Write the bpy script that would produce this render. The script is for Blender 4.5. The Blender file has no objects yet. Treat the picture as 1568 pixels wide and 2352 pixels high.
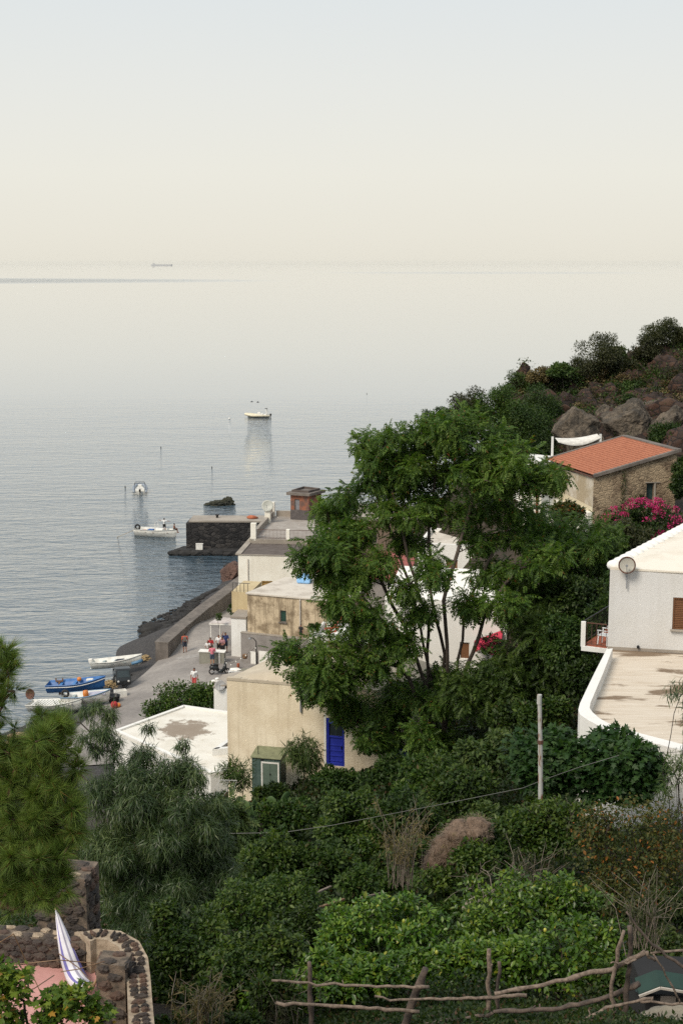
import bpy, math, random
import numpy as np
from mathutils import Vector, Matrix, noise

# ---------------------------------------------------------------- camera, sky, sun, exposure
SC = bpy.context.scene
COL = SC.collection
R = math.radians
CAMZ = 36.0
PITCH = math.atan(573.0 / 3266.7)
cam_data = bpy.data.cameras.new("camera")
cam_data.lens = 50; cam_data.sensor_fit = 'VERTICAL'; cam_data.sensor_height = 36; cam_data.sensor_width = 24
cam_data.clip_start = 0.1; cam_data.clip_end = 90000
cam = bpy.data.objects.new("camera", cam_data); COL.objects.link(cam)
cam.location = (0, 0, CAMZ); cam.rotation_euler = (math.pi / 2 - PITCH, 0, 0)
SC.camera = cam

SUN_EL, SUN_AZ = R(46), R(-138)         # azimuth from +Y towards +X: the sun stands behind the viewer on the left, veiled by haze
world = bpy.data.worlds.new("World"); SC.world = world; world.use_nodes = True
nt = world.node_tree; nt.nodes.clear()
wo = nt.nodes.new('ShaderNodeOutputWorld'); bg = nt.nodes.new('ShaderNodeBackground')
sky = nt.nodes.new('ShaderNodeTexSky'); sky.sky_type = 'NISHITA'; sky.sun_disc = False
sky.sun_elevation = SUN_EL; sky.sun_rotation = SUN_AZ; sky.dust_density = 6; sky.air_density = 1.0; sky.altitude = 40
tc = nt.nodes.new('ShaderNodeTexCoord'); sx = nt.nodes.new('ShaderNodeSeparateXYZ')
nt.links.new(tc.outputs['Generated'], sx.inputs[0])
rp = nt.nodes.new('ShaderNodeValToRGB'); nt.links.new(sx.outputs['Z'], rp.inputs[0])
el = rp.color_ramp.elements
SKY = [(0.0, (.845, .81, .705)), (0.02, (.865, .835, .735)), (0.06, (.88, .865, .78)), (0.115, (.84, .85, .81)), (0.175, (.785, .825, .83)),
       (0.3, (.73, .79, .82)), (.55, (.74, .80, .84)), (1.0, (.73, .80, .87))]
el[0].position, el[0].color = SKY[0][0], (*SKY[0][1], 1)
el[1].position, el[1].color = SKY[-1][0], (*SKY[-1][1], 1)
for p_, c_ in SKY[1:-1]:
    e = el.new(p_); e.color = (*c_, 1)
af = nt.nodes.new('ShaderNodeMapRange'); nt.links.new(sx.outputs['Y'], af.inputs[0])     # unseen sky behind the camera scaled up, added to brighten camera-facing walls
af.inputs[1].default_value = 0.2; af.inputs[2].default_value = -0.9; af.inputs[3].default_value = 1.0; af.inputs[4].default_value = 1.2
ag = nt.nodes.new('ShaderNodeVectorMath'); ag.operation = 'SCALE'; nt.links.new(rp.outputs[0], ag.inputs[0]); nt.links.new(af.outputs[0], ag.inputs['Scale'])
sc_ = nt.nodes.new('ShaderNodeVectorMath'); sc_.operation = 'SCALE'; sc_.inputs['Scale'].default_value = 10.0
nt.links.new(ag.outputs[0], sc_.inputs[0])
mx = nt.nodes.new('ShaderNodeMix'); mx.data_type = 'RGBA'; mx.inputs[0].default_value = 0.94   # thick haze over the clear sky
nt.links.new(sky.outputs[0], mx.inputs[6]); nt.links.new(sc_.outputs[0], mx.inputs[7])
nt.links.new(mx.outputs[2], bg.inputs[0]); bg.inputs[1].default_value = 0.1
nt.links.new(bg.outputs[0], wo.inputs[0])

sd = bpy.data.lights.new("sun", 'SUN'); sd.energy = 3.0; sd.angle = R(24); sd.color = (1.0, .89, .74)
sun = bpy.data.objects.new("sun", sd); COL.objects.link(sun)
sdir = Vector((math.sin(SUN_AZ) * math.cos(SUN_EL), math.cos(SUN_AZ) * math.cos(SUN_EL), math.sin(SUN_EL)))
sun.rotation_euler = sdir.to_track_quat('Z', 'Y').to_euler()
SC.view_settings.view_transform = 'Standard'; SC.view_settings.look = 'None'
SC.view_settings.exposure = 0.0; SC.view_settings.gamma = 1.0; SC.view_settings.use_curve_mapping = False

SC.cycles.use_denoising = False        # keep the fine texture of leaves and rock; the grain stays as film grain

# ---------------------------------------------------------------- measuring helpers (a sight line of the photograph -> a point of the place)
FP = 3266.7
CP, SP = math.cos(PITCH), math.sin(PITCH)
def ray(u, v):
    x = (u - 784) / FP; y = -(v - 1176) / FP
    return Vector((x, CP + y * SP, -SP + y * CP))
def at(u, v, Y):
    d = ray(u, v); return Vector((0, 0, CAMZ)) + d * (Y / d.y)
def onz(u, v, z):
    d = ray(u, v); return Vector((0, 0, CAMZ)) + d * ((z - CAMZ) / d.z)
def mpp(Y, v=1300):
    d = ray(784, v); return Y / d.y / FP      # metres per unit of the sight grid at distance Y
rng = np.random.default_rng(7)
random.seed(7)

# ---------------------------------------------------------------- mesh builder
ORG = {}
def thing(name, label, cat, loc=(0, 0, 0), rz=0.0, group=None, world=False, kind=None):
    o = bpy.data.objects.new(name, None); COL.objects.link(o); o.empty_display_size = .3
    o.location = loc; o.rotation_euler = (0, 0, rz)
    ORG[o.name] = Vector(loc) if world else Vector((0, 0, 0))
    return tag(o, label, cat, group, kind)
def tag(o, label=None, cat=None, group=None, kind=None):
    if label: o['label'] = label
    if cat: o['category'] = cat
    if group: o['group'] = group
    if kind: o['kind'] = kind
    return o
def copy_tree(o, parent=None):
    c = o.copy(); COL.objects.link(c)
    if parent is not None: c.parent = parent
    ORG[c.name] = ORG.get(o.name, Vector((0, 0, 0)))
    for ch in [q for q in bpy.data.objects if q.parent == o]: copy_tree(ch, c)
    return c

class MB:
    def __init__(s): s.v = []; s.f = []; s.m = []
    def add(s, vs, fs, mi=0):
        b = len(s.v); s.v += [tuple(p) for p in vs]
        for f in fs: s.f.append(tuple(b + i for i in f)); s.m.append(mi)
        return s
    def box(s, c, size, rz=0.0, mi=0, tilt=None):
        c = Vector(c); hx, hy, hz = size[0] / 2, size[1] / 2, size[2] / 2
        M = Matrix.Rotation(rz, 3, 'Z')
        if tilt is not None: M = M @ tilt
        ps = [c + M @ Vector((a * hx, b * hy, d * hz)) for d in (-1, 1) for b in (-1, 1) for a in (-1, 1)]
        return s.add(ps, [(0, 2, 3, 1), (4, 5, 7, 6), (0, 1, 5, 4), (2, 6, 7, 3), (0, 4, 6, 2), (1, 3, 7, 5)], mi)
    def bar(s, a, b, w, h=None, mi=0):
        a, b = Vector(a), Vector(b); h = h or w; d = (b - a).normalized()
        up = Vector((0, 0, 1)) if abs(d.z) < .95 else Vector((0, 1, 0))
        x = d.cross(up).normalized(); y = x.cross(d)
        ps = [p + x * (i * w / 2) + y * (j * h / 2) for p in (a, b) for j in (-1, 1) for i in (-1, 1)]
        return s.add(ps, [(0, 1, 3, 2), (4, 6, 7, 5), (0, 4, 5, 1), (2, 3, 7, 6), (0, 2, 6, 4), (1, 5, 7, 3)], mi)
    def tube(s, path, rad, n=8, mi=0, cap=True, closed=False):
        path = [Vector(p) for p in path]; k = len(path)
        if not hasattr(rad, '__len__'): rad = [rad] * k
        vs, fs = [], []; px = None
        for i, p in enumerate(path):
            a = path[(i - 1) % k] if (closed or i > 0) else p
            b = path[(i + 1) % k] if (closed or i < k - 1) else p
            d = (b - a).normalized()
            if px is None:
                up = Vector((0, 0, 1)) if abs(d.z) < .9 else Vector((1, 0, 0))
                px = d.cross(up).normalized()
            px = (px - d * px.dot(d)).normalized(); py = d.cross(px)
            for j in range(n):
                t = 2 * math.pi * j / n
                vs.append(p + (px * math.cos(t) + py * math.sin(t)) * rad[i])
        for i in range(k if closed else k - 1):
            i2 = (i + 1) % k
            for j in range(n):
                j2 = (j + 1) % n
                fs.append((i * n + j, i * n + j2, i2 * n + j2, i2 * n + j))
        if cap and not closed:
            fs.append(tuple(range(n - 1, -1, -1))); fs.append(tuple((k - 1) * n + j for j in range(n)))
        return s.add(vs, fs, mi)
    def lathe(s, prof, c=(0, 0, 0), n=16, mi=0, M=None):
        c = Vector(c); vs, fs = [], []
        for r, z in prof:
            for j in range(n):
                t = 2 * math.pi * j / n; p = Vector((r * math.cos(t), r * math.sin(t), z))
                vs.append(c + (M @ p if M is not None else p))
        for i in range(len(prof) - 1):
            for j in range(n):
                j2 = (j + 1) % n; fs.append((i * n + j, i * n + j2, (i + 1) * n + j2, (i + 1) * n + j))
        return s.add(vs, fs, mi)
    def ell(s, c, r, n=10, mi=0, M=None):
        prof = [(max(1e-4, math.sin(math.pi * i / n)), -math.cos(math.pi * i / n)) for i in range(n + 1)]
        S = Matrix.Diagonal(Vector(r)); M2 = (M @ S) if M is not None else S
        return s.lathe(prof, c, n + 4, mi, M2)
    def prism(s, poly, z0, z1, mi=0, mtop=None):
        n = len(poly); vs = [(p[0], p[1], z0) for p in poly] + [(p[0], p[1], z1) for p in poly]
        s.add(vs, [tuple(range(n - 1, -1, -1))] + [(i, (i + 1) % n, n + (i + 1) % n, n + i) for i in range(n)], mi)
        return s.add(vs[n:], [tuple(range(n))], mi if mtop is None else mtop)
    def rock(s, c, r, seed=0, sub=3, rough=.25, M=None, mi=0, freq=1.3, crag=False, cut=0):
        import bmesh
        bm = bmesh.new(); bmesh.ops.create_icosphere(bm, subdivisions=sub, radius=1)
        vs = []; rk = random.Random(int(seed) * 31 + 7); pl = []
        for _ in range(cut): n_ = Vector((rk.gauss(0, 1), rk.gauss(0, 1), rk.gauss(0, 1))).normalized(); pl.append((n_, rk.uniform(.55, .95)))
        for v in bm.verts:
            q = v.co * freq + Vector((seed * 7.3, seed * 3.1, -seed * 1.7))
            d = 1 + rough * (noise.noise(q) * 1.3 + .55 * noise.noise(q * 2.7) + .3 * noise.noise(q * 6.1))
            if crag:
                f1 = noise.voronoi(q * 1.5)[0]; d = 1 + rough * (1.1 * (f1[1] - f1[0]) - .55 + .5 * noise.noise(q * 1.1) + .35 * noise.noise(q * 5.3))
            if cut:      # broken faces: the lump is cut by random planes, then roughened
                d = 1.12
                for n_, h_ in pl:
                    dt = v.co.dot(n_)
                    if dt > .08: d = min(d, h_ / dt)
                d += rough * (.35 * noise.noise(q * 2.1) + .25 * noise.noise(q * 5.7) + .12 * noise.noise(q * 13))
            p = v.co * d; p = Vector((p.x * r[0], p.y * r[1], p.z * r[2]))
            if M is not None: p = M @ p
            vs.append(Vector(c) + p)
        fs = [tuple(v.index for v in f.verts) for f in bm.faces]; bm.free()
        return s.add(vs, fs, mi)
    def build(s, name, mat, parent=None, smooth=False, bevel=0.0):
        off = ORG.get(parent.name, Vector((0, 0, 0))) if parent is not None else Vector((0, 0, 0))
        me = bpy.data.meshes.new(name)
        me.from_pydata([(p[0] - off.x, p[1] - off.y, p[2] - off.z) for p in s.v], [], s.f)
        mats = mat if isinstance(mat, (list, tuple)) else [mat]
        for m in mats: me.materials.append(m)
        if len(mats) > 1: me.polygons.foreach_set('material_index', s.m)
        if smooth: me.polygons.foreach_set('use_smooth', [True] * len(me.polygons))
        me.update()
        o = bpy.data.objects.new(name, me); COL.objects.link(o)
        if parent is not None:
            o.parent = parent; ORG[o.name] = off
        if bevel:
            b = o.modifiers.new('bevel', 'BEVEL'); b.width = bevel; b.segments = 2; b.limit_method = 'ANGLE'; b.angle_limit = R(40)
        return o

def np_mesh(name, V, F, mat, parent=None, smooth=False, mi=None):
    """fast mesh from arrays; V in world metres"""
    off = np.array(ORG.get(parent.name, Vector((0, 0, 0)))) if parent is not None else np.zeros(3)
    me = bpy.data.meshes.new(name); V = (np.asarray(V, float) - off).astype(np.float32); F = np.asarray(F, np.int32)
    me.vertices.add(len(V)); me.vertices.foreach_set('co', V.ravel())
    k = F.shape[1]; me.loops.add(F.size); me.loops.foreach_set('vertex_index', F.ravel())
    me.polygons.add(len(F)); me.polygons.foreach_set('loop_start', np.arange(0, F.size, k, dtype=np.int32))
    for m in (mat if isinstance(mat, (list, tuple)) else [mat]): me.materials.append(m)
    if mi is not None: me.polygons.foreach_set('material_index', np.asarray(mi, np.int32))
    if smooth: me.polygons.foreach_set('use_smooth', np.ones(len(F), bool))
    me.update(calc_edges=True)
    o = bpy.data.objects.new(name, me); COL.objects.link(o)
    if parent is not None: o.parent = parent; ORG[o.name] = Vector(off)
    return o

# ---------------------------------------------------------------- materials
def newmat(name):
    m = bpy.data.materials.new(name); m.use_nodes = True; n = m.node_tree
    return m, n, n.nodes['Principled BSDF'], n.nodes['Material Output']
def mixc(n, fac, a, b, mode='MIX'):
    x = n.nodes.new('ShaderNodeMix'); x.data_type = 'RGBA'; x.blend_type = mode
    for sock, val in ((x.inputs[0], fac), (x.inputs[6], a), (x.inputs[7], b)):
        if hasattr(val, 'links') or isinstance(val, bpy.types.NodeSocket): n.links.new(val, sock)
        elif sock == x.inputs[0]: sock.default_value = val
        else: sock.default_value = (*val, 1)
    return x.outputs[2]
def noise_n(n, scale, detail=4, rough=.55, vec=None, stretch=None, coord='Object', dist=0.0):
    t = n.nodes.new('ShaderNodeTexCoord'); src = t.outputs[coord] if vec is None else vec
    if stretch is not None:
        mp = n.nodes.new('ShaderNodeMapping'); n.links.new(src, mp.inputs[0]); mp.inputs['Scale'].default_value = stretch; src = mp.outputs[0]
    x = n.nodes.new('ShaderNodeTexNoise'); x.inputs['Scale'].default_value = scale; x.inputs['Detail'].default_value = detail
    x.inputs['Roughness'].default_value = rough; x.inputs['Distortion'].default_value = dist; n.links.new(src, x.inputs['Vector'])
    return x.outputs[0]
def ramp(n, src, stops):
    r = n.nodes.new('ShaderNodeValToRGB'); n.links.new(src, r.inputs[0]); e = r.color_ramp.elements
    e[0].position, e[1].position = stops[0][0], stops[-1][0]
    f = lambda c: (*c, 1) if hasattr(c, '__len__') else (c, c, c, 1)
    e[0].color, e[1].color = f(stops[0][1]), f(stops[-1][1])
    for p, c in stops[1:-1]:
        q = e.new(p); q.color = f(c)
    return r.outputs[0]
def bump_n(n, b, src, strength=.3, dist=.05):
    x = n.nodes.new('ShaderNodeBump'); x.inputs['Strength'].default_value = strength; x.inputs['Distance'].default_value = dist
    n.links.new(src, x.inputs['Height']); n.links.new(x.outputs[0], b.inputs['Normal'])
def simple(name, c, rough=.7, c2=None, scale=3.0, bump=0.0, bd=.02, metal=0.0, detail=5, lo=.35, hi=.65, stretch=None):
    m, n, b, o = newmat(name)
    b.inputs['Roughness'].default_value = rough; b.inputs['Metallic'].default_value = metal
    c2 = c2 or tuple(x * .72 for x in c)
    f = ramp(n, noise_n(n, scale, detail, stretch=stretch), [(lo, 0.0), (hi, 1.0)])
    n.links.new(mixc(n, f, c, c2), b.inputs['Base Color'])
    if bump: bump_n(n, b, noise_n(n, scale * 6, 5, .65), bump, bd)
    return m
def plaster(name, c, stain, amount=.5, scale=.5, streak=.4, bump=.25, fine=None, lo=.40, hi=.60, bs=14, bd=.03):
    """render on a wall: blotches of dirt, rain streaks, fine grain"""
    m, n, b, o = newmat(name); b.inputs['Roughness'].default_value = .9
    f1 = ramp(n, noise_n(n, scale, 8, .68), [(lo, 0.0), (hi, 1.0)])
    f2 = ramp(n, noise_n(n, 1.0, 6, .7, stretch=(2.2, 2.2, .14)), [(.48, 0.0), (.62, 1.0)])
    f3 = noise_n(n, 9.0, 4, .7)
    a1 = n.nodes.new('ShaderNodeMath'); a1.operation = 'MULTIPLY'; n.links.new(f1, a1.inputs[0]); a1.inputs[1].default_value = amount
    a2 = n.nodes.new('ShaderNodeMath'); a2.operation = 'MULTIPLY'; n.links.new(f2, a2.inputs[0]); a2.inputs[1].default_value = streak
    x = mixc(n, a1.outputs[0], c, stain); x = mixc(n, a2.outputs[0], x, tuple(s * .8 for s in stain))
    x = mixc(n, ramp(n, f3, [(.3, 0.0), (.75, .35)]), x, fine or tuple(q * .8 for q in c))
    n.links.new(x, b.inputs['Base Color']); bump_n(n, b, noise_n(n, bs, 6, .7), bump, bd)
    return m
def masonry(name, cols, mortar, scale=2.0, bump=.8, edge=.06, coord='Object', rough=.92, patch=None):
    """rubble masonry: irregular stones, each its own tone, with joints"""
    m, n, b, o = newmat(name); b.inputs['Roughness'].default_value = rough
    t = n.nodes.new('ShaderNodeTexCoord'); mp = n.nodes.new('ShaderNodeMapping'); n.links.new(t.outputs[coord], mp.inputs[0]); mp.inputs['Scale'].default_value = (1, 1, 1.6)
    w = n.nodes.new('ShaderNodeVectorMath'); w.operation = 'MULTIPLY_ADD'; nz = n.nodes.new('ShaderNodeTexNoise'); nz.inputs['Scale'].default_value = scale * 1.6; n.links.new(mp.outputs[0], nz.inputs['Vector'])
    n.links.new(nz.outputs['Color'], w.inputs[0]); w.inputs[1].default_value = (.25 / scale,) * 3; n.links.new(mp.outputs[0], w.inputs[2])
    v = n.nodes.new('ShaderNodeTexVoronoi'); v.inputs['Scale'].default_value = scale; n.links.new(w.outputs[0], v.inputs['Vector'])
    e = n.nodes.new('ShaderNodeTexVoronoi'); e.feature = 'DISTANCE_TO_EDGE'; e.inputs['Scale'].default_value = scale; n.links.new(w.outputs[0], e.inputs['Vector'])
    sp_ = n.nodes.new('ShaderNodeSeparateColor'); n.links.new(v.outputs['Color'], sp_.inputs[0])
    col = ramp(n, sp_.outputs[0], [(i / max(1, len(cols) - 1), c) for i, c in enumerate(cols)])
    col = mixc(n, ramp(n, noise_n(n, 7 * scale, 5, .7, vec=mp.outputs[0]), [(.35, 0.0), (.7, .6)]), col, tuple(x * .5 for x in cols[0]))
    col = mixc(n, ramp(n, e.outputs[0], [(0.0, 1.0), (edge, 0.0)]), col, mortar)
    if patch: col = mixc(n, ramp(n, noise_n(n, .9, 8, .7), [(.46, 0.0), (.56, .85)]), col, patch); col = mixc(n, ramp(n, noise_n(n, 1.1, 7, .7, stretch=(1, 1, .5)), [(.56, 0.0), (.66, .7)]), col, tuple(x * .22 for x in patch))
    n.links.new(col, b.inputs['Base Color'])
    h = n.nodes.new('ShaderNodeMath'); h.operation = 'ADD'; n.links.new(ramp(n, e.outputs[0], [(0.0, 0.0), (edge * 2.5, 1.0)]), h.inputs[0]); n.links.new(noise_n(n, 9 * scale, 5, .7, vec=mp.outputs[0]), h.inputs[1])
    bump_n(n, b, h.outputs[0], bump, .08); return m
def leafmat(name, dark, mid, light, pal=None, trans=.35, rough=.5, odd=None, odd_at=.96, scale=.45, spec=.3):
    """leaves: every leaf its own tone, drifting over the crown in slow patches"""
    m, n, b, o = newmat(name)
    g = n.nodes.new('ShaderNodeNewGeometry')
    k = n.nodes.new('ShaderNodeMath'); k.operation = 'MULTIPLY_ADD'
    n.links.new(noise_n(n, scale, 3, .6), k.inputs[0]); k.inputs[1].default_value = 1.1; k.inputs[2].default_value = -.30
    oi = n.nodes.new('ShaderNodeObjectInfo'); ka = n.nodes.new('ShaderNodeMath'); ka.operation = 'MULTIPLY_ADD'      # every plant its own tone
    n.links.new(oi.outputs['Random'], ka.inputs[0]); ka.inputs[1].default_value = .26; n.links.new(k.outputs[0], ka.inputs[2]); kb = n.nodes.new('ShaderNodeMath'); kb.operation = 'SUBTRACT'; n.links.new(ka.outputs[0], kb.inputs[0]); kb.inputs[1].default_value = .13; k = kb
    a = n.nodes.new('ShaderNodeMath'); a.operation = 'MULTIPLY_ADD'
    n.links.new(g.outputs['Random Per Island'], a.inputs[0]); a.inputs[1].default_value = .55; n.links.new(k.outputs[0], a.inputs[2])
    col = ramp(n, a.outputs[0], [(.05, dark), (.5, mid), (.95, light)])
    if odd is not None:
        w = n.nodes.new('ShaderNodeTexWhiteNoise'); w.noise_dimensions = '1D'; n.links.new(g.outputs['Random Per Island'], w.inputs['W'])
        col = mixc(n, ramp(n, w.outputs['Value'], [(odd_at - .02, 0.0), (odd_at + .02, 1.0)]), col, odd)
    hs = n.nodes.new('ShaderNodeHueSaturation'); hm = n.nodes.new('ShaderNodeMapRange'); n.links.new(oi.outputs['Random'], hm.inputs[0]); hm.inputs[3].default_value = .482; hm.inputs[4].default_value = .512; n.links.new(hm.outputs[0], hs.inputs['Hue']); n.links.new(col, hs.inputs['Color']); col = hs.outputs[0]
    n.links.new(col, b.inputs['Base Color']); b.inputs['Roughness'].default_value = rough
    b.inputs['Specular IOR Level'].default_value = spec
    t = n.nodes.new('ShaderNodeBsdfTranslucent')
    n.links.new(mixc(n, 1.0, col, (1.15, 1.25, .55), 'MULTIPLY'), t.inputs[0])
    x = n.nodes.new('ShaderNodeMixShader'); x.inputs[0].default_value = trans
    n.links.new(b.outputs[0], x.inputs[1]); n.links.new(t.outputs[0], x.inputs[2]); n.links.new(x.outputs[0], o.inputs[0])
    return m
# ================================================================ THE GROUND
CTRL = [(0,-10,34.2),(0,2,33),(0,12,28.6),(0,20,24.3),(0,27,21),(0,35,18.2),(0,45,15),(0,55,12.4),(0,65,9.9),(0,76,7.6),(2,84,6.2),(0,95,4.2),(0,110,3),(0,125,2.5),
 (0,140,3),(0,155,1.5),(0,175,-2),(-7,20,23.4),(-4,22.5,23.2),(-2.6,20,23.4),(-6,23,23.2),(-9,27,20.3),(-8,36,16.8),(-9,50,11.6),(-10,65,7.2),(-9.5,78,4),(-10,90,2.0),(-12,98,1.9),(-16,104,1.5),(-13,112,1.9),
 (-11,120,2.1),(-10.5,130,2.1),(-9,118,2.1),(-8,109,2.0),(-20,30,16),(-20,50,8),(-20,70,3.6),(-20,90,1.6),(-26,106,0),(-22,114,0.0),(-19.7,124,0),(-18.5,136,0),(-17.2,147,0),(-15.3,152,0),(-14,158,-.1),(-17.2,138,.35),(-15.4,145,.35),(-16.6,130,2.0),(-15.2,128,2.1),(-17.6,126,1.0),
 (-33,112,-2),(-27,122,-2),(-26,134,-2),(-22,150,-2.5),(-19,170,-3),(-40,90,-1.5),(-60,120,-6),(-30,92,.7),(-12,148,1.6),(-11,160,.6),(-22,103,.9),(-18.5,113,1.0),(-16.5,122,1.1),
 (0,190,-4),(20,200,-4),(60,230,-4),(8,118,16),(16,130,20.5),(24,138,24),(34,142,28.3),(45,145,33),(10,150,4),(20,165,5),(35,175,8),(10,168,-2),(25,190,-3),(45,200,-3),
 (60,160,36),(70,200,10),(70,240,-4),(17,95,18.4),(21,105,19),(23,97,19),(14,104,17.2),(17,118,19.3),(24,120,21),(30,125,23),(12,60,15.5),(12,50,15.8),(16,48,16.8),(20,60,18.2),(10,66,13.8),
 (16,72,17.2),(14.5,82,15.2),(9,80,10.3),(10,93,8.8),(6,100,7),(3,112,5),(8,70,10.9),(6,42,17.6),(8,36,18.8),(8,27,21.6),(8,20,24.6),(9,12,29),(20,30,24),(20,45,21),(30,60,24),(40,90,27),(30,20,30),
 (45,120,31),(-20,10,26),(-20,-10,33),(30,-10,38),(90,100,42),(90,20,45),(-60,20,10),(-70,70,-3),(-60,-10,22)]
CT = np.array(CTRL, float)
def _phi(d): return np.sqrt(d * d + 9.0)
_K = _phi(np.linalg.norm(CT[:, None, :2] - CT[None, :, :2], axis=2))
_n = len(CT); _A = np.zeros((_n + 3, _n + 3)); _A[:_n, :_n] = _K - np.eye(_n) * .15
_A[:_n, _n:] = np.c_[np.ones(_n), CT[:, :2]]; _A[_n:, :_n] = _A[:_n, _n:].T
_W = np.linalg.solve(_A, np.r_[CT[:, 2], 0, 0, 0])
def gzs(X, Y):
    X = np.asarray(X, float); Y = np.asarray(Y, float); sh = X.shape; X = X.ravel(); Y = Y.ravel(); out = np.zeros(len(X))
    for i in range(0, len(X), 4000):
        d = np.hypot(X[i:i+4000, None] - CT[None, :, 0], Y[i:i+4000, None] - CT[None, :, 1])
        out[i:i+4000] = _phi(d) @ _W[:_n] + _W[_n] + _W[_n+1] * X[i:i+4000] + _W[_n+2] * Y[i:i+4000]
    return out.reshape(sh)
def gz(x, y): return float(gzs(np.array([x]), np.array([y]))[0])
HOR = Vector((0, 0, 1))

# sea: one sheet out to the horizon
def sea_material():
    m, n, b, o = newmat('sea_water'); b.inputs['Roughness'].default_value = .02; b.inputs['IOR'].default_value = 1.45
    b.inputs['Base Color'].default_value = (.044, .072, .096, 1)
    g = n.nodes.new('ShaderNodeNewGeometry'); P = g.outputs['Position']
    def wav(scale, st, detail, dist=.4, rot=0.0):
        mp = n.nodes.new('ShaderNodeMapping'); n.links.new(P, mp.inputs[0]); mp.inputs['Scale'].default_value = st; mp.inputs['Rotation'].default_value = (0, 0, rot)
        x = n.nodes.new('ShaderNodeTexNoise'); x.inputs['Scale'].default_value = scale; x.inputs['Detail'].default_value = detail
        x.inputs['Roughness'].default_value = .55; x.inputs['Distortion'].default_value = dist; n.links.new(mp.outputs[0], x.inputs['Vector']); return x.outputs[0]
    w1 = wav(.55, (.42, 1.0, 1), 3, .5, R(-12)); w2 = wav(1.7, (.5, 1.1, 1), 4, .8, R(-20)); w3 = wav(.07, (.3, 1.2, 1), 4, .3, R(-6))
    def madd(a, k, c=None):
        x = n.nodes.new('ShaderNodeMath'); x.operation = 'MULTIPLY_ADD'; n.links.new(a, x.inputs[0]); x.inputs[1].default_value = k
        if c is None: x.inputs[2].default_value = 0.0
        else: n.links.new(c, x.inputs[2])
        return x.outputs[0]
    h = madd(w1, 1.0, madd(w2, .42, madd(w3, 1.2)))
    bp = n.nodes.new('ShaderNodeBump'); bp.inputs['Distance'].default_value = .22; n.links.new(h, bp.inputs['Height'])
    # calm lanes and ruffled lanes: the wind roughens some bands of the surface more than others
    lane = ramp(n, wav(.004, (.22, 1.0, 1), 3, .2, R(-3)), [(.42, .55), (.6, 1.0)])
    sp2 = n.nodes.new('ShaderNodeSeparateXYZ'); n.links.new(P, sp2.inputs[0]); off = n.nodes.new('ShaderNodeMapRange'); n.links.new(sp2.outputs['Y'], off.inputs[0])
    off.inputs[1].default_value = 110; off.inputs[2].default_value = 400; off.inputs[3].default_value = 3.2; off.inputs[4].default_value = .07      # ruffled inshore, glassy offshore
    mu = n.nodes.new('ShaderNodeMath'); mu.operation = 'MULTIPLY'; n.links.new(lane, mu.inputs[0]); n.links.new(off.outputs[0], mu.inputs[1])
    tot = mu.outputs[0]
    for cx_, cy_, ax_, by_, k_ in ((-1500, 2900, 1450, 620, 9.0), (520, 5200, 700, 700, 2.0), (-2200, 2150, 520, 150, 5.0)):       # dark cat's-paws of wind far out
        e_ = n.nodes.new('ShaderNodeMapping'); n.links.new(P, e_.inputs[0]); e_.vector_type = 'POINT'; e_.inputs['Scale'].default_value = (1 / ax_, 1 / by_, 0); e_.inputs['Location'].default_value = (-cx_ / ax_, -cy_ / by_, 0)
        l_ = n.nodes.new('ShaderNodeVectorMath'); l_.operation = 'LENGTH'; n.links.new(e_.outputs[0], l_.inputs[0])
        r_ = n.nodes.new('ShaderNodeMapRange'); r_.interpolation_type = 'SMOOTHSTEP'; n.links.new(l_.outputs['Value'], r_.inputs[0]); r_.inputs[1].default_value = .55; r_.inputs[2].default_value = 1.0; r_.inputs[3].default_value = k_; r_.inputs[4].default_value = 0.0
        a_ = n.nodes.new('ShaderNodeMath'); n.links.new(tot, a_.inputs[0]); n.links.new(r_.outputs[0], a_.inputs[1]); tot = a_.outputs[0]
    fz = n.nodes.new('ShaderNodeMapRange'); n.links.new(sp2.outputs['Y'], fz.inputs[0]); fz.inputs[1].default_value = 4500; fz.inputs[2].default_value = 12000; fz.inputs[3].default_value = 1.0; fz.inputs[4].default_value = 0.0
    ft = n.nodes.new('ShaderNodeMath'); ft.operation = 'MULTIPLY'; n.links.new(tot, ft.inputs[0]); n.links.new(fz.outputs[0], ft.inputs[1])
    n.links.new(ft.outputs[0], bp.inputs['Strength'])
    n.links.new(bp.outputs[0], b.inputs['Normal']); n.links.new(bp.outputs[0], b.inputs['Coat Normal']); b.inputs['Coat Weight'].default_value = .75; b.inputs['Coat Roughness'].default_value = .02; b.inputs['Coat IOR'].default_value = 1.4; return m
MB().add([(-16000, -200, 0), (16000, -200, 0), (16000, 30000, 0), (-16000, 30000, 0)], [(0, 1, 2, 3)]).build('sea', sea_material())['kind'] = 'structure'

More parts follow.
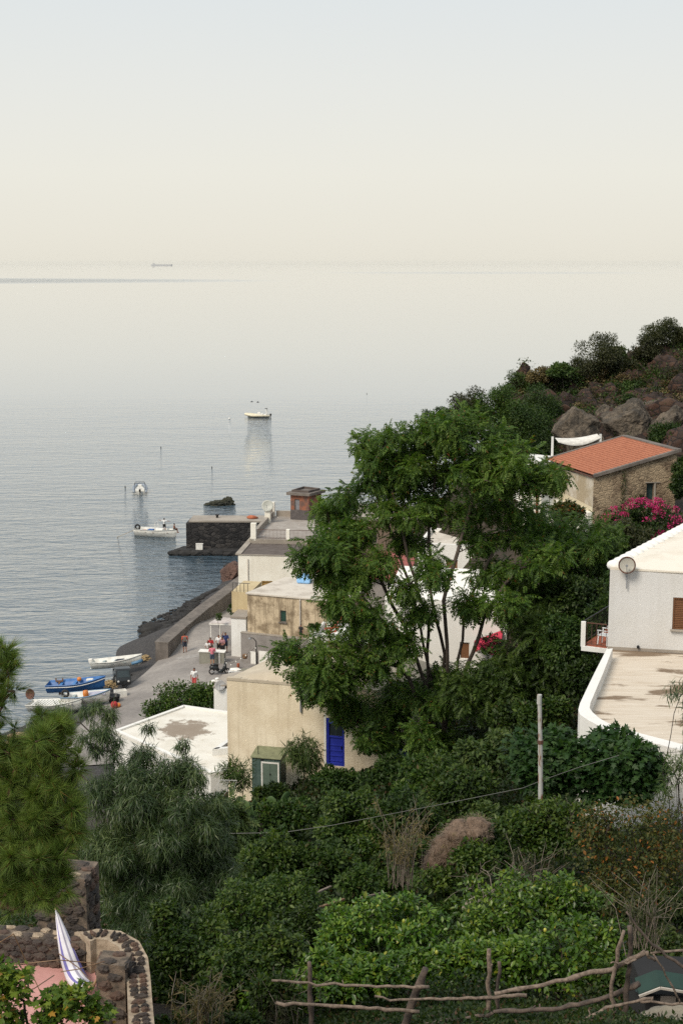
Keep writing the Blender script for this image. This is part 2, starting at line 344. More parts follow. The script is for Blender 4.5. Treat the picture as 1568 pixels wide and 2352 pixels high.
# the hillside, the beach and the cliff's back as one sheet
def ground_material():
    m, n, b, o = newmat('hillside_soil'); b.inputs['Roughness'].default_value = .95
    g = n.nodes.new('ShaderNodeNewGeometry'); s = n.nodes.new('ShaderNodeSeparateXYZ'); n.links.new(g.outputs['Position'], s.inputs[0])
    nz = noise_n(n, .35, 6, .65, vec=g.outputs['Position']); fine = noise_n(n, 3.0, 6, .7, vec=g.outputs['Position'])
    soil = mixc(n, ramp(n, nz, [(.35, 0.0), (.65, 1.0)]), (.028, .021, .014), (.055, .037, .024))
    soil = mixc(n, ramp(n, fine, [(.4, 0.0), (.7, .6)]), soil, (.016, .017, .010))
    peb = ramp(n, noise_n(n, 5.0, 5, .75, vec=g.outputs['Position']), [(.3, (.022, .022, .025)), (.55, (.05, .047, .047)), (.8, (.13, .12, .115))])
    zz = n.nodes.new('ShaderNodeMath'); zz.operation = 'MULTIPLY_ADD'; n.links.new(nz, zz.inputs[0]); zz.inputs[1].default_value = .8; n.links.new(s.outputs['Z'], zz.inputs[2])
    mr = n.nodes.new('ShaderNodeMapRange'); n.links.new(zz.outputs[0], mr.inputs[0]); mr.inputs[1].default_value = 2.3; mr.inputs[2].default_value = 3.0
    n.links.new(mixc(n, mr.outputs[0], peb, soil), b.inputs['Base Color']); bump_n(n, b, noise_n(n, 4.5, 7, .75, vec=g.outputs['Position']), .8, .12); return m
xs = np.arange(-70, 91, 1.0); ys = np.arange(-12, 241, 1.0)
GX, GY = np.meshgrid(xs, ys); GZ = gzs(GX, GY)
GZ = GZ + np.where(GZ > 4, .12, .03) * (np.sin(GX * 1.3 + GY * .7) * np.sin(GY * 1.1 - GX * .4))
nx = len(xs); ii = np.arange(len(ys) - 1)[:, None] * nx + np.arange(nx - 1)[None, :]
FQ = np.stack([ii, ii + 1, ii + nx + 1, ii + nx], -1).reshape(-1, 4)
np_mesh('hillside', np.stack([GX, GY, GZ], -1).reshape(-1, 3), FQ, ground_material(), smooth=True)['kind'] = 'structure'

# concrete slipway and street along the shore (draped 6 cm above the ground sheet)
def street_material():
    m, n, b, o = newmat('worn_concrete'); b.inputs['Roughness'].default_value = .9
    g = n.nodes.new('ShaderNodeNewGeometry'); P = g.outputs['Position']
    a = ramp(n, noise_n(n, .22, 6, .65, vec=P), [(.32, (.18, .165, .155)), (.5, (.26, .238, .22)), (.68, (.33, .305, .28))])
    a = mixc(n, ramp(n, noise_n(n, 2.4, 6, .75, vec=P), [(.45, 0.0), (.75, .55)]), a, (.12, .108, .10))
    a = mixc(n, ramp(n, noise_n(n, 16, 3, .7, vec=P), [(.55, 0.0), (.75, .5)]), a, (.3, .28, .26))
    n.links.new(a, b.inputs['Base Color']); bump_n(n, b, noise_n(n, 9, 5, .7, vec=P), .4, .03); return m
L_ = [(-20.5, 94), (-20.2, 103), (-19.0, 110), (-17.2, 117), (-16.0, 123), (-14.6, 130), (-13.2, 138), (-12.2, 147)]
R_ = [(-5, 95), (-4.5, 102), (-3.5, 109), (-1, 115), (-1, 121), (-4, 130), (-7, 138), (-8, 147)]
sv, sf = [], []; NU, NV = 18, 8
for i in range(len(L_)):
    for k in range(NU + 1):
        t = k / NU; x = L_[i][0] * (1 - t) + R_[i][0] * t; y = L_[i][1] * (1 - t) + R_[i][1] * t; sv.append((x, y))
S2 = []
for i in range((len(L_) - 1) * NV + 1):
    a = min(i // NV, len(L_) - 2); t = i / NV - a
    for k in range(NU + 1):
        p, q = sv[a * (NU + 1) + k], sv[(a + 1) * (NU + 1) + k]; S2.append((p[0] * (1 - t) + q[0] * t, p[1] * (1 - t) + q[1] * t))
S2 = np.array(S2); SZ = gzs(S2[:, 0], S2[:, 1]) + .09
ii = np.arange((len(L_) - 1) * NV)[:, None] * (NU + 1) + np.arange(NU)[None, :]
np_mesh('street', np.c_[S2, SZ], np.stack([ii, ii + 1, ii + NU + 2, ii + NU + 1], -1).reshape(-1, 4), street_material(), smooth=True)['kind'] = 'structure'

# ---------------------------------------------------------------- stone and concrete
M_conc = plaster('weathered_concrete', (.19, .165, .145), (.075, .065, .058), .7, .7, .5, .5)
M_lava = plaster('black_lava_masonry', (.030, .029, .031), (.012, .012, .014), .7, 1.2, .2, 1.0, fine=(.055, .052, .052))
M_moles = masonry('lava_block_masonry', [(.010, .010, .011), (.022, .021, .022), (.040, .037, .036), (.070, .064, .060)], (.012, .012, .013), 1.5, 1.0, .05)
M_tan = plaster('sandy_cap', (.36, .32, .27), (.2, .175, .15), .6, .5, .2, .4)
M_darkrock = plaster('wet_black_rock', (.024, .026, .020), (.045, .045, .022), .8, 1.2, .2, 1.0)
M_blackrock = plaster('black_lava_rubble', (.016, .016, .017), (.034, .032, .030), .8, 1.2, .2, 1.0)
M_redrock = plaster('reddish_rock', (.13, .075, .058), (.07, .045, .04), .7, .6, .2, .9)
M_boulder = plaster('grey_lichen_boulder', (.15, .118, .086), (.026, .022, .018), .95, .9, .8, 1.0, fine=(.18, .15, .11), lo=.42, hi=.58, bs=3.5, bd=.22)
M_crag = masonry('brown_volcanic_crag', [(.020, .012, .009), (.044, .022, .014), (.085, .038, .022), (.046, .029, .021), (.10, .052, .030)], (.010, .008, .008), 1.1, 1.2, .10)
M_palestone = plaster('pale_field_stone', (.25, .22, .17), (.13, .115, .09), .8, 1.5, .2, .8)

# quay wall: a long parapet beside the street
qw = thing('quay_wall', 'low brown concrete sea wall running along the street edge', 'wall', (-14, 135, 2), world=True)
Q0 = [onz(357, 1474, 2.95), onz(400, 1437, 2.95), onz(450, 1397, 2.95), onz(500, 1360, 2.95), onz(545, 1326, 2.95), onz(585, 1296, 2.95)]
def ribbon(mb, pts, w, z0, z1, side=1.0, mi=0):
    ns = []
    for i, p in enumerate(pts):
        a = pts[max(0, i - 1)]; b = pts[min(len(pts) - 1, i + 1)]; d = (Vector(b) - Vector(a)); d.z = 0; d.normalize(); ns.append(Vector((d.y, -d.x, 0)) * side)
    vs, fs = [], []
    for p, nn in zip(pts, ns):
        a = Vector((p[0], p[1], 0)); b = a + nn * w
        zz0 = z0(p) if callable(z0) else z0
        vs += [(a.x, a.y, zz0), (b.x, b.y, zz0), (b.x, b.y, z1), (a.x, a.y, z1)]
    for i in range(len(pts) - 1):
        b = i * 4
        for j in range(4): fs.append((b + j, b + (j + 1) % 4, b + 4 + (j + 1) % 4, b + 4 + j))
    k = (len(pts) - 1) * 4; fs += [(3, 2, 1, 0), (k, k + 1, k + 2, k + 3)]
    return mb.add(vs, fs, mi)
ribbon(MB(), Q0, 1.15, -.2, 2.83, 1).build('parapet', M_conc, qw)
ribbon(MB(), [p - Vector((.06, 0, 0)) for p in Q0], 1.27, 2.832, 2.95, 1).build('coping', M_conc, qw)
# breakwater
bw = thing('breakwater', 'black lava stone breakwater with pale flat top in the bay', 'breakwater', (-12, 188, 0), world=True)
bl = [onz(430, 1254, .9), onz(560, 1262, .9), onz(680, 1262, .9), onz(760, 1262, .9)]
A = at(430, 1240, bl[0].y)
def breakwall():
    x0, y0 = bl[0].x, bl[0].y; m = MB(); n = 26
    for i in range(n):
        t0, t1 = i / n, (i + 1) / n
        xa, xb = x0 + 22 * t0, x0 + 22 * t1; ya, yb = y0 - .6 * t0, y0 - .6 * t1
        h = 3.85 + .05 * math.sin(i * 2.1)
        m.add([(xa, ya, .3), (xb, yb, .3), (xb, yb + .18, h), (xa, ya + .18, h)], [(0, 1, 2, 3)])
    m.prism([(x0 - .1, y0 + .02), (x0 + .1, y0 + 3.6), (x0 + 22, y0 + 3.4), (x0 + 22, y0 + .2)], -1, 3.8); return m
breakwall().build('wall_body', M_moles, bw)
x0, y0 = bl[0].x, bl[0].y
MB().prism([(x0 + .25, y0 + .1), (x0 + .45, y0 + 3.9), (x0 + 22, y0 + 3.7), (x0 + 22, y0 - .45)], 3.88, 4.12).build('top_slab', M_tan, bw, bevel=.05)
m = MB(); m.prism([(x0 - 1.6, y0 - .9), (x0 - .6, y0 + 1.4), (x0 + 22, y0 + 1), (x0 + 22, y0 - 2.1), (x0 + 6, y0 - 1.9)], -1.5, .62)
for k in range(14): m.rock((x0 - 1.4 + k * 1.35, y0 - 1.35 - .08 * (k % 3), .25), (.95, .5, .42), seed=k, sub=2)
m.build('ledge', M_blackrock, bw)
M_white = simple('white_paint', (.78, .77, .73), .5, (.68, .66, .61), 4)
cr = thing('fish_crate', 'white crate on the dark ledge below the breakwater', 'crate', at(458, 1236, y0 - .9))
cr.location.z = .62
m = MB(); m.box((0, 0, .35), (.85, .55, .7)); m.build('crate_body', M_white, cr, bevel=.03)
m = MB(); m.box((0, 0, .73), (.9, .6, .06)); m.build('lid', M_white, cr)
M_orange = simple('orange_cover', (.42, .12, .05), .7)
tg = MB().rock((0, 0, .12), (.75, .5, .28), 3, 2).build('tarpaulin', M_orange, None, True); tg.location = at(580, 1193, y0 + 1.6); tg.location.z = 4.15
tag(tg, 'crumpled orange tarpaulin lying on top of the breakwater', 'tarpaulin')
bo = thing('mooring_bollard', 'small dark bollard on top of the breakwater', 'bollard', (at(499, 1186, y0 + 2.2).x, y0 + 2.2, 4.11))
M_iron = simple('dark_iron', (.03, .03, .032), .5, metal=.4)
MB().lathe([(.16, 0), (.14, .25), (.24, .33), (.24, .42), (.02, .46)], n=12).build('bollard_post', M_iron, bo, True)
# rocks in and by the water
p = onz(508, 1160, 0)
m = MB(); m.rock((p.x - .5, p.y, .1), (1.7, 1.1, .75), 5, 4, .5, crag=True); m.rock((p.x + .9, p.y + .2, .25), (1.15, .9, .95), 9, 4, .55, crag=True); m.rock((p.x - 1.9, p.y, 0), (.8, .5, .42), 11, 3, .4, crag=True)
tag(m.build('sea_rock', M_darkrock, None, False), 'jagged dark rock islet rising from the calm sea', 'rock')
p = onz(524, 1330, .4); m = MB().rock((p.x + .2, p.y + 1.2, .5), (1.35, 1.7, 1.55), 21, 5, .3, cut=12)
tag(m.build('shore_rock', M_redrock, None), 'big reddish brown rock at the water beside the white house', 'rock')
for k, (u, v, s, lab) in enumerate([(352, 1452, .95, 'black wave washed rock beside the end of the sea wall'), (378, 1440, .55, 'small black rock in the surf near the sea wall'),
                                    (446, 1392, .42, 'little dark rock in the foam halfway along the sea wall'), (536, 1308, .8, 'low dark rock below the reddish shore rock')]):
    q = onz(u, v, 0); m = MB().rock((q.x, q.y, .1), (s * 1.5, s, s * .75), 30 + k, 3, .4)
    if k == 0: m.rock((q.x + 1.4, q.y + .7, .05), (.9, .7, .55), 77, 3, .4)
    tag(m.build('shore_rock', M_blackrock, None, True), lab, 'rock', 'rocks along the shore')
for k, (u, v, lab) in enumerate([(20, 1716, 'rounded tan boulder on the black beach, the nearer one'), (46, 1695, 'longer tan boulder on the black beach above the first')]):
    q = onz(u, v, 1.2); m = MB().rock((q.x, q.y, 1.2), (.75 + .2 * k, .5, .42), 50 + k, 3, .2)
    tag(m.build('beach_boulder', simple('tan_stone_%d' % k, (.33, .23, .14), .9, bump=.4), None), lab, 'boulder', 'tan boulders on the beach')
# dark rubble between the sea wall and the water
m = MB(); rc = random.Random(9)
for k in range(620):
    t = rc.random(); u0 = 332 + 165 * t; v0 = 1474 - 118 * t; w = rc.random(); u = u0 - 14 * (1 - t) * w + rc.uniform(-4, 4); v = v0 + 10 - (40 * (1 - t) + 10) * w
    q = onz(u, v, .1); s_ = rc.choice([.08, .11, .14, .2, .28]) * (1.2 - .5 * w); m.rock((q.x, q.y, max(0, gz(q.x, q.y)) + .05), (s_ * 1.3, s_, s_ * .7), 900 + k, 3, .4, cut=9)
o = m.build('shore_rubble', M_blackrock, None); o['kind'] = 'stuff'; o['label'] = 'black rubble between the sea wall and the water'
# cliff: crags and boulders on the hill behind the houses
m = MB(); rc = random.Random(5)
CRAG_TOP = [(1160, 905), (1185, 868), (1205, 862), (1240, 872), (1290, 862), (1330, 850), (1400, 848), (1440, 830), (1480, 810), (1520, 800), (1568, 775), (1640, 760)]
def cl_top(u):
    for (a, b), (c, d) in zip(CRAG_TOP, CRAG_TOP[1:]):
        if a <= u <= c: return b + (d - b) * (u - a) / (c - a)
    return CRAG_TOP[0][1] if u < CRAG_TOP[0][0] else CRAG_TOP[-1][1]
def hit(u, v, Y0, y1=100, y2=150):
    d = ray(u, v); ys = np.arange(y1, y2, .5); t = ys / d.y; z = CAMZ + d.z * t; gg = gzs(d.x * t, ys); k = np.where(gg > z)[0]
    return at(u, v, ys[k[0]] if len(k) else Y0)
for k in range(330):
    u = rc.uniform(1165, 1640); top = cl_top(u); f = rc.random() ** 1.15; v = top + f * (1010 - top) + 6; Y = 137 - 13 * f + rc.uniform(-1, 1); r = rc.choice([.8, 1.0, 1.3, 1.7, 2.3]) * (.75 + .5 * f)
    if u < 1250: r *= .62
    p = hit(u, v + r * 10, Y); m.rock(p, (r * rc.uniform(.7, 1.2), r * rc.uniform(.7, 1.1), r * rc.uniform(.7, 1.35)), 60 + k, 4, .34, Matrix.Rotation(rc.uniform(-.5, .5), 3, 'Y') @ Matrix.Rotation(rc.uniform(0, 6), 3, 'Z'), freq=1.2, cut=12)
for u, v, r in ((1203, 846, .55), (1199, 862, .75), (1206, 872, .95), (1196, 880, 1.0), (1215, 884, 1.0)): p = at(u, v, 134); m.rock(p, (r * .8, r * .8, r * 1.25), int(u + v), 4, .5, cut=9)
for k in range(16): u = 1200 + k * 28; p = at(u, cl_top(u) + 70, 137); m.rock(p, (3, 2.2, 3.0), 800 + k, 4, .3, cut=14)
for k in range(14): u = 1230 + k * 30; p = at(u, 985, 127); m.rock(p, (3, 2.2, 3.0), 850 + k, 4, .3, cut=14)
tag(m.build('cliff', M_crag, None, False), 'rugged brown volcanic crag above the red roofed house', 'cliff')
for k, (u, v, Y, rx, rz, lab) in enumerate([(1325, 985, 113, 2.0, 2.0, 'tall rounded grey boulder left of the red tiled roof'), (1345, 1020, 112.5, 1.6, 1.6, 'squat brown boulder low beside the tall rounded boulder'),
        (1450, 968, 118, 2.5, 2.4, 'large dark grey boulder with white bird stains behind the roof peak'), (1535, 985, 116, 2.4, 2.1, 'broad pale topped boulder at the right behind the tiled roof'),
        (1385, 945, 120, .9, .8, 'small tan boulder perched between two big boulders'), (1500, 945, 121, 1.6, 1.5, 'dark boulder wedged under the cliff above the roof')]):
    p = at(u, v, Y); m = MB().rock(p, (rx, rx * .8, rz), 90 + k, 5, .22, Matrix.Rotation(.3 * k, 3, 'Z'), cut=13)
    tag(m.build('boulder', M_boulder, None, False), lab, 'boulder', 'boulders below the cliff')
# ================================================================ HOUSES
M_cream = plaster('cream_render', (.84, .82, .74), (.56, .49, .37), .35, .35, .2, .2)
M_whitew = plaster('white_limewash', (.76, .76, .74), (.52, .49, .43), .3, .3, .2, .2)
M_whitebright = plaster('bright_limewash', (.78, .77, .74), (.6, .57, .5), .2, .3, .12, .15)
M_beige = plaster('beige_render', (.84, .745, .575), (.56, .45, .30), .55, .5, .38, .6)
M_beigeroof = plaster('beige_roof', (.56, .49, .385), (.36, .30, .22), .5, .5, .1, .3)
M_stained = plaster('stained_render', (.56, .46, .32), (.15, .105, .06), .9, 1.0, .75, .6, lo=.43, hi=.60)
M_greywall = plaster('grey_render', (.26, .24, .225), (.165, .148, .138), .7, .8, .3, .5)
M_oldwall = masonry('rubble_stone_wall', [(.13, .088, .056), (.20, .142, .09), (.33, .25, .165), (.23, .165, .108), (.37, .285, .19)], (.31, .235, .155), 3.0, .7, .05, patch=(.40, .31, .205))
M_brownwall = plaster('brown_render', (.20, .145, .11), (.13, .09, .07), .7, .6, .4, .4)
M_roofdark = simple('dark_roof_felt', (.085, .068, .06), .95, (.12, .10, .09), 1.5, .3)
M_roofpale = plaster('pale_roof_slab', (.60, .55, .48), (.27, .225, .18), .8, .5, .0, .3, lo=.48, hi=.72)
M_greydeck = simple('grey_deck', (.36, .33, .30), .9, (.28, .25, .22), 1.2, .2)
M_brick = simple('orange_brick', (.27, .105, .06), .9, (.13, .075, .06), 1.6, .5, lo=.42, hi=.58)
M_shutter = simple('brown_shutter', (.19, .085, .035), .6, (.13, .055, .022), 5, stretch=(.3, .3, 6))
M_yellowwood = simple('ochre_wood', (.42, .27, .08), .6, (.3, .18, .06), 4)
M_green = simple('dark_green_paint', (.012, .05, .035), .5)
M_dark = simple('dark_interior', (.012, .012, .013), .9)
M_glass = simple('window_glass', (.03, .04, .045), .08)
M_blue = simple('blue_door_paint', (.018, .03, .30), .45, (.025, .04, .36), 3)
M_pipe = simple('pale_pipe', (.55, .50, .44), .5)
M_greypipe = simple('grey_pipe', (.30, .31, .33), .45)
M_terracotta = simple('terracotta', (.36, .10, .045), .8, (.27, .07, .035), 8, .3)
M_rust = simple('rusty_iron', (.12, .05, .03), .8, (.07, .04, .03), 6)
M_dish = simple('pale_dish', (.46, .47, .43), .5, (.36, .37, .33), 5)

def shell(mb, poly, z0, z1, ops=(), top=True, mi=0, mtop=None, depth=.16):
    """walls round a footprint (counter-clockwise), real openings cut through, reveals, and a roof sheet"""
    n = len(poly); fr = []
    for i in range(n):
        a, b = Vector((*poly[i][:2], 0)), Vector((*poly[(i + 1) % n][:2], 0)); L = (b - a).length; d = (b - a) / L; nn = Vector((d.y, -d.x, 0))
        oo = [o for o in ops if o[0] == i]
        su = sorted({0, L, *[x for o in oo for x in (o[1], o[2])]}); zu = sorted({z0, z1, *[x for o in oo for x in (o[3], o[4])]})
        P = lambda s, z, k=0, a=a, d=d, nn=nn: tuple(a + d * s - nn * k + Vector((0, 0, z)))
        for s0, s1 in zip(su, su[1:]):
            for q0, q1 in zip(zu, zu[1:]):
                if any(o[1] - 1e-6 <= s0 and s1 <= o[2] + 1e-6 and o[3] - 1e-6 <= q0 and q1 <= o[4] + 1e-6 for o in oo): continue
                mb.add([P(s0, q0), P(s1, q0), P(s1, q1), P(s0, q1)], [(0, 1, 2, 3)], mi)
        for o in oo:
            _, s0, s1, q0, q1 = o[:5]; k = depth
            c = [P(s0, q0), P(s1, q0), P(s1, q1), P(s0, q1)]; e = [P(s0, q0, k), P(s1, q0, k), P(s1, q1, k), P(s0, q1, k)]
            mb.add(c + e, [(0, 4, 5, 1), (1, 5, 6, 2), (2, 6, 7, 3), (3, 7, 4, 0)], mi)
            fr.append((P, s0, s1, q0, q1, nn, d))
    if top: mb.add([(*p[:2], z1) for p in poly], [tuple(range(n))], mi if mtop is None else mtop)
    return fr
def pane(fr, parent, name, mat, frame=None, leaves=1, sill=None, depth=.13, slats=0, fw=.06):
    P, s0, s1, q0, q1, nn, d = fr
    w = MB()
    W = (s1 - s0) / leaves
    for k in range(leaves):
        a0, a1 = s0 + W * k + .012, s0 + W * (k + 1) - .012
        w.add([P(a0, q0 + .01, depth), P(a1, q0 + .01, depth), P(a1, q1 - .01, depth), P(a0, q1 - .01, depth)], [(0, 1, 2, 3)])
        for j in range(slats):
            z = q0 + .1 + (q1 - q0 - .2) * j / max(1, slats - 1)
            w.bar(P(a0 + .06, z, depth - .012), P(a1 - .06, z, depth - .012), .02, .045)
        if slats:
            for s in (a0 + .03, a1 - .03): w.bar(P(s, q0 + .02, depth - .02), P(s, q1 - .02, depth - .02), .06, .04)
    o = w.build(name, mat, parent)
    if frame is not None:
        f = MB(); h = fw / 2
        f.bar(P(s0 + h, q0, depth - .04), P(s0 + h, q1, depth - .04), fw); f.bar(P(s1 - h, q0, depth - .04), P(s1 - h, q1, depth - .04), fw)
        f.bar(P(s0, q1 - h, depth - .042), P(s1, q1 - h, depth - .042), fw); f.bar(P(s0, q0 + h, depth - .042), P(s1, q0 + h, depth - .042), fw)
        f.build('frame', frame, o)
    if sill is not None:
        f = MB(); f.bar(P(s0 - .08, q0 - .03, -.05), P(s1 + .08, q0 - .03, -.05), .2, .06); f.build('sill', sill, o)
    return o
def dirv(deg): return Vector((math.cos(R(deg)), math.sin(R(deg)), 0))
def quad_poly(p, w, dpt, deg, skew=90):
    a = Vector((p[0], p[1], 0)); d = dirv(deg); e = dirv(deg + skew)
    return [a, a + d * w, a + d * w + e * dpt, a + e * dpt]
def xy(p): return (p[0], p[1])
def inset_parapet(mb, poly, w, z0, z1, mi=0):
    n = len(poly); c = sum((Vector((*p[:2], 0)) for p in poly), Vector()) / n
    for i in range(n):
        a, b = Vector((*poly[i][:2], 0)), Vector((*poly[(i + 1) % n][:2], 0)); d = (b - a).normalized(); nn = Vector((-d.y, d.x, 0)) * w
        mb.add([(*a.xy, z0), (*b.xy, z0), (*(b + nn - d * w).xy, z0), (*(a + nn + d * w).xy, z0), (*a.xy, z1), (*b.xy, z1), (*(b + nn - d * w).xy, z1), (*(a + nn + d * w).xy, z1)],
               [(4, 5, 6, 7), (0, 1, 5, 4), (2, 3, 7, 6), (0, 4, 7, 3), (1, 2, 6, 5)], mi)
def dish(name, label, loc, r, aim, mat, post=.5, rim=None, group=None):
    t = thing(name, label, 'satellite dish', loc, group=group)
    q = Vector(aim).to_track_quat('Z', 'Y').to_matrix(); c = Vector((0, 0, post)) + Vector(aim).normalized() * .12
    MB().lathe([(.001, 0), (r * .5, .05 * r), (r * .8, .13 * r), (r, .22 * r), (r * 1.0, .25 * r), (r * .8, .17 * r), (r * .5, .09 * r), (.001, .04 * r)], c, 20, 0, q).build('reflector', mat, t, True)
    if rim: MB().tube([c + q @ Vector((r * 1.01 * math.cos(a), r * 1.01 * math.sin(a), r * .24)) for a in [2 * math.pi * k / 24 for k in range(24)]], .03, 6, closed=True).build('rim', rim, t)
    m = MB(); m.tube([(0, 0, -.02), (0, 0, post), c], .03, 8); m.build('mast', M_greypipe, t)
    tip = c + q @ Vector((0, -.1 * r, r * .95)); m = MB(); m.tube([c + q @ Vector((0, -r * .95, r * .2)), tip], .014, 6); m.box(tip, (.09, .09, .09)); m.build('feed_arm', M_greypipe, t)
    return t

# ---- big white house by the sea: terrace on its roof
HW = thing('white_house', 'large cream white house by the sea wall with railed roof terrace', 'house', (-6, 136, 2), world=True)
zt = 8.55
p0 = onz(547, 1274, zt); p1 = onz(668, 1276.5, zt); d1 = (Vector((p1.x - p0.x, p1.y - p0.y, 0))).normalized(); ang1 = math.degrees(math.atan2(d1.y, d1.x))
e1 = onz(575, 1241, zt + .05); e1v = Vector((e1.x - p0.x, e1.y - p0.y, 0)).normalized()
a = Vector((p0.x, p0.y, 0)); H1 = [a, a + d1 * 19, a + d1 * 19 + e1v * 19, a + e1v * 19]
m = MB(); FP1 = onz(598, 1338, 6.0)
s_w = (at(601, 1330, p0.y).x - p0.x) / d1.x
fr = shell(m, H1, 1.2, zt, [(0, s_w, s_w + 1.05, 4.5, 6.05), (3, 4, 5, 4.4, 6.0), (3, 10, 11, 4.4, 6.0), (3, 7, 8.1, 2.2, 4.2)], True, 0, 1)
m.build('wall', [M_cream, M_roofdark], HW)
w = pane(fr[0], HW, 'window', M_yellowwood, M_yellowwood, 2, None, slats=0, fw=.1); pane(fr[0], HW, 'window_glass', M_dark, None, 1, None, depth=.145)
for f in fr[1:]: pane(f, HW, 'window' if f is not fr[-1] else 'door', M_shutter, M_yellowwood, 2)
m = MB(); m.bar(H1[0] + Vector((0, 0, zt + .03)) + d1 * .0, H1[0] + Vector((0, 0, zt + .03)) + e1v * 19, .55, .14); m.build('roof_edge', M_tan, HW)
m = MB(); m.bar(H1[0] + Vector((0, 0, zt + .01)) - d1 * .05, H1[1] + Vector((0, 0, zt + .01)), .14, .07); m.build('eave', M_tan, HW)
T0 = a + e1v * 5.6 + d1 * .25
TZ = zt + .45
def tpt(s, t, z=0.0): q = T0 + d1 * s + e1v * t; return Vector((q.x, q.y, z))
m = MB(); m.prism([xy(tpt(-.1, 0)), xy(tpt(18.5, 0)), xy(tpt(18.5, 13.2)), xy(tpt(-.1, 13.2))], zt + .004, TZ, 0, 1); m.build('terrace', [M_tan, M_greydeck], HW)
def tbox(mb, s0, s1, t0, t1, z0, z1): mb.prism([xy(tpt(s0, t0)), xy(tpt(s1, t0)), xy(tpt(s1, t1)), xy(tpt(s0, t1))], z0, z1)
for s, t, h, ww in ((0, 0, 1.55, .55), (0, 8.8, 1.3, .6), (0, 12.4, 1.6, .5), (3.55, .05, 1.0, .36)):
    m = MB(); tbox(m, s, s + ww, t, t + ww, TZ - .2, TZ + h); m.build('pillar', M_cream, HW, bevel=.04)
m = MB()
for k in range(8):
    t0 = .56 + k * 1.48; tbox(m, 0.05, .4, t0, t0 + 1.48, TZ, TZ + .62)
m.build('side_parapet', M_tan, HW)
def railing(parent, a, b, h, step, name='railing', mat=None, r=.012):
    a, b = Vector(a), Vector(b); L = (b - a).length; k = int(L / step); m = MB()
    m.bar(a + Vector((0, 0, h)), b + Vector((0, 0, h)), .04); m.bar(a + Vector((0, 0, .08)), b + Vector((0, 0, .08)), .03)
    for i in range(k + 1):
        p = a + (b - a) * (i / max(1, k)); m.bar(p + Vector((0, 0, .02)), p + Vector((0, 0, h - .005)), r * 2)
    return m.build(name, mat or M_rust, parent)
railing(HW, tpt(.56, .2, TZ), tpt(3.55, .2, TZ), .92, .13); railing(HW, tpt(3.92, .2, TZ), tpt(12, .2, TZ), .92, .13)
railing(HW, tpt(.22, 9.5, TZ + .6), tpt(.22, 12.35, TZ + .6), .8, .5, r=.03)
m = MB(); tbox(m, .6, 18, 12.9, 13.2, TZ, TZ + .6); m.build('rear_parapet', M_tan, HW)
m = MB(); dp = a + d1 * .95 - Vector((d1.y, -d1.x, 0)) * -.06
m.tube([(dp.x, dp.y, zt - .4), (dp.x, dp.y, 2.6)], .05, 8); m.build('downpipe', M_pipe, HW)
dd = tpt(.3, 9.1, TZ + 1.3); dish('satellite_dish', 'pale green satellite dish on a terrace pillar of the sea side house', dd, .62, (-.1, -1, .35), M_dish, .45, group='satellite dishes')
# brick stair hut on the terrace
SH = thing('stair_hut', 'small brick hut with overhanging flat roof above the terrace', 'hut', (-3.5, 151, 8.8), world=True)
zr = 11.95
q = [onz(657, 1130.5, zr), onz(711, 1134, zr), onz(747.5, 1125, zr), onz(695, 1119, zr)]
c = sum(q, Vector()) / 4
def shrink(k): return [Vector((c.x + (p.x - c.x) * k, c.y + (p.y - c.y) * k, 0)) for p in q]
m = MB(); fr = shell(m, shrink(.78), 8.2, zr - .3, [(0, .45, 1.05, 10.0, 11.2)], False); m.build('wall', M_brick, SH)
pane(fr[0], SH, 'window', simple('grey_shutter', (.22, .22, .24), .6), M_conc, 1)
m = MB(); s8 = shrink(.785)
m.prism([xy(s8[0] * .999 + Vector((0, -.012, 0))), xy(s8[1] + Vector((0, -.03, 0))), xy(s8[2] + Vector((.03, 0, 0))), xy(s8[2] + Vector((-.3, .2, 0)))], 8.2, 10.05)
m.build('plaster_base', plaster('grey_patchy_render', (.115, .10, .098), (.06, .055, .055), .8, 1.5, .3, .5), SH)
m = MB(); m.prism([xy(p) for p in q], zr - .3, zr); m.build('roof', M_conc, SH, bevel=.03)
m = MB(); inset_parapet(m, shrink(.72), .16, zr, zr + .22); m.build('roof_curb', M_roofdark, SH)
# ---- stained house, grey basement, water tank
SHz = 8.25
p0 = onz(568, 1361.5, SHz); p1 = onz(757, 1378, SHz); b0 = onz(655, 1327, SHz)
d2 = Vector((p1.x - p0.x, p1.y - p0.y, 0)).normalized(); e2 = Vector((b0.x - p0.x, b0.y - p0.y, 0)).normalized(); L2 = (Vector((b0.x - p0.x, b0.y - p0.y, 0))).length
a = Vector((p0.x, p0.y, 0)); H2 = [a, a + d2 * 8.6, a + d2 * 8.6 + e2 * L2, a + e2 * L2]
ST = thing('stained_house', 'flat roofed house with brown stained walls and one green shutter', 'house', (-4, 120, 2), world=True)
sw = (at(650, 1408, p0.y - 1).x - p0.x) / d2.x
m = MB(); fr = shell(m, H2, 4.6, SHz - .1, [(0, sw - .28, sw + .30, 5.95, 6.98)], False); m.build('wall', M_stained, ST)
nn2 = Vector((d2.y, -d2.x, 0))
pane(fr[0], ST, 'window', M_green, M_conc, 1, M_conc)
m = MB(); o = .12
m.prism([xy(H2[0] + nn2 * o - d2 * o), xy(H2[1] + nn2 * o + d2 * o), xy(H2[2] - nn2 * .2 + d2 * o), xy(H2[3] - nn2 * .2 - d2 * o)], SHz - .1, SHz + .02); m.build('roof', M_roofpale, ST)
m = MB(); B0 = H2[0] + nn2 * .35 - d2 * .5; B1 = H2[1] + nn2 * .35
m.prism([xy(B0), xy(B1), xy(H2[2]), xy(H2[3] - d2 * .3)], 1.4, 4.75); m.build('basement_wall', M_greywall, ST)
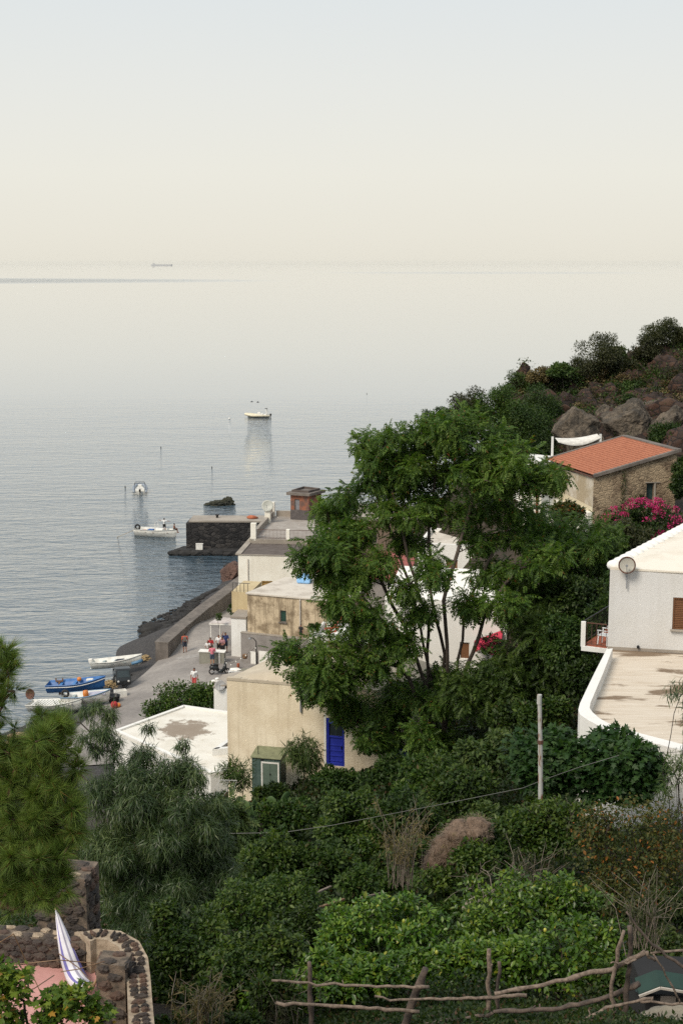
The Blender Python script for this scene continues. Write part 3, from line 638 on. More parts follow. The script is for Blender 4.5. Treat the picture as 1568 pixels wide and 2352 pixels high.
m = MB(); m.prism([xy(B0 + nn2 * .03 - d2 * .03), xy(B1 + nn2 * .03), xy(B1 - nn2 * .4), xy(B0 - nn2 * .4 - d2 * .03)], 4.752, 4.83); m.build('ledge', M_tan, ST)
pp = H2[0] + d2 * ((at(690, 1400, p0.y - 1.5).x - p0.x) / d2.x) + nn2 * .08
m = MB(); m.tube([(pp.x, pp.y, 4.85), (pp.x, pp.y, 8.0), (pp.x - nn2.x * .1, pp.y - nn2.y * .1, 8.1)], .07, 8); m.build('downpipe', M_pipe, ST)
tk = thing('water_tank', 'pale blue plastic water tank on the stained house roof', 'water tank', onz(699, 1339, SHz + .02))
tk.rotation_euler.z = R(-16)
M_tank = simple('blue_plastic', (.22, .46, .80), .4, (.28, .52, .84), 2)
MB().box((0, 0, .36), (1.25, .85, .72)).build('tank_body', M_tank, tk, bevel=.16); MB().lathe([(.26, .70), (.26, .79), (.2, .82), (.001, .83)], n=16).build('cap', M_tank, tk, True)
# panels against the grey wall, street lamp and its bulbs
for k, (u0, u1, v0, v1) in enumerate([(577, 592, 1501, 1530), (596, 634, 1498, 1546)]):
    f = B0 + d2 * ((at(u0, 1510, B0.y - .5).x - B0.x) / d2.x) + nn2 * .12; ww = (u1 - u0) / FP * 122
    m = MB(); m.prism([xy(f), xy(f + d2 * ww), xy(f + d2 * ww - nn2 * .06), xy(f - nn2 * .06)], 2.05 if k == 0 else 1.8, 3.25 + .12 * k)
    tag(m.build('white_board', M_white, None), ['narrow white board leaning on the grey basement wall', 'wide white board leaning on the grey wall right of lamp post'][k], 'board', 'white boards')
lp = thing('street_lamp', 'thin dark street lamp post before the grey basement wall', 'street lamp', (0, 0, 0))
q = at(589, 1530, 114.5); lp.location = (q.x, q.y, 2.0)
m = MB(); m.tube([(0, 0, 0), (0, 0, 2.6)], .055, 8); m.build('post', M_iron, lp)
m = MB(); m.tube([(0, 0, 2.6), (0, 0, 3.0), (-.25, -.05, 3.3), (-.5, -.1, 3.35)], [.045, .04, .035, .03], 8); m.build('arm', M_iron, lp)
MB().lathe([(.05, .12), (.16, 0), (.14, -.02), (.001, -.03)], (-.52, -.1, 3.25), 12).build('lamp_head', M_greypipe, lp, True)
fl = thing('light_string', 'string of small white bulbs hanging from the lamp post', 'light string', lp.location)
pts = [Vector((-.05, 0, 2.5)) + Vector((-.42, .1, -.33)) * k - Vector((0, 0, .05 * math.sin(k))) for k in range(6)]
MB().tube(pts, .012, 5).build('wire', M_iron, fl)
for p in pts: MB().ell(p - Vector((0, 0, .07)), (.06, .06, .08), 6).build('bulb', M_white, fl, True)
# ---- bar building by the street
BR = thing('bar_building', 'narrow white street building with cream upper room beside the canopy', 'building', (-8, 122, 2), world=True)
q0 = onz(532, 1508, 2.1); q1 = onz(565, 1512, 2.1); d3 = dirv(-14); e3 = dirv(80)
a = Vector((q0.x, q0.y, 0)); H4 = [a, a + d3 * 1.35, a + d3 * 1.35 + e3 * 7, a + e3 * 7]
m = MB(); fr = shell(m, H4, 1.2, 5.55, [(3, 4.2, 5.4, 2.2, 4.3)], True, 0, 1); m.build('wall', [M_whitew, M_tan], BR); pane(fr[0], BR, 'door', M_shutter, M_white, 2)
m = MB(); m.prism([xy(H4[0] + Vector((-.06, -.06, 0))), xy(H4[1] + Vector((.02, -.06, 0))), xy(H4[2]), xy(H4[3])], 5.552, 5.72); m.build('coping', M_tan, BR)
m = MB(); U = [a + e3 * 2.6 - d3 * .6, a + e3 * 2.6 + d3 * 1.1, a + e3 * 7 + d3 * 1.1, a + e3 * 7 - d3 * .6]
m.prism([xy(p) for p in U], 5.4, 7.3); m.build('upper_room', plaster('ochre_render', (.55, .45, .27), (.4, .3, .17), .4, .6, .3, .2), BR)
m = MB()
for k in range(5):
    p = U[0] + d3 * (.1 + .35 * k); m.tube([(p.x, p.y, 7.3), (p.x, p.y, 8.1)], .025, 6)
m.tube([(U[0].x, U[0].y, 8.1), (U[1].x, U[1].y, 8.1)], .03, 6); m.build('railing', M_iron, BR)
# canopy, counter
CN = thing('bar_canopy', 'white framed awning on a thin post at the street bar', 'canopy', (-10, 121, 2.1), world=True)
Cq = [onz(481, 1432, 4.25), onz(531, 1434, 4.6), onz(535, 1421, 4.75), onz(502, 1419, 4.4)]
m = MB(); v8 = [tuple(p) for p in Cq] + [tuple(p + Vector((0, 0, .07))) for p in Cq]; m.add(v8, [(3, 2, 1, 0), (4, 5, 6, 7), (0, 1, 5, 4), (1, 2, 6, 5), (2, 3, 7, 6), (3, 0, 4, 7)])
m.build('awning', simple('awning_cloth', (.55, .50, .48), .8), CN)
m = MB()
for a_, b_ in ((0, 1), (0, 3), (3, 2)): m.bar(Cq[a_] + Vector((0, 0, -.05)), Cq[b_] + Vector((0, 0, -.05)), .08)
m.build('frame', M_white, CN)
for i in (0, 3):
    pq = Cq[i] + Vector((.12, .05, -.06)); MB().tube([(pq.x, pq.y, 2.15), (pq.x, pq.y, pq.z)], .05, 8).build('post', M_white, CN)
CT_ = thing('bar_counter', 'grey concrete bar counter with white top under the canopy', 'counter', (-11, 118, 2.1), world=True)
c0 = onz(458, 1524, 2.1); c1 = onz(515, 1526, 2.1); dc = Vector((c1.x - c0.x, c1.y - c0.y, 0)); Lc = dc.length; dc.normalize(); ec = Vector((-dc.y, dc.x, 0)); a = Vector((c0.x, c0.y, 0))
m = MB(); m.prism([xy(a), xy(a + dc * Lc), xy(a + dc * Lc + ec * .7), xy(a + ec * .7)], 2.0, 3.12); m.build('counter_body', plaster('grey_green_concrete', (.27, .265, .22), (.2, .19, .16), .6, 1.2, .3, .3), CT_)
m = MB(); m.prism([xy(a - dc * .06 - ec * .06), xy(a + dc * (Lc + .06) - ec * .06), xy(a + dc * (Lc + .06) + ec * .78), xy(a - dc * .06 + ec * .78)], 3.122, 3.18); m.build('counter_top', M_white, CT_)
m = MB(); m.prism([xy(a + dc * (Lc - .45) - ec * .05), xy(a + dc * (Lc - .36) - ec * .05), xy(a + dc * (Lc - .36) - ec * .002), xy(a + dc * (Lc - .45) - ec * .002)], 2.1, 3.1); m.build('leg', M_white, CT_)
# ---- beige house with blue door
BZ = 13.05
p0 = onz(521, 1557, BZ); p1 = onz(663, 1568.5, BZ); b0 = onz(622, 1508, BZ)
d5 = Vector((p1.x - p0.x, p1.y - p0.y, 0)).normalized(); e5 = Vector((b0.x - p0.x, b0.y - p0.y, 0)); L5 = e5.length; e5.normalize(); n5 = Vector((d5.y, -d5.x, 0))
a = Vector((p0.x, p0.y, 0)); H5 = [a, a + d5 * 9.6, a + d5 * 9.6 + e5 * (L5 + 1), a + e5 * (L5 + 1)]
BH = thing('beige_house', 'beige plastered house with blue door behind the tall tree', 'house', (-2, 78, 7), world=True)
def on_front(u, v=1700):      # distance along the front wall where a sight line meets it
    r_ = ray(u, v); A2 = np.array([[r_.x, -d5.x], [r_.y, -d5.y]]); s_ = np.linalg.solve(A2, np.array([a.x, a.y])); return s_[1]
sd0, sd1 = on_front(749), on_front(791)
dz0 = CAMZ + ray(770, 1757).z * ((a + d5 * sd0).y / ray(770, 1757).y); dz1 = CAMZ + ray(770, 1648).z * ((a + d5 * sd0).y / ray(770, 1648).y)
sd2, sd3 = on_front(905), on_front(921)
m = MB(); fr = shell(m, H5, 4.5, BZ - .12, [(0, sd0, sd1, dz0, dz1), (0, sd2, sd3 + .4, dz0 - .5, dz0 + 1.5)], False); m.build('wall', M_beige, BH)
dr = pane(fr[0], BH, 'door', M_blue, M_blue, 1, None, slats=0, fw=.13)
P = fr[0][0]; zc = dz0 + (dz1 - dz0) * .62
m = MB(); m.add([P(sd0 + .16, zc, .12), P(sd1 - .16, zc, .12), P(sd1 - .16, dz1 - .35, .12), P(sd0 + .16, dz1 - .35, .12)], [(0, 1, 2, 3)]); m.build('pane', M_glass, dr)
for z_ in (zc - .05, dz1 - .3): MB().bar(P(sd0 + .1, z_, .1), P(sd1 - .1, z_, .1), .09).build('rail', M_blue, dr)
for k in range(4): MB().bar(P(sd0 + .18, dz0 + .25 + k * .3, .115), P(sd1 - .18, dz0 + .25 + k * .3, .115), .05).build('panel', M_blue, dr)
m = MB(); m.box(P(sd1 - .2, dz0 + 1.05, .07), (.05, .08, .16)); m.build('handle', M_iron, dr)
pane(fr[1], BH, 'door', M_blue, M_blue, 1)
m = MB()          # pilaster strip of paler plaster beside the door
m.add([P(sd0 - .12, 7, -.012), P(sd0 - .01, 7, -.012), P(sd0 - .01, dz1 + .2, -.012), P(sd0 - .12, dz1 + .2, -.012)], [(0, 1, 2, 3)]); m.build('door_trim', M_whitew, BH)
# shallow vault of the roof
m = MB(); NX, NY = 40, 14; vs = []; fs = []
DL = L5 + 1
for j in range(NY + 1):
    for i in range(NX + 1):
        s = i / NX; t = j / NY; x = s * 9.6
        k = max(0.0, 1 - ((x - 4.9) / 4.5) ** 2); hump = .62 * k ** .8 if k > 0 else 0
        q = a + d5 * (x) + e5 * (t * DL); edge = min(1, t * 12)
        vs.append((q.x, q.y, BZ - .1 + hump * edge + .02))
for j in range(NY):
    for i in range(NX): b = j * (NX + 1) + i; fs.append((b, b + 1, b + NX + 2, b + NX + 1))
m.add(vs, fs); m.build('roof', M_beigeroof, BH, True)
m = MB()
for i in range(24):
    x = 9.6 * i / 24; q = a + d5 * x; q2 = a + d5 * (x + .4); h1 = .08 + .03 * math.sin(i * 2.3)
    m.prism([xy(q + n5 * .03), xy(q2 + n5 * .03), xy(q2 - n5 * .3), xy(q - n5 * .3)], BZ - .13, BZ + .02 + .015 * math.sin(i * 1.7))
m.build('roof_edge', M_beigeroof, BH)
def pipe_on(parent, u, v0, v1, rad, mat, name='downpipe'):
    s = on_front(u); q = a + d5 * s + n5 * .09; z0 = CAMZ + ray(u, v0).z * (q.y / ray(u, v0).y); z1 = CAMZ + ray(u, v1).z * (q.y / ray(u, v1).y)
    return MB().tube([(q.x, q.y, z1), (q.x, q.y, z0)], rad, 8).build(name, mat, parent)
pipe_on(BH, 692, 1520, 1636, .055, M_greypipe)
s = on_front(700); q = a + d5 * s + n5 * .05; m = MB(); m.box((q.x, q.y, 12.75), (.35, .2, .9), rz=R(-14)); m.build('meter_box', M_whitew, BH)
# ---- low white house with flat roof
LZ = 5.5
r0 = onz(422, 1622, LZ); r1 = onz(525, 1638, LZ); r2 = onz(262, 1680, LZ); r3 = onz(484, 1778, LZ)
LW = thing('low_white_house', 'low white house whose flat roof has a brown dust stain', 'house', (-10, 88, 2), world=True)
Lp = [r2, Vector((r3.x, r3.y, 0)), Vector((r3.x + 3.2, r3.y + 1.2, 0)), Vector((r1.x + 1.2, r1.y - .4, 0)), r0]
def roofstain():
    mm, n, b, o = newmat('white_roof_with_dust'); b.inputs['Roughness'].default_value = .9
    t = n.nodes.new('ShaderNodeTexCoord'); c_ = onz(425, 1676, LZ) - Vector((-10, 88, 2))
    mp = n.nodes.new('ShaderNodeMapping'); n.links.new(t.outputs['Object'], mp.inputs[0]); mp.inputs['Location'].default_value = (-c_.x * .42, -c_.y * .34, 0); mp.inputs['Scale'].default_value = (.42, .34, 0)
    g = n.nodes.new('ShaderNodeVectorMath'); g.operation = 'LENGTH'; n.links.new(mp.outputs[0], g.inputs[0])
    k = n.nodes.new('ShaderNodeMath'); k.operation = 'MULTIPLY_ADD'; n.links.new(noise_n(n, .9, 6, .7), k.inputs[0]); k.inputs[1].default_value = 2.2; ks = n.nodes.new('ShaderNodeMath'); ks.operation = 'SUBTRACT'; n.links.new(g.outputs['Value'], ks.inputs[0]); ks.inputs[1].default_value = 1.0; n.links.new(ks.outputs[0], k.inputs[2])
    f = ramp(n, k.outputs[0], [(.0, .95), (.62, .9), (.82, 0.0)])
    base = mixc(n, ramp(n, noise_n(n, .6, 6, .65), [(.45, 0.0), (.7, .6)]), (.70, .675, .61), (.52, .47, .39))
    n.links.new(mixc(n, f, base, (.23, .18, .135)), b.inputs['Base Color']); return mm
m = MB(); m.prism([xy(p) for p in Lp], 1.0, LZ - .16, 0); m.build('wall', M_whitebright, LW)
m = MB(); m.prism([xy(p) for p in Lp], LZ - .155, LZ - .02); m.build('roof', roofstain(), LW)
m = MB(); inset_parapet(m, Lp, .28, LZ - .018, LZ + .1); m.build('parapet', M_whitebright, LW)
s0 = onz(488, 1736, LZ); sk = [s0, s0 + Vector((2.2, .6, 0)), s0 + Vector((2.9, 3.0, 0)), s0 + Vector((.9, 2.3, 0))]
m = MB(); inset_parapet(m, sk, .3, LZ - .018, LZ + .42); m.build('skylight_curb', M_whitew, LW)
m = MB()
for k in range(9): f0 = sk[0].lerp(sk[3], .12 + .095 * k); f1 = sk[1].lerp(sk[2], .12 + .095 * k); m.bar((f0.x + .2, f0.y, LZ + .25), (f1.x - .2, f1.y, LZ + .25), .1, .05)
m.build('grating', simple('wood_slats', (.22, .15, .10), .8), LW)
# small block with dish
SB = thing('small_white_block', 'little white hut with sloping tile roof beside the beige house', 'hut', (-8.2, 97, 2), world=True)
q0 = at(492, 1640, 97); q1 = at(524, 1640, 96.6)
poly = [(q0.x, q0.y), (q1.x + .4, q1.y), (q1.x + .9, q1.y + 2.4), (q0.x + .5, q0.y + 2.4)]
zb = CAMZ + ray(492, 1579).z * (97 / ray(492, 1579).y)
m = MB(); shell(m, poly, 1.5, zb, [], False); m.build('wall', M_whitew, SB)
m = MB(); vs = [(poly[0][0] - .06, poly[0][1] - .08, zb), (poly[1][0], poly[1][1] - .08, zb + .35), (poly[2][0], poly[2][1], zb + .55), (poly[3][0] - .06, poly[3][1], zb + .15)]
m.add(vs + [(p[0], p[1], p[2] + .09) for p in vs], [(3, 2, 1, 0), (4, 5, 6, 7), (0, 1, 5, 4), (1, 2, 6, 5), (2, 3, 7, 6), (3, 0, 4, 7)]); m.build('roof', M_tan, SB)
pq = at(506, 1590, 96.9); pq.z = zb - .4
dish('satellite_dish', 'round grey satellite dish on the little white hut by the hedge', pq, .38, (.05, -1, .45), simple('grey_dish', (.36, .36, .36), .5), .55, group='satellite dishes')
# ---- houses half hidden behind the tall tree
WA = thing('white_gable_house', 'white walled house seen through the tall tree trunks', 'house', (7, 97, 8), world=True)
q0 = at(884, 1380, 95.5); g = [(q0.x, q0.y), (q0.x + 8.2, q0.y - 1.8), (q0.x + 9.6, q0.y + 5), (q0.x + 1.6, q0.y + 6.8)]
zA = CAMZ + ray(884, 1372).z * (95.5 / ray(884, 1372).y)
m = MB(); fr = shell(m, g, 5, zA, [(0, 2.55, 3.3, 6.2, 8.3), (0, 5.2, 5.9, 9.2, 10.4)], True); m.build('wall', M_whitebright, WA)
pane(fr[0], WA, 'door', simple('blue_grey_door', (.10, .12, .22), .5), M_white, 1); pane(fr[1], WA, 'window', M_shutter, M_white, 1)
m = MB(); vs = [(g[0][0], g[0][1], zA), (g[1][0], g[1][1], zA), ((g[1][0] + g[2][0]) / 2 + .2, (g[1][1] + g[2][1]) / 2, zA + 1.5), ((g[0][0] + g[3][0]) / 2 + .4, (g[0][1] + g[3][1]) / 2, zA + 1.5), (g[2][0], g[2][1], zA), (g[3][0], g[3][1], zA)]
m.add(vs, [(0, 1, 2, 3), (3, 2, 4, 5), (0, 3, 5), (1, 4, 2)]); m.build('roof', M_whitebright, WA)
AW = thing('red_awning', 'small crimson awning on the white wall behind the tree', 'awning', (0, 0, 0), world=True)
q0, q1 = at(1086, 1500, 92.6), at(1150, 1466, 92.2)
m = MB(); vs = [q0, q0 + Vector((1.9, 0, .95)), q0 + Vector((2.1, 1.2, 1.25)), q0 + Vector((.2, 1.2, .5))]
m.add([tuple(p) for p in vs] + [tuple(p + Vector((0, 0, .05))) for p in vs], [(3, 2, 1, 0), (4, 5, 6, 7), (0, 1, 5, 4), (1, 2, 6, 5), (2, 3, 7, 6), (3, 0, 4, 7)]); m.build('cloth', simple('crimson_cloth', (.45, .025, .06), .8), AW)
for p_, q_ in ((vs[0], vs[3]), (vs[1], vs[2])): MB().tube([p_, q_], .03).build('frame_bar', M_iron, AW)
WB = thing('upper_white_house', 'white house higher up behind the crown of the tall tree', 'house', (9, 110, 8), world=True)
q0 = at(958, 1300, 109); g = [(q0.x, q0.y), (q0.x + 6.6, q0.y - 1.5), (q0.x + 8, q0.y + 5), (q0.x + 1.4, q0.y + 6.5)]; zB = CAMZ + ray(958, 1256).z * (109 / ray(958, 1256).y)
m = MB(); fr = shell(m, g, 6, zB, [(0, 2.2, 3.2, zB - 1.9, zB - .9)], True, 0, 1); m.build('wall', [M_whitebright, M_roofpale], WB); pane(fr[0], WB, 'window', M_shutter, M_white, 2)
m = MB(); inset_parapet(m, g, .25, zB + .002, zB + .3); m.build('parapet', M_whitebright, WB)
PR = thing('porch_house', 'grey porch with pinkish tile roof left of the white gable wall', 'house', (3, 104, 6), world=True)
q0 = at(838, 1340, 103); g = [(q0.x, q0.y), (q0.x + 3.1, q0.y - .7), (q0.x + 4, q0.y + 4), (q0.x + .8, q0.y + 4.6)]; zP = CAMZ + ray(860, 1326).z * (103 / ray(860, 1326).y)
m = MB(); fr = shell(m, g, 3, zP, [(0, 1.6, 2.4, zP - .9, zP - .25)], False); m.build('wall', M_greywall, PR); pane(fr[0], PR, 'window', M_dark, M_white, 1)
m = MB(); vs = [(g[0][0] - .3, g[0][1] - .4, zP), (g[1][0] + .2, g[1][1] - .4, zP), (g[2][0], g[2][1], zP + 1.0), (g[3][0], g[3][1], zP + 1.0)]
m.add(vs + [(p[0], p[1], p[2] + .1) for p in vs], [(3, 2, 1, 0), (4, 5, 6, 7), (0, 1, 5, 4), (1, 2, 6, 5), (2, 3, 7, 6), (3, 0, 4, 7)]); m.build('roof', simple('pink_tiles', (.30, .085, .075), .85, (.2, .07, .06), 4, .4), PR)
BB = thing('brown_house', 'dull brown house beyond the tree near the breakwater', 'house', (4, 132, 4), world=True)
q0 = at(770, 1240, 132); g = [(q0.x, q0.y), (q0.x + 12.5, q0.y - 2.5), (q0.x + 14, q0.y + 6), (q0.x + 2, q0.y + 8)]; zB = CAMZ + ray(850, 1197).z * (131 / ray(850, 1197).y)
m = MB(); fr = shell(m, g, 2.5, zB, [(0, 3, 4, zB - 2.2, zB - .9), (0, 7, 8, zB - 2.2, zB - .9)], False); m.build('wall', M_brownwall, BB)
for f in fr: pane(f, BB, 'window', M_dark, M_tan, 2)
m = MB(); m.prism([(p[0], p[1]) for p in g], zB, zB + .12); m.build('roof', M_tan, BB)
YH = thing('yellow_house', 'pale yellow house glimpsed between low branches of the tree', 'house', (1, 92, 6), world=True)
q0 = at(755, 1520, 93); g = [(q0.x, q0.y), (q0.x + 3.8, q0.y - .9), (q0.x + 4.8, q0.y + 4), (q0.x + 1, q0.y + 5)]; zY = CAMZ + ray(755, 1478).z * (93 / ray(755, 1478).y)
m = MB(); fr = shell(m, g, 4, zY, [(0, 1.2, 2.0, zY - 2.4, zY - 1.2)], False); m.build('wall', plaster('yellow_render', (.62, .52, .27), (.5, .4, .22), .3, .5, .2, .2), YH)
pane(fr[0], YH, 'window', M_shutter, M_white, 2); m = MB(); m.prism(g, zY, zY + .12); m.build('roof', M_whitew, YH)
# terrace with red pergola beside the stained house
PT = thing('roof_patio', 'small white walled patio with red beams above the stained house', 'patio', (-1, 108, 5), world=True)
zt_ = CAMZ + ray(715, 1462).z * (109 / ray(715, 1462).y)
q0 = at(714, 1470, 109); q1 = at(757, 1468, 108.2)
poly = [(q0.x, q0.y), (q1.x + 4.5, q1.y - .9), (q1.x + 5.3, q1.y + 3.4), (q0.x + .9, q0.y + 4.6)]
m = MB(); m.prism(poly, 2.5, zt_ - .35); m.build('base_wall', M_whitew, PT)
m = MB(); inset_parapet(m, poly, .2, zt_ - .348, zt_ + .05); m.build('parapet', M_whitew, PT)
for i, (u, v0, v1, Y) in enumerate([(714, 1445, 1475, 108.9), (757, 1450, 1478, 108.1), (806, 1402, 1440, 107.4)]):
    p = at(u, v1, Y); zt2 = CAMZ + ray(u, v0).z * (Y / ray(u, v0).y); MB().box((p.x, p.y, (p.z + zt2) / 2), (.28, .28, zt2 - p.z)).build('post', M_whitew, PT)
M_redbeam = simple('red_oxide_beam', (.33, .06, .03), .6, (.25, .05, .03), 3)
PG = thing('pergola', 'rust red timber pergola over the small patio', 'pergola', (0, 108, 8), world=True)
for (u0, v0, Y0, u1, v1, Y1) in [(755, 1452, 108, 796, 1408, 110), (745, 1444, 108.4, 835, 1433, 107.2), (752, 1454, 107.6, 812, 1439, 106.6), (778, 1422, 109.5, 905, 1405, 108), (800, 1414, 110, 920, 1398, 108.6)]:
    MB().bar(at(u0, v0, Y0), at(u1, v1, Y1), .16, .14).build('beam', M_redbeam, PG)
m = MB(); p = at(757, 1455, 108); m.bar((p.x, p.y, p.z - .02), (p.x, p.y, p.z - .9), .1); m.build('strut', M_redbeam, PG)
# ---- house with the red tiled roof
zE, zR = 22.0, 23.6
RB = onz(1362, 1094, zE); RL = onz(1252, 1057, zE); RR = onz(1556, 1036, zR)
dE = Vector((RL.x - RB.x, RL.y - RB.y, 0)); dW = Vector((RR.x - RB.x, RR.y - RB.y, 0))
RT = RB + dE + dW
RH = thing('red_roof_house', 'old stone house with orange tiled roof below the cliff', 'house', (19, 99, 18), world=True)
B_, L__, R__, T_ = [Vector((p.x, p.y, 0)) for p in (RB, RL, RR, RT)]
cen = (B_ + L__ + R__ + T_) / 4
wp = [cen + (p - cen) * .985 for p in (B_, R__, T_, L__)]
zg = 17.6
m = MB()
def zr_at(p): t = (p - B_).dot(dW) / dW.length_squared; return zE + (zR - zE) * t
nW = Vector((dW.y, -dW.x, 0)).normalized(); dWn = dW.normalized()
# right wall with a real window opening; the other walls plain
sW = dW.length * .985; s0w = sW * .645; s1w = sW * .735; zw0, zw1 = 20.05, 21.45
def rw(s, z, k=0): return tuple(wp[0] + dWn * s - nW * k + Vector((0, 0, z)))
top = lambda s: zE + (zR - zE) * (s / dW.length) - .09
for (s0, s1, z0, z1) in ((0, s0w, zg, None), (s1w, sW, zg, None), (s0w, s1w, zg, zw0)):
    m.add([rw(s0, z0), rw(s1, z0), rw(s1, z1 if z1 else top(s1)), rw(s0, z1 if z1 else top(s0))], [(0, 1, 2, 3)])
m.add([rw(s0w, zw1), rw(s1w, zw1), rw(s1w, top(s1w)), rw(s0w, top(s0w))], [(0, 1, 2, 3)])
m.add([rw(s0w, zw0), rw(s1w, zw0), rw(s1w, zw1), rw(s0w, zw1), rw(s0w, zw0, .3), rw(s1w, zw0, .3), rw(s1w, zw1, .3), rw(s0w, zw1, .3)], [(0, 4, 5, 1), (1, 5, 6, 2), (2, 6, 7, 3), (3, 7, 4, 0)])
for i in (1, 2):
    p, q = wp[i], wp[i + 1]; m.add([(p.x, p.y, zg), (q.x, q.y, zg), (q.x, q.y, zr_at(q) - .09), (p.x, p.y, zr_at(p) - .09)], [(0, 1, 2, 3)])
m.build('stone_wall', M_oldwall, RH)
m = MB(); p, q = wp[3], wp[0]; m.add([(p.x, p.y, zg), (q.x, q.y, zg), (q.x, q.y, zr_at(q) - .09), (p.x, p.y, zr_at(p) - .09)], [(0, 1, 2, 3)])
m.build('side_wall', plaster('patchy_cream', (.55, .50, .42), (.31, .235, .13), .85, .45, .3, .4, lo=.44, hi=.58), RH)
nL = Vector((-dE.y, dE.x, 0)).normalized() * -1
if nL.dot(cen - B_) > 0: nL = -nL
m = MB(); b0 = wp[0] + nL * .02; b1 = wp[3] + nL * .02
m.add([(b1.x, b1.y, zg), (b0.x, b0.y, zg), (b0.x, b0.y, 19.9), (b1.x, b1.y, 20.3)], [(0, 1, 2, 3)]); m.build('lower_band', plaster('cream_band', (.62, .56, .42), (.5, .4, .24), .5, .6, .3, .2), RH)
m = MB(); b0 = wp[0] + nL * .35; b1 = wp[3] + nL * .35
m.prism([xy(wp[0] + nL * .021), xy(b0), xy(b1), xy(wp[3] + nL * .021)][::-1], zg, 19.55); m.build('buttress_wall', M_cream, RH)
m = MB(); m.add([rw(s0w, zw0, .26), rw(s1w, zw0, .26), rw(s1w, zw1, .26), rw(s0w, zw1, .26)], [(0, 1, 2, 3)]); w = m.build('window', simple('teal_shutter', (.02, .05, .05), .6), RH)
m = MB(); m.bar(rw(s1w + .06, zw0, -.01), rw(s1w + .06, zw1 + .01, -.01), .12, .05); m.build('jamb', M_tan, w); MB().bar(rw(s0w - .1, zw1 + .06, -.01), rw(s1w + .4, zw1 + .06, -.01), .1, .05).build('lintel', M_tan, w)
m = MB(); m.add([rw(s0w + .05, zw0 - .75, -.012), rw(s1w - .02, zw0 - .75, -.012), rw(s1w, zw0 - .02, -.012), rw(s0w, zw0 - .02, -.012)], [(0, 1, 2, 3)]); m.build('patch', M_whitew, RH)
# tiles: rows of half-round tiles laid down the slope
def tile_roof():
    NS = 44; vs = []; fs = []; NR = 22; per = 8
    up = (RR - RB); along = (RL - RB); nrm = along.cross(up).normalized()
    if nrm.z < 0: nrm = -nrm
    cols = NS * per
    for j in range(NR * 2):
        r = j // 2; t = (r + (0 if j % 2 == 0 else 1)) / NR; lift = .05 if j % 2 == 0 else .0
        for i in range(cols + 1):
            s = i / cols; h = abs(math.sin(math.pi * i / per)) * .075
            p = RB + along * (s * 1.0) + up * t * 1.0 + nrm * (h + lift + .02); vs.append(p)
    w = cols + 1
    for j in range(NR * 2 - 1):
        for i in range(cols): b = j * w + i; fs.append((b, b + 1, b + w + 1, b + w))
    return MB().add(vs, fs)
def tilemat():
    mm, n, b, o = newmat('orange_clay_tiles'); b.inputs['Roughness'].default_value = .85
    t = noise_n(n, 6.5, 4, .75); t2 = noise_n(n, .8, 5, .6)
    x = ramp(n, t, [(.3, (.22, .078, .045)), (.5, (.36, .135, .075)), (.72, (.46, .20, .12))]); x = mixc(n, ramp(n, t2, [(.45, 0.0), (.7, .5)]), x, (.32, .12, .07))
    n.links.new(x, b.inputs['Base Color']); return mm
tile_roof().build('roof', tilemat(), RH)
m = MB(); zz = Vector((0, 0, .03))
m.bar(RB + zz, RR + zz, .34, .2); m.bar(RL + zz, RT.xy.to_3d() + Vector((0, 0, zR)) + zz, .3, .2); m.bar(RR + zz, RT.xy.to_3d() + Vector((0, 0, zR)) + zz, .5, .22); m.build('verge', M_conc, RH)
m = MB(); e0 = RB + nL * .06 + Vector((0, 0, -.05)); m.bar(e0, RL + nL * .06 + Vector((0, 0, -.05)), .1, .1); m.build('gutter', M_rust, RH)
# pale annex and shade sail on its far left
AN = thing('annex_wall', 'white stepped annex wall left of the orange roofed house', 'annex', (14, 104, 18), world=True)
q0, q1, q2 = at(1212, 1056, 106), at(1250, 1056, 105), at(1168, 1105, 107.5)
m = MB(); m.prism([(q0.x, q0.y), (q1.x + .4, q1.y), (q1.x + 1.2, q1.y + 3), (q0.x + .6, q0.y + 3.4)], 17, q0.z); m.build('wall', M_whitew, AN)
m = MB(); vs = [(q2.x, q2.y, q2.z - 1.5), (q0.x, q0.y - .02, q0.z - 3), (q0.x, q0.y - .02, q0.z - .05), (q2.x, q2.y, q2.z)]
m.add(vs + [(p[0] + .3, p[1] + .6, p[2]) for p in vs], [(0, 1, 2, 3), (7, 6, 5, 4), (3, 2, 6, 7), (0, 3, 7, 4)]); m.build('stair_wall', M_whitew, AN)
m = MB(); m.prism([(q0.x - .9, q0.y - 1.6), (q1.x + .2, q1.y - 2), (q1.x + .4, q1.y - .1), (q0.x - .4, q0.y - .05)], 16, q0.z - 2.3); m.build('porch', M_cream, AN)
for u in (1233, 1248): p = at(u, 1120, 103.5); MB().tube([(p.x, p.y, 17), (p.x, p.y, q0.z - .9)], .09, 8).build('post', simple('red_post_%d' % u, (.24, .05, .03), .6), AN)
SS = thing('shade_sail', 'white shade sail stretched between two poles behind the roof', 'shade sail', (17, 108, 19), world=True)
s0, s1 = at(1268, 1008, 108), at(1378, 1003, 109)
M_canvas = simple('white_canvas', (.72, .70, .65), .8)
for p, tp in ((at(1268, 1006, 108), 0), (at(1378, 1000, 109), 1)): MB().bar((p.x, p.y, 18.5), (p.x, p.y, p.z + .1), .16).build('pole', M_whitew, SS)
m = MB(); NN = 12; vs = []; fs = []
for j in range(2):
    for i in range(NN + 1):
        t = i / NN; p = (s0 + Vector((.4, 0, -.15))).lerp(s1, t); sag = .17 * math.sin(math.pi * t); vs.append((p.x, p.y - .1 + j * 1.6, p.z - .05 - sag * (1.5 - .6 * j) + .22 * j - j * .12))
for i in range(NN): fs.append((i, i + 1, NN + 2 + i, NN + 1 + i))
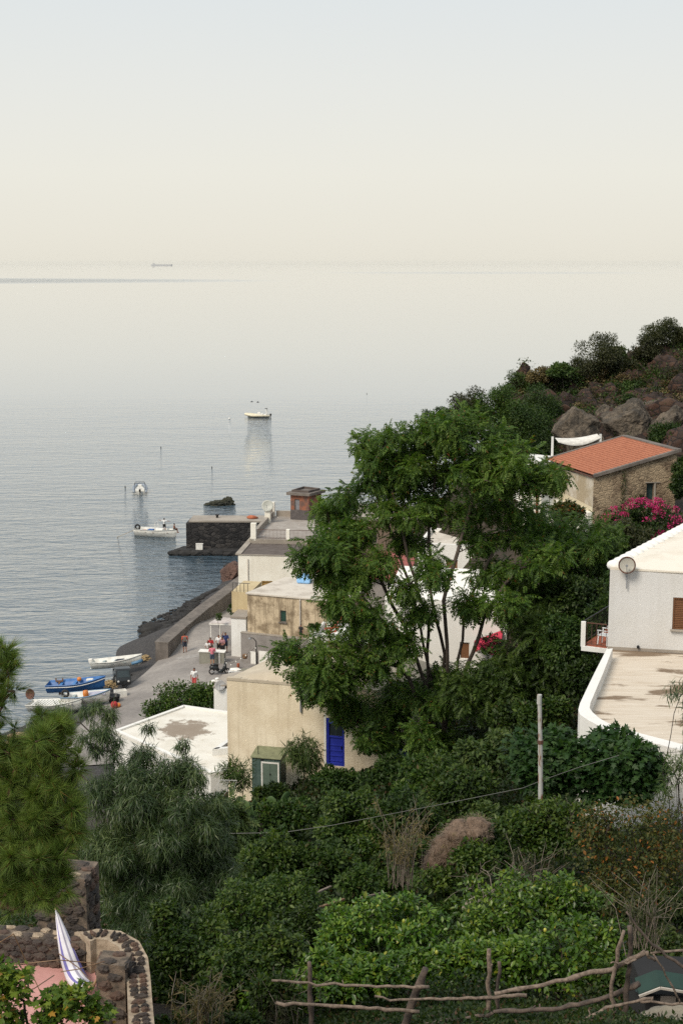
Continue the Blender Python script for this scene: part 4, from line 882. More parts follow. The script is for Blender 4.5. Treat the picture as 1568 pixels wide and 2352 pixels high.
for i in range(NN + 1): vs.append((vs[i][0], vs[i][1], vs[i][2] - .05 - .16 * math.sin(math.pi * i / NN)))
for i in range(NN): fs.append((i, 2 * (NN + 1) + i, 2 * (NN + 1) + i + 1, i + 1))
m.add(vs, fs); m.build('sail', M_canvas, SS, True)
# ---- white house with the terrace, right
WH = thing('terrace_house', 'white house with rounded tile edge and curved flat terrace', 'house', (13, 58, 18), world=True)
tz = 19.4; rz_ = 22.95
A0 = at(1394, 1490, 60); A0 = Vector((A0.x, A0.y, 0)); dF = dirv(-12.5); eF = dirv(61)
H11 = [A0, A0 + dF * 7, A0 + dF * 9 + dirv(77) * 11, A0 + eF * 12]
nF = Vector((dF.y, -dF.x, 0))
def on_f(u, v):
    r_ = ray(u, v); s_ = np.linalg.solve(np.array([[r_.x, -dF.x], [r_.y, -dF.y]]), np.array([A0.x, A0.y])); return s_[1], CAMZ + r_.z * s_[0]
sw0, zw1 = on_f(1545, 1372); _, zw0 = on_f(1545, 1445)
m = MB(); fr = shell(m, H11, 13, rz_, [(0, sw0, sw0 + 1.15, zw0, zw1)], False, depth=.2); m.build('wall', plaster('white_grainy_render', (.62, .62, .615), (.52, .49, .44), .35, .35, .16, .5), WH)
pane(fr[0], WH, 'window', M_shutter, M_shutter, 2, M_tan, .1, slats=16)
# pitched roof sheet, rounded eave tiles along its left edge, ridges of tile courses
E0, E1 = H11[0], H11[3]
m = MB(); NR = 26
upz = .7
vs = [(*H11[0].xy, rz_), (*H11[1].xy, rz_ - .15), (*H11[2].xy, rz_ + upz), (*H11[3].xy, rz_ - .18)]
vs2 = [(p[0], p[1], p[2] + .12) for p in vs]; m.add(vs + vs2, [(3, 2, 1, 0), (4, 5, 6, 7), (0, 1, 5, 4), (1, 2, 6, 5), (2, 3, 7, 6), (3, 0, 4, 7)]); m.build('roof', plaster('whitewashed_roof', (.74, .69, .60), (.46, .37, .26), .55, .5, .0, .4, lo=.48, hi=.75), WH)
m = MB(); NT = 15
for k in range(NT):
    t = (k + .75) / NT; p = E0.lerp(E1, t); z = rz_ - .18 * t + .09; s = .27
    m.ell((p.x, p.y, z), (s * 1.25, s * 1.3, .24), 8, 0, Matrix.Rotation(R(61), 3, 'Z'))
m.build('edge_tiles', M_whitebright, WH, True)
m = MB()
for k, t in enumerate((.38, .52, .66, .8)):
    p = E0.lerp(E1, t); pth = [p + dF * s + Vector((0, 0, rz_ - .18 * t + .1 + s * .055 + .03 * math.sin(s * 3 + k))) for s in np.linspace(.1, 7.5, 12)]; m.tube(pth, .09, 6)
m.build('tile_ridges', M_roofpale, WH)
# terrace
out = [onz(u, v, tz + .5) for u, v in [(1392, 1491), (1364, 1546), (1345, 1585), (1331, 1615), (1327, 1630), (1331, 1641), (1350, 1654), (1392, 1676), (1473, 1700), (1535, 1716), (1640, 1742)]]
inn = [onz(u, v, tz + .5) for u, v in [(1406, 1489), (1384, 1546), (1366, 1588), (1355, 1614), (1353, 1626), (1360, 1636), (1376, 1650), (1402, 1664), (1476, 1686), (1538, 1702), (1640, 1728)]]
far = [A0 + dF * 7.5]
m = MB(); vs = []; fs = []
for o_, i_ in zip(out, inn): vs += [(o_.x, o_.y, 14.5), (o_.x, o_.y, tz + .5), (i_.x, i_.y, tz + .5), (i_.x, i_.y, tz - .05)]
for k in range(len(out) - 1):
    b = 4 * k
    for j in range(3): fs.append((b + j, b + j + 1, b + j + 5, b + j + 4))
m.add(vs, fs); m.build('terrace_parapet', [M_whitebright], WH, False)
def terracemat():
    mm, n, b, o = newmat('terrace_screed'); b.inputs['Roughness'].default_value = .85
    f = ramp(n, noise_n(n, .55, 5, .6, stretch=(.45, 1.5, 1), dist=.4), [(.55, 0.0), (.61, 1.0)]); f2 = ramp(n, noise_n(n, 2.0, 6, .7, stretch=(.3, 2.2, 1)), [(.4, 0.0), (.75, .75)])
    x = mixc(n, f2, (.60, .53, .44), (.42, .335, .24)); x = mixc(n, f, x, (.19, .135, .088)); n.links.new(x, b.inputs['Base Color']); return mm
m = MB(); m.add([(*p.xy, tz) for p in out] + [(*(A0 + dF * 9.5 + nF * .2).xy, tz), (*(A0 + nF * -.0).xy, tz)], [tuple(range(len(out) + 2))]); m.build('terrace_floor', terracemat(), WH)
q = A0 + dF * 1.3 + nF * .04; m = MB(); m.tube([(q.x, q.y, tz + .22), (q.x + nF.x * .1, q.y + nF.y * .1, tz + .2)], .06, 10); m.build('drain_spout', M_dark, WH)
q = A0 + dF * 6 + nF * .02; m = MB(); m.prism([xy(A0 + nF * .03), xy(A0 + dF * 7 + nF * .03), xy(A0 + dF * 7 - nF * .05), xy(A0 - nF * .05)][::-1], tz + .003, tz + .14); m.build('skirting', M_tan, WH)
# balcony on its left side
bs = A0 - dirv(-12.5) * 1.15 - nF * .35
Bp = [bs, A0 - nF * .12, A0 + eF * 5.5, bs + eF * 5.5]
m = MB(); m.prism([xy(p) for p in Bp], tz - .22, tz - .02); bal = m.build('balcony', M_whitew, WH)
MB().box((bs.x + .09, bs.y + .08, tz + .52), (.2, .2, 1.1), R(-12)).build('post', M_whitebright, bal)
zr0 = Vector((0, 0, tz))
railing(bal, bs + Vector((.08, .25, tz)), bs + eF * 5.4 + zr0 + Vector((.05, 0, 0)), 1.02, .16, mat=M_iron, r=.008); railing(bal, bs + zr0 + Vector((.25, .1, 0)), A0 + zr0 + Vector((0, .35, 0)), 1.02, .2, mat=M_rust, r=.009)
MB().prism([xy(bs + Vector((.1, .15, 0))), xy(A0 + Vector((-.02, .25, 0))), xy(A0 + eF * 5.4), xy(bs + eF * 5.4)], tz - .018, tz + .0).build('floor_tiles', M_terracotta, bal)
dish('satellite_dish', 'rust rimmed satellite dish on the corner of the white terrace house', A0 + dF * .72 + nF * .12 + Vector((0, 0, 22.2)), .34, (-.25, -1, .25), simple('speckled_dish', (.40, .38, .33), .6, (.33, .32, .28), 8), 1.0, M_rust, group='satellite dishes')
# ================================================================ BOATS AND SHORE THINGS
M_hullw = simple('boat_white', (.66, .66, .62), .45, (.5, .49, .45), 2.5)
M_hullb = simple('boat_blue', (.022, .105, .31), .45, (.04, .15, .38), 2.5)
M_hullb2 = simple('boat_faded_blue', (.10, .22, .36), .5)
M_inner = simple('boat_inside', (.30, .36, .36), .6, (.2, .24, .25), 3)
M_innerb = simple('boat_inside_blue', (.06, .22, .50), .5, (.04, .15, .38), 3)
M_wood = simple('boat_wood', (.24, .14, .07), .6, (.15, .085, .045), 5)
M_rubg = simple('grey_tube', (.27, .31, .36), .5)
M_rubc = simple('cream_tube', (.72, .66, .50), .5, (.62, .55, .40))
M_blackp = simple('black_plastic', (.012, .012, .013), .35)
M_tyre = simple('black_tyre', (.02, .02, .02), .8)
M_rope = simple('straw_rope', (.42, .31, .16), .9, (.28, .2, .1), 9, .5)
M_orangeb = simple('orange_float', (.62, .20, .035), .5)
M_red = simple('red_cloth', (.40, .03, .035), .8)
M_bluecloth = simple('blue_tarp', (.03, .12, .36), .7)

def hull(L, B, D, sheer=.25, n=18, bowrake=.35, stern=.75, mi=0, inner=True, floor=.3):
    """an open clinker-like hull: stern at x=0, bow at x=L; outer skin, gunwale and inner skin as one surface"""
    m = MB(); rows = []
    for i in range(n + 1):
        t = i / n; w = (stern + (1 - stern) * min(1, t / .4)) if t < .4 else max(.02, (1 - ((t - .4) / .6) ** 2.3))
        b = B / 2 * w; zs = D * (1 + sheer * (max(0, t - .35) / .65) ** 2 + .05 * (1 - t)); zk = .02 + .22 * D * max(0, t - .75) ** 2 * 16 * .5
        x = t * L; xk = min(x, L - bowrake * (1 if t > .97 else (max(0, t - .8) / .2)))
        pts = []
        for q in (0, .25, .5, .75, 1.0):
            yy = b * (q ** .62) if q else 0; z = zk + (zs - zk) * (q ** 1.7); pts.append((xk + (x - xk) * q, yy, z))
        g = .045; bi = max(.004, b - g)
        pts.append((x - (.05 if t > .9 else 0), bi, zs))
        for q in (.75, .5, .2, 0):
            z = max(zk + .05, D * floor) ; yy = bi * (q ** .5) * .96; zz = z + (zs - z) * (q ** 2.2) * .96; pts.append((min(x, L - .12), yy, zz))
        rows.append(pts)
    k = len(rows[0]); vs = []; fs = []
    for side in (1, -1):
        b0 = len(vs)
        for r in rows: vs += [(p[0], p[1] * side, p[2]) for p in r]
        for i in range(n):
            for j in range(k - 1):
                a = b0 + i * k + j; f = (a, a + 1, a + k + 1, a + k); fs.append(f if side < 0 else f[::-1])
    m.add(vs, fs)
    r = rows[0]; tr = [(-.0, p[1], p[2]) for p in r[:6]] + [(-.0, -p[1], p[2]) for p in r[5:0:-1]]; m.add(tr, [tuple(range(len(tr)))])
    tr2 = [(.06, p[1], p[2]) for p in r[5:]] + [(.06, -p[1], p[2]) for p in r[-2:4:-1]]; m.add(tr2, [tuple(range(len(tr2)))])
    m.rows = rows
    return m
def gunwale(rows, off=.02, r=.035, dz=0.0, q=4):
    m = MB()
    for side in (1, -1): m.tube([(p[q][0], (p[q][1] + off) * side, p[q][2] + dz) for p in rows], r, 6)
    return m
def thwart(m, rows, L, D, t, w=.22, zf=.78):
    i = int(t * (len(rows) - 1)); b = rows[i][5][1]; m.box((t * L, 0, D * zf), (w, 2 * b * .97, .04))
def outboard(parent, x, z, s=1.0, mat=None):
    m = MB(); m.box((x - .22 * s, 0, z + .32 * s), (.42 * s, .30 * s, .42 * s)); o = m.build('outboard_motor', mat or M_blackp, parent, bevel=.06 * s)
    m = MB(); m.box((x - .2 * s, 0, z - .15 * s), (.16 * s, .12 * s, .75 * s)); m.box((x - .2 * s, 0, z - .5 * s), (.34 * s, .08 * s, .08 * s)); m.build('motor_leg', mat or M_blackp, o); return o
def rib(name, label, loc, rz, L, tube_mat, hull_mat, group, arch=False, tower=False, canopy=False, people=False):
    t = thing(name, label, 'motorboat', loc, rz, group); B = L * .40; r = L * .052
    h = hull(L * .93, B * .62, L * .10, .5, stern=.9, floor=.55); h.build('hull', hull_mat, t, True)
    pts = [(-.04 * L, B * .40, r * 1.9)]
    for k in range(17):
        a = -math.pi / 2 + math.pi * k / 16; pts.append((L * .62 + L * .36 * math.cos(a), -B * .40 * math.sin(a), r * 1.9 + (.045 * L if abs(a) < 1.2 else .02 * L) * math.cos(a)))
    pts.append((-.04 * L, -B * .40, r * 1.9))
    rad = [r * .45, r] + [r] * 15 + [r, r * .45]; rad = rad[:len(pts)]
    MB().tube(pts, rad, 12).build('inflatable_tube', tube_mat, t, True)
    m = MB(); m.box((L * .42, 0, L * .155), (L * .13, B * .26, L * .15)); m.build('console', M_white, t, bevel=.05)
    m = MB(); m.box((L * .30, 0, L * .13), (L * .09, B * .34, L * .10)); m.build('seat', M_white, t, bevel=.05)
    m = MB(); m.box((L * .17, 0, L * .12), (L * .1, B * .6, L * .06)); m.build('stern_bench', M_white, t, bevel=.04)
    if arch:
        m = MB()
        for x in (L * .12, L * .36): m.tube([(x - .1, B * .38, r * 2), (x, B * .36, L * .26), (x + .05, B * .30, L * .31), (x + .05, -B * .30, L * .31), (x, -B * .36, L * .26), (x - .1, -B * .38, r * 2)], .035, 6)
        for y in (B * .3, -B * .3): m.bar((L * .13, y, L * .31), (L * .37, y, L * .31), .05)
        m.build('canopy_frame', M_blackp, t)
    if tower:
        m = MB()
        for y in (-B * .22, B * .22): m.tube([(L * .10, y, L * .08), (L * .12, y, L * .36)], .10, 8)
        m.bar((L * .12, -B * .24, L * .355), (L * .12, B * .24, L * .355), .1, .08); m.build('light_arch', M_white, t)
        m = MB(); m.box((L * .13, 0, L * .385), (.5, B * .5, .07)); m.build('arch_top', M_blackp, t)
    outboard(t, -.01 * L, L * .09, L * .17)
    return t
def on_sea(u, v): return onz(u, v, 0)
q = on_sea(316, 1134); rib('inflatable_boat', 'grey inflatable motorboat with canopy frame moored stern to the shore', (q.x + .55, q.y - 1, -.12), R(98), 5.9, M_rubg, M_hullw, 'moored inflatable boats', arch=True)
q = on_sea(619, 959); rib('inflatable_boat', 'cream inflatable motorboat with white arch far out in the bay', (q.x, q.y, -.12), R(170), 5.9, M_rubc, M_hullw, 'moored inflatable boats', tower=True)
# fishing boat at the breakwater
q = on_sea(313, 1229); q2 = on_sea(408, 1235)
FB = thing('fishing_boat', 'white open fishing boat with two people beside the breakwater', 'boat', (q.x, q.y, -.22), math.atan2(q2.y - q.y, q2.x - q.x))
LF = (q2 - q).xy.length
h = hull(LF, 2.1, 1.15, .16, stern=.85, floor=.6); h.build('hull', M_hullw, FB, True); gunwale(h.rows).build('gunwale', simple('pale_rail', (.5, .52, .5), .5), FB)
m = MB(); m.box((LF * .58, 0, .95), (1.2, .95, .75)); m.build('engine_box', M_white, FB, bevel=.08)
m = MB()
for y in (-.5, .5): m.tube([(LF * .50, y, .9), (LF * .50, y, 2.15)], .035, 6)
m.bar((LF * .50, -.53, 2.16), (LF * .50, .53, 2.16), .06); m.build('awning_frame', M_white, FB)
m = MB(); m.box((LF * .36, .1, .98), (.8, .7, .35)); m.build('blue_locker', M_bluecloth, FB, bevel=.06)
m = MB(); m.box((LF * .22, -.2, .92), (.5, .5, .3)); m.build('fish_box', M_orange, FB, bevel=.03)
MB().tube([(.25 + .32 * math.cos(a), 0, 1.32 + .32 * math.sin(a)) for a in [2 * math.pi * k / 18 for k in range(18)]], .12, 8, closed=True).build('tyre_fender', M_tyre, FB, True)
m = MB(); 
for k in range(3): thwart(m, h.rows, LF, 1.15, (.3, .48, .8)[k])
m.build('thwart', M_wood, FB)
rp = thing('mooring_rope', 'thin mooring rope slanting from the fishing boat stern into the sea', 'rope', (q.x, q.y, .8)); MB().tube([(0, 0, 0), (-1.2, -.6, -.45), (-2.6, -1.6, -.9)], .025, 5).build('line', M_rope, rp)
# beached boats
def beach_boat(name, label, uvs, uvb, zs, B, D, mats, stern=.7, stripe=None, dz=0.0):
    a, b = onz(*uvs, zs[0]), onz(*uvb, zs[1]); L = (b - a).length
    t = thing(name, label, 'boat', (a.x, a.y, a.z + dz), math.atan2(b.y - a.y, b.x - a.x), 'boats pulled up on the beach'); t.rotation_euler.y = -math.atan2(b.z - a.z, (b - a).xy.length)
    h = hull(L, B, D, .42, stern=stern); h.build('hull', mats[0], t, True)
    gunwale(h.rows, .01, .04).build('gunwale', mats[1], t)
    if stripe: gunwale(h.rows, .012, .035, -.17).build('stripe', stripe, t)
    for tt in (.22, .45, .68):
        m = MB(); thwart(m, h.rows, L, D, tt, .25); m.build('thwart', mats[2], t)
    m = MB()
    for y in (-.3, 0, .3): m.box((L * .42, y, D * .33), (L * .6, .2, .03))
    m.build('floor_boards', mats[3], t)
    return t, L, h
t, L, h = beach_boat('rowing_boat', 'white rowing boat with pale blue bow beached nearest the street', (214, 1538), (330, 1528), (.75, 1.3), 1.75, .72, (M_hullw, M_hullw, M_inner, M_inner))
m = MB(); m.tube([(L * .80, .42, .35), (L * .9, .25, .38), (L * .98, .06, .45)], .14, 8); m.tube([(L * .80, -.42, .35), (L * .9, -.25, .38), (L * .98, -.06, .45)], .14, 8); m.build('bow_patch', M_hullb2, t, True)
outboard(t, .1, .55, .85, M_white)
m = MB(); m.box((L * .55, .1, .55), (.8, .6, .3)); m.build('net_heap', simple('dark_net', (.03, .035, .05), .9), t, bevel=.12)
M_foamw = M_white
t, L, h = beach_boat('blue_boat', 'bright blue fishing boat with a white stripe pulled up on the beach', (112, 1592), (246, 1583), (.7, 1.15), 1.9, .8, (M_hullb, M_hullb, M_innerb, M_innerb), .8, M_hullw)
m = MB(); m.ell((L * .52, .55, .86), (.2, .2, .2)); m.build('orange_float', M_orangeb, t, True)
m = MB(); m.box((L * .80, 0, .82), (.9, .55, .1)); m.build('fore_deck', M_innerb, t, bevel=.03)
m = MB(); m.box((L * .72, .2, .85), (.6, .4, .2)); m.build('folded_cloth', M_canvas, t, bevel=.08)
t, L, h = beach_boat('white_boat', 'white boat with blue rim and orange float behind the big acacia', (146, 1619), (258, 1612), (1.05, 1.4), 1.8, .75, (M_hullw, M_hullb2, M_inner, M_inner), .75)
m = MB(); m.lathe([(.02, -.3), (.2, -.26), (.24, 0), (.2, .26), (.02, .3)], (L * .52, -.5, .95), 12); m.build('orange_float', M_orangeb, t, True)
m = MB(); m.box((L * .72, 0, .80), (1.5, .9, .06)); m.build('fore_deck', simple('pale_violet_deck', (.42, .42, .52), .6), t, bevel=.02)
MB().tube([(.2 + .25 * math.cos(a), .25 + 0 * a, .85 + .25 * math.sin(a)) for a in [2 * math.pi * k / 16 for k in range(16)]], .1, 8, closed=True).build('tyre_fender', M_tyre, t, True)
t, L, h = beach_boat('slatted_boat', 'white slatted work boat lying at the water edge behind leaves', (70, 1634), (192, 1632), (.5, .9), 1.9, .7, (M_hullw, M_hullw, M_inner, M_white), .8)
m = MB()
for k in range(14): m.box((.5 + k * (L - 1) / 14, 0, .72), (.17, 1.5 * (1 - .5 * max(0, k / 14 - .55)), .04))
m.build('deck_slats', M_white, t)
# lamp on its stand at the water
lm = thing('boat_lamp', 'round rusty brown lamp reflector on a leaning stand by the water', 'lamp', onz(84, 1624, .3))
m = MB(); m.tube([(0, 0, -.2), (-.1, 0, .5), (-.32, -.1, .95)], .05, 8); m.tube([(.3, .3, -.2), (-.1, 0, .5)], .04, 6); m.build('stand', M_iron, lm)
M = Vector((-.5, -1, .25)).to_track_quat('Z', 'Y').to_matrix()
MB().lathe([(.02, -.3), (.2, -.26), (.38, -.1), (.44, .05), (.40, .05), (.3, -.1), (.02, -.18)], (-.42, -.15, 1.15), 18, 0, M).build('reflector', M_rust, lm, True)
wn = thing('winch_post', 'dark forked winch post standing behind the blue boat', 'post', onz(138, 1590, .6))
m = MB(); m.bar((0, 0, -.2), (0, 0, 1.0), .16); m.bar((-.3, 0, .95), (.3, 0, 1.0), .12); m.bar((-.28, 0, .95), (-.28, 0, 1.22), .1); m.bar((.28, 0, .98), (.28, 0, 1.22), .1); m.build('post_frame', M_wood, wn)
# three-wheeled van
q = onz(286, 1577, 1.55); AP = thing('three_wheeler', 'small black three wheeled van parked between the beached boats', 'van', (q.x - .1, q.y + .3, gz(q.x, q.y) + .1), R(14))
M_carb = simple('black_car_paint', (.018, .022, .024), .25)
m = MB(); pr = [(-.05, .38), (-.08, .75), (.02, .98), (.22, 1.55), (.36, 1.66), (1.12, 1.66), (1.22, 1.5), (1.24, .38)]
n_ = len(pr); m.add([(-.62, y, z) for y, z in pr] + [(.62, y, z) for y, z in pr], [tuple(range(n_)), tuple(range(2 * n_ - 1, n_ - 1, -1))] + [(i, n_ + i, n_ + (i + 1) % n_, (i + 1) % n_) for i in range(n_)])
m.build('cab', M_carb, AP, bevel=.05)
MB().add([(-.52, .02, 1.02), (.52, .02, 1.02), (.48, .195, 1.53), (-.48, .195, 1.53)], [(0, 1, 2, 3)]).build('windscreen', simple('dark_windscreen', (.03, .045, .05), .06), AP)
for s in (-1, 1):
    m = MB(); m.add([(s * .626, .25, 1.02), (s * .626, 1.05, 1.02), (s * .626, 1.0, 1.52), (s * .626, .36, 1.52)], [(0, 1, 2, 3)]); m.build('side_window', M_glass, AP)
    m = MB(); m.lathe([(.001, .04), (.09, .03), (.1, 0), (.001, 0)], (s * .42, -.085, .70), 12, 0, Vector((0, -1, 0)).to_track_quat('Z', 'Y').to_matrix()); m.build('headlight', simple('lamp_glass_%d' % s, (.6, .6, .58), .2), AP, True)
    m = MB(); m.box((s * .70, .12, 1.15), (.12, .05, .18)); m.build('wing_mirror', M_blackp, AP)
m = MB(); m.box((0, 2.0, .62), (1.32, 1.5, .12)); 
for s in (-1, 1): m.box((s * .64, 2.0, .85), (.04, 1.5, .4))
m.box((0, 1.28, .85), (1.24, .04, .4)); m.box((0, 2.73, .85), (1.24, .04, .4)); m.build('cargo_bed', M_carb, AP)
m = MB(); m.box((.1, 1.8, 1.0), (.8, .8, .55)); m.build('load', simple('dark_load', (.07, .06, .055), .9), AP, bevel=.12)
for x, y in ((0, .2), (-.6, 2.1), (.6, 2.1)):
    m = MB(); m.lathe([(.12, -.08), (.24, -.08), (.27, -.04), (.27, .04), (.24, .08), (.12, .08), (.12, -.08)], (x, y, .27), 18, 0, Matrix.Rotation(R(90), 3, 'Y')); w = m.build('wheel', M_tyre, AP, True)
    MB().lathe([(.001, -.06), (.13, -.06), (.13, .06), (.001, .06)], (x, y, .27), 14, 0, Matrix.Rotation(R(90), 3, 'Y')).build('rim', M_greypipe, w)
MB().box((0, -.11, .46), (1.0, .06, .12)).build('bumper', M_blackp, AP, bevel=.02)
# tub, crate, ropes, buoys, tyre
q = onz(262, 1606, 1.5); tb = thing('round_tub', 'round black plastic tub standing by the white crate', 'tub', (q.x, q.y, gz(q.x, q.y) + .09))
MB().lathe([(.001, 0), (.38, 0), (.5, .55), (.53, .57), (.50, .6), (.46, .55), (.36, .06), (.001, .06)], n=20).build('tub_body', M_blackp, tb, True)
q = onz(277, 1594, 1.5); cr = thing('open_crate', 'white open box between the black tub and the dark van', 'crate', (q.x, q.y, gz(q.x, q.y) + .09), R(20))
m = MB(); m.box((0, 0, .05), (.95, .65, .06))
for s in (-1, 1): m.box((0, s * .32, .3), (.95, .03, .5)); m.box((s * .46, 0, .3), (.03, .61, .5))
m.build('crate_body', M_white, cr)
def heap(name, label, uv, z, s, mat, cat, n=26, seed=0):
    q = onz(*uv, z); rr = random.Random(seed); m = MB()
    t = thing(name, label, cat, (q.x, q.y, gz(q.x, q.y) + .08))
    for k in range(n):
        c = Vector((rr.gauss(0, s * .4), rr.gauss(0, s * .3), 0)); r = rr.uniform(.12, .35) * s; zz = max(0, .22 * s * (1 - c.length / s)) + rr.uniform(0, .12) * s
        m.tube([(c.x + r * math.cos(a), c.y + r * .8 * math.sin(a), zz + .04 + .05 * math.sin(3 * a + k)) for a in [2 * math.pi * j / 12 for j in range(12)]], .032, 5, closed=True)
    return m.build('coil', mat, t)
heap('rope_pile', 'heap of straw coloured rope and net beside the dark van', (250, 1556), 1.3, 1.2, M_rope, 'rope', seed=3)
heap('net_pile', 'loose tan fishing net lying at the end of the sea wall', (325, 1503), 1.3, 1.1, M_rope, 'net', seed=5)
q = onz(263, 1622, 1.5); bu = thing('red_buoy', 'dull red net buoy on the ground near the white boat bow', 'buoy', (q.x, q.y, gz(q.x, q.y) + .1)); 
m = MB(); m.ell((0, 0, .28), (.28, .28, .3)); m.build('float', M_red, bu, True); m = MB(); m.ell((.3, .15, .2), (.2, .2, .2)); m.build('float', M_orangeb, bu, True); MB().tube([(0, 0, .55), (.1, 0, .66), (0, .1, .7)], .03, 6).build('eye', M_blackp, bu)
q = onz(205, 1566, .8); cv = thing('upturned_dinghy', 'small dark dinghy with white bottom under the white rowing boat', 'dinghy', (q.x + 1.6, q.y + .7, gz(q.x, q.y) + .1), R(10))
h = hull(2.3, 1.1, .5, .2); h.build('hull', M_blackp, cv, True); m = MB(); thwart(m, h.rows, 2.3, .5, .5, .5, .9); m.build('thwart', M_white, cv)
for k, (u, v, w, lab) in enumerate([(370, 1029, .08, 'dark mooring buoy floating off the inflatable boat'), (487, 1075, .08, 'dark mooring buoy floating near the rock islet'), (288, 1120, .09, 'small dark buoy beside the grey inflatable boat'), (527, 962, .24, 'white mooring buoy left of the far inflatable boat'), (842, 905, .07, 'tiny dark buoy far out right of the bay boats')]):
    p = on_sea(u, v); b = thing('mooring_buoy', lab, 'buoy', (p.x, p.y, -.08), group='mooring buoys'); MB().lathe([(.01, 0), (w * .9, .05), (w * 1.2, .18), (w * .8, .3), (.04, .36), (.01, .38)], n=12).build('float', M_white if k == 3 else M_blackp, b, True)
    MB().tube([(0, 0, .35), (0, 0, .43)], .03, 6).build('eye', M_iron, b)
# two gulls over the far boat
for k, (u, v) in enumerate([(578, 923), (592, 924)]):
    p = at(u, v, 330); g = thing('gull', ['dark gull flying above the far boat, the left one', 'dark gull flying above the far boat, the right one'][k], 'bird', p, group='gulls over the bay')
    m = MB(); m.ell((0, 0, 0), (.30, .10, .1), 8)
    for s in (-1, 1): m.add([(-.12, s * .06, .03), (.12, s * .06, .03), (.10, s * .4, .22), (-.06, s * .4, .22), (-.02, s * .8, .1)], [(0, 1, 2, 3), (3, 2, 4)])
    m.add([(-.28, -.02, 0), (-.28, .02, 0), (-.45, .1, .01), (-.45, -.1, .01)], [(0, 1, 2, 3)]); m.ell((.34, 0, .03), (.09, .07, .07), 6); m.build('body', simple('gull_%d' % k, (.10, .10, .11), .8), g)
# a ship on the horizon
p = onz(372, 609.5, 0); sh = thing('cargo_ship', 'long low cargo ship faint on the hazy horizon', 'ship', (p.x, p.y, 0)); Ls = 48 / FP * p.y
M_ship = simple('ship_grey', (.50, .50, .50), .7, (.46, .46, .47))
m = MB(); m.prism([(-Ls / 2, -15), (Ls * .44, -15), (Ls / 2, 0), (Ls * .44, 15), (-Ls / 2, 15)], -3, 13); m.build('hull', M_ship, sh)
m = MB(); m.box((-Ls * .38, 0, 20), (Ls * .09, 24, 14)); m.build('deckhouse', M_ship, sh)
# scooter
q = onz(505, 1551, 2.05); SCO = thing('scooter', 'black motor scooter parked in front of the bar counter', 'scooter', (q.x, q.y, gz(q.x, q.y) + .1), R(8))
for x in (-.66, .62):
    MB().tube([(x + .21 * math.cos(a), 0, .26 + .21 * math.sin(a)) for a in [2 * math.pi * k / 20 for k in range(20)]], .055, 8, closed=True).build('wheel', M_tyre, SCO, True)
m = MB()
m.tube([(-.85, 0, .62), (-.6, 0, .62), (-.25, 0, .55), (-.12, 0, .32)], [.10, .19, .2, .14], 10); m.tube([(-.15, 0, .28), (.3, 0, .27)], [.16, .15], 8); m.tube([(.3, 0, .3), (.42, 0, .55), (.47, 0, .95)], [.15, .17, .1], 10); m.tube([(.45, 0, .6), (.62, 0, .3)], [.07, .05], 8)
m.build('body', M_carb, SCO, True)
m = MB(); m.tube([(-.75, 0, .78), (-.45, 0, .82), (-.1, 0, .76)], [.11, .15, .1], 10); m.build('saddle', M_blackp, SCO, True)
m = MB(); m.tube([(.44, -.33, 1.05), (.46, 0, 1.0), (.44, .33, 1.05)], .028, 8); m.build('handlebar', M_blackp, SCO)
m = MB(); m.ell((.56, 0, .92), (.07, .1, .08), 8); m.build('headlight', M_white, SCO, True)
for s in (-1, 1): m = MB(); m.tube([(.44, s * .25, 1.04), (.44, s * .3, 1.22)], .012, 5); m.ell((.44, s * .3, 1.24), (.02, .08, .06), 6); m.build('mirror', M_greypipe, SCO)
m = MB(); m.bar((-.7, -.14, .28), (-.2, -.14, .26), .05, .09); m.build('exhaust', M_greypipe, SCO)
# table with white cloth, chair, vases beside the white pier
q = onz(536, 1560, 2.1); TB = thing('white_table', 'white plastic table carrying crumpled white cloth by the street', 'table', (q.x + .2, q.y, gz(q.x, q.y) + .08), R(-14))
M_plasw = simple('white_plastic', (.74, .75, .75), .4)
MB().box((0, 0, .72), (1.05, .8, .045)).build('table_top', M_plasw, TB, bevel=.015)
for x, y in ((-.45, -.33), (.45, -.33), (-.45, .33), (.45, .33)): MB().bar((x, y, 0), (x, y, .7), .07).build('leg', M_plasw, TB)
cl = MB().rock((q.x + .2, q.y, gz(q.x, q.y) + .88), (.5, .36, .13), 14, 3, .35).build('cloth_bundle', M_white, None, True); tag(cl, 'crumpled white cloth lying on the white plastic table', 'cloth')
q = onz(566, 1563, 2.1); GB = thing('grey_block', 'grey green concrete block right of the white table', 'block', (q.x, q.y, gz(q.x, q.y)), R(-14))
MB().box((0, .3, .45), (1.05, .7, .95)).build('block_body', plaster('mossy_concrete', (.22, .21, .17), (.15, .14, .11), .6, 2, .3, .4), GB, bevel=.04)
for k, (u, v, r_, h_, mt, lab) in enumerate([(547, 1538, .13, .42, M_terracotta, 'tall terracotta jar at the foot of the white pier'), (563, 1538, .24, .36, M_wood, 'dark brown round pot at the foot of the white pier')]):
    q = onz(u, v, 2.1); j = thing('pot', lab, 'pot', (q.x, q.y + .1, gz(q.x, q.y) + (.95 if k else .1)), group='pots by the white pier'); MB().lathe([(.001, 0), (r_ * .7, 0), (r_, h_ * .5), (r_ * .8, h_ * .9), (r_ * .9, h_), (r_ * .7, h_), (.001, h_ * .8)], n=14).build('pot_body', mt, j, True)
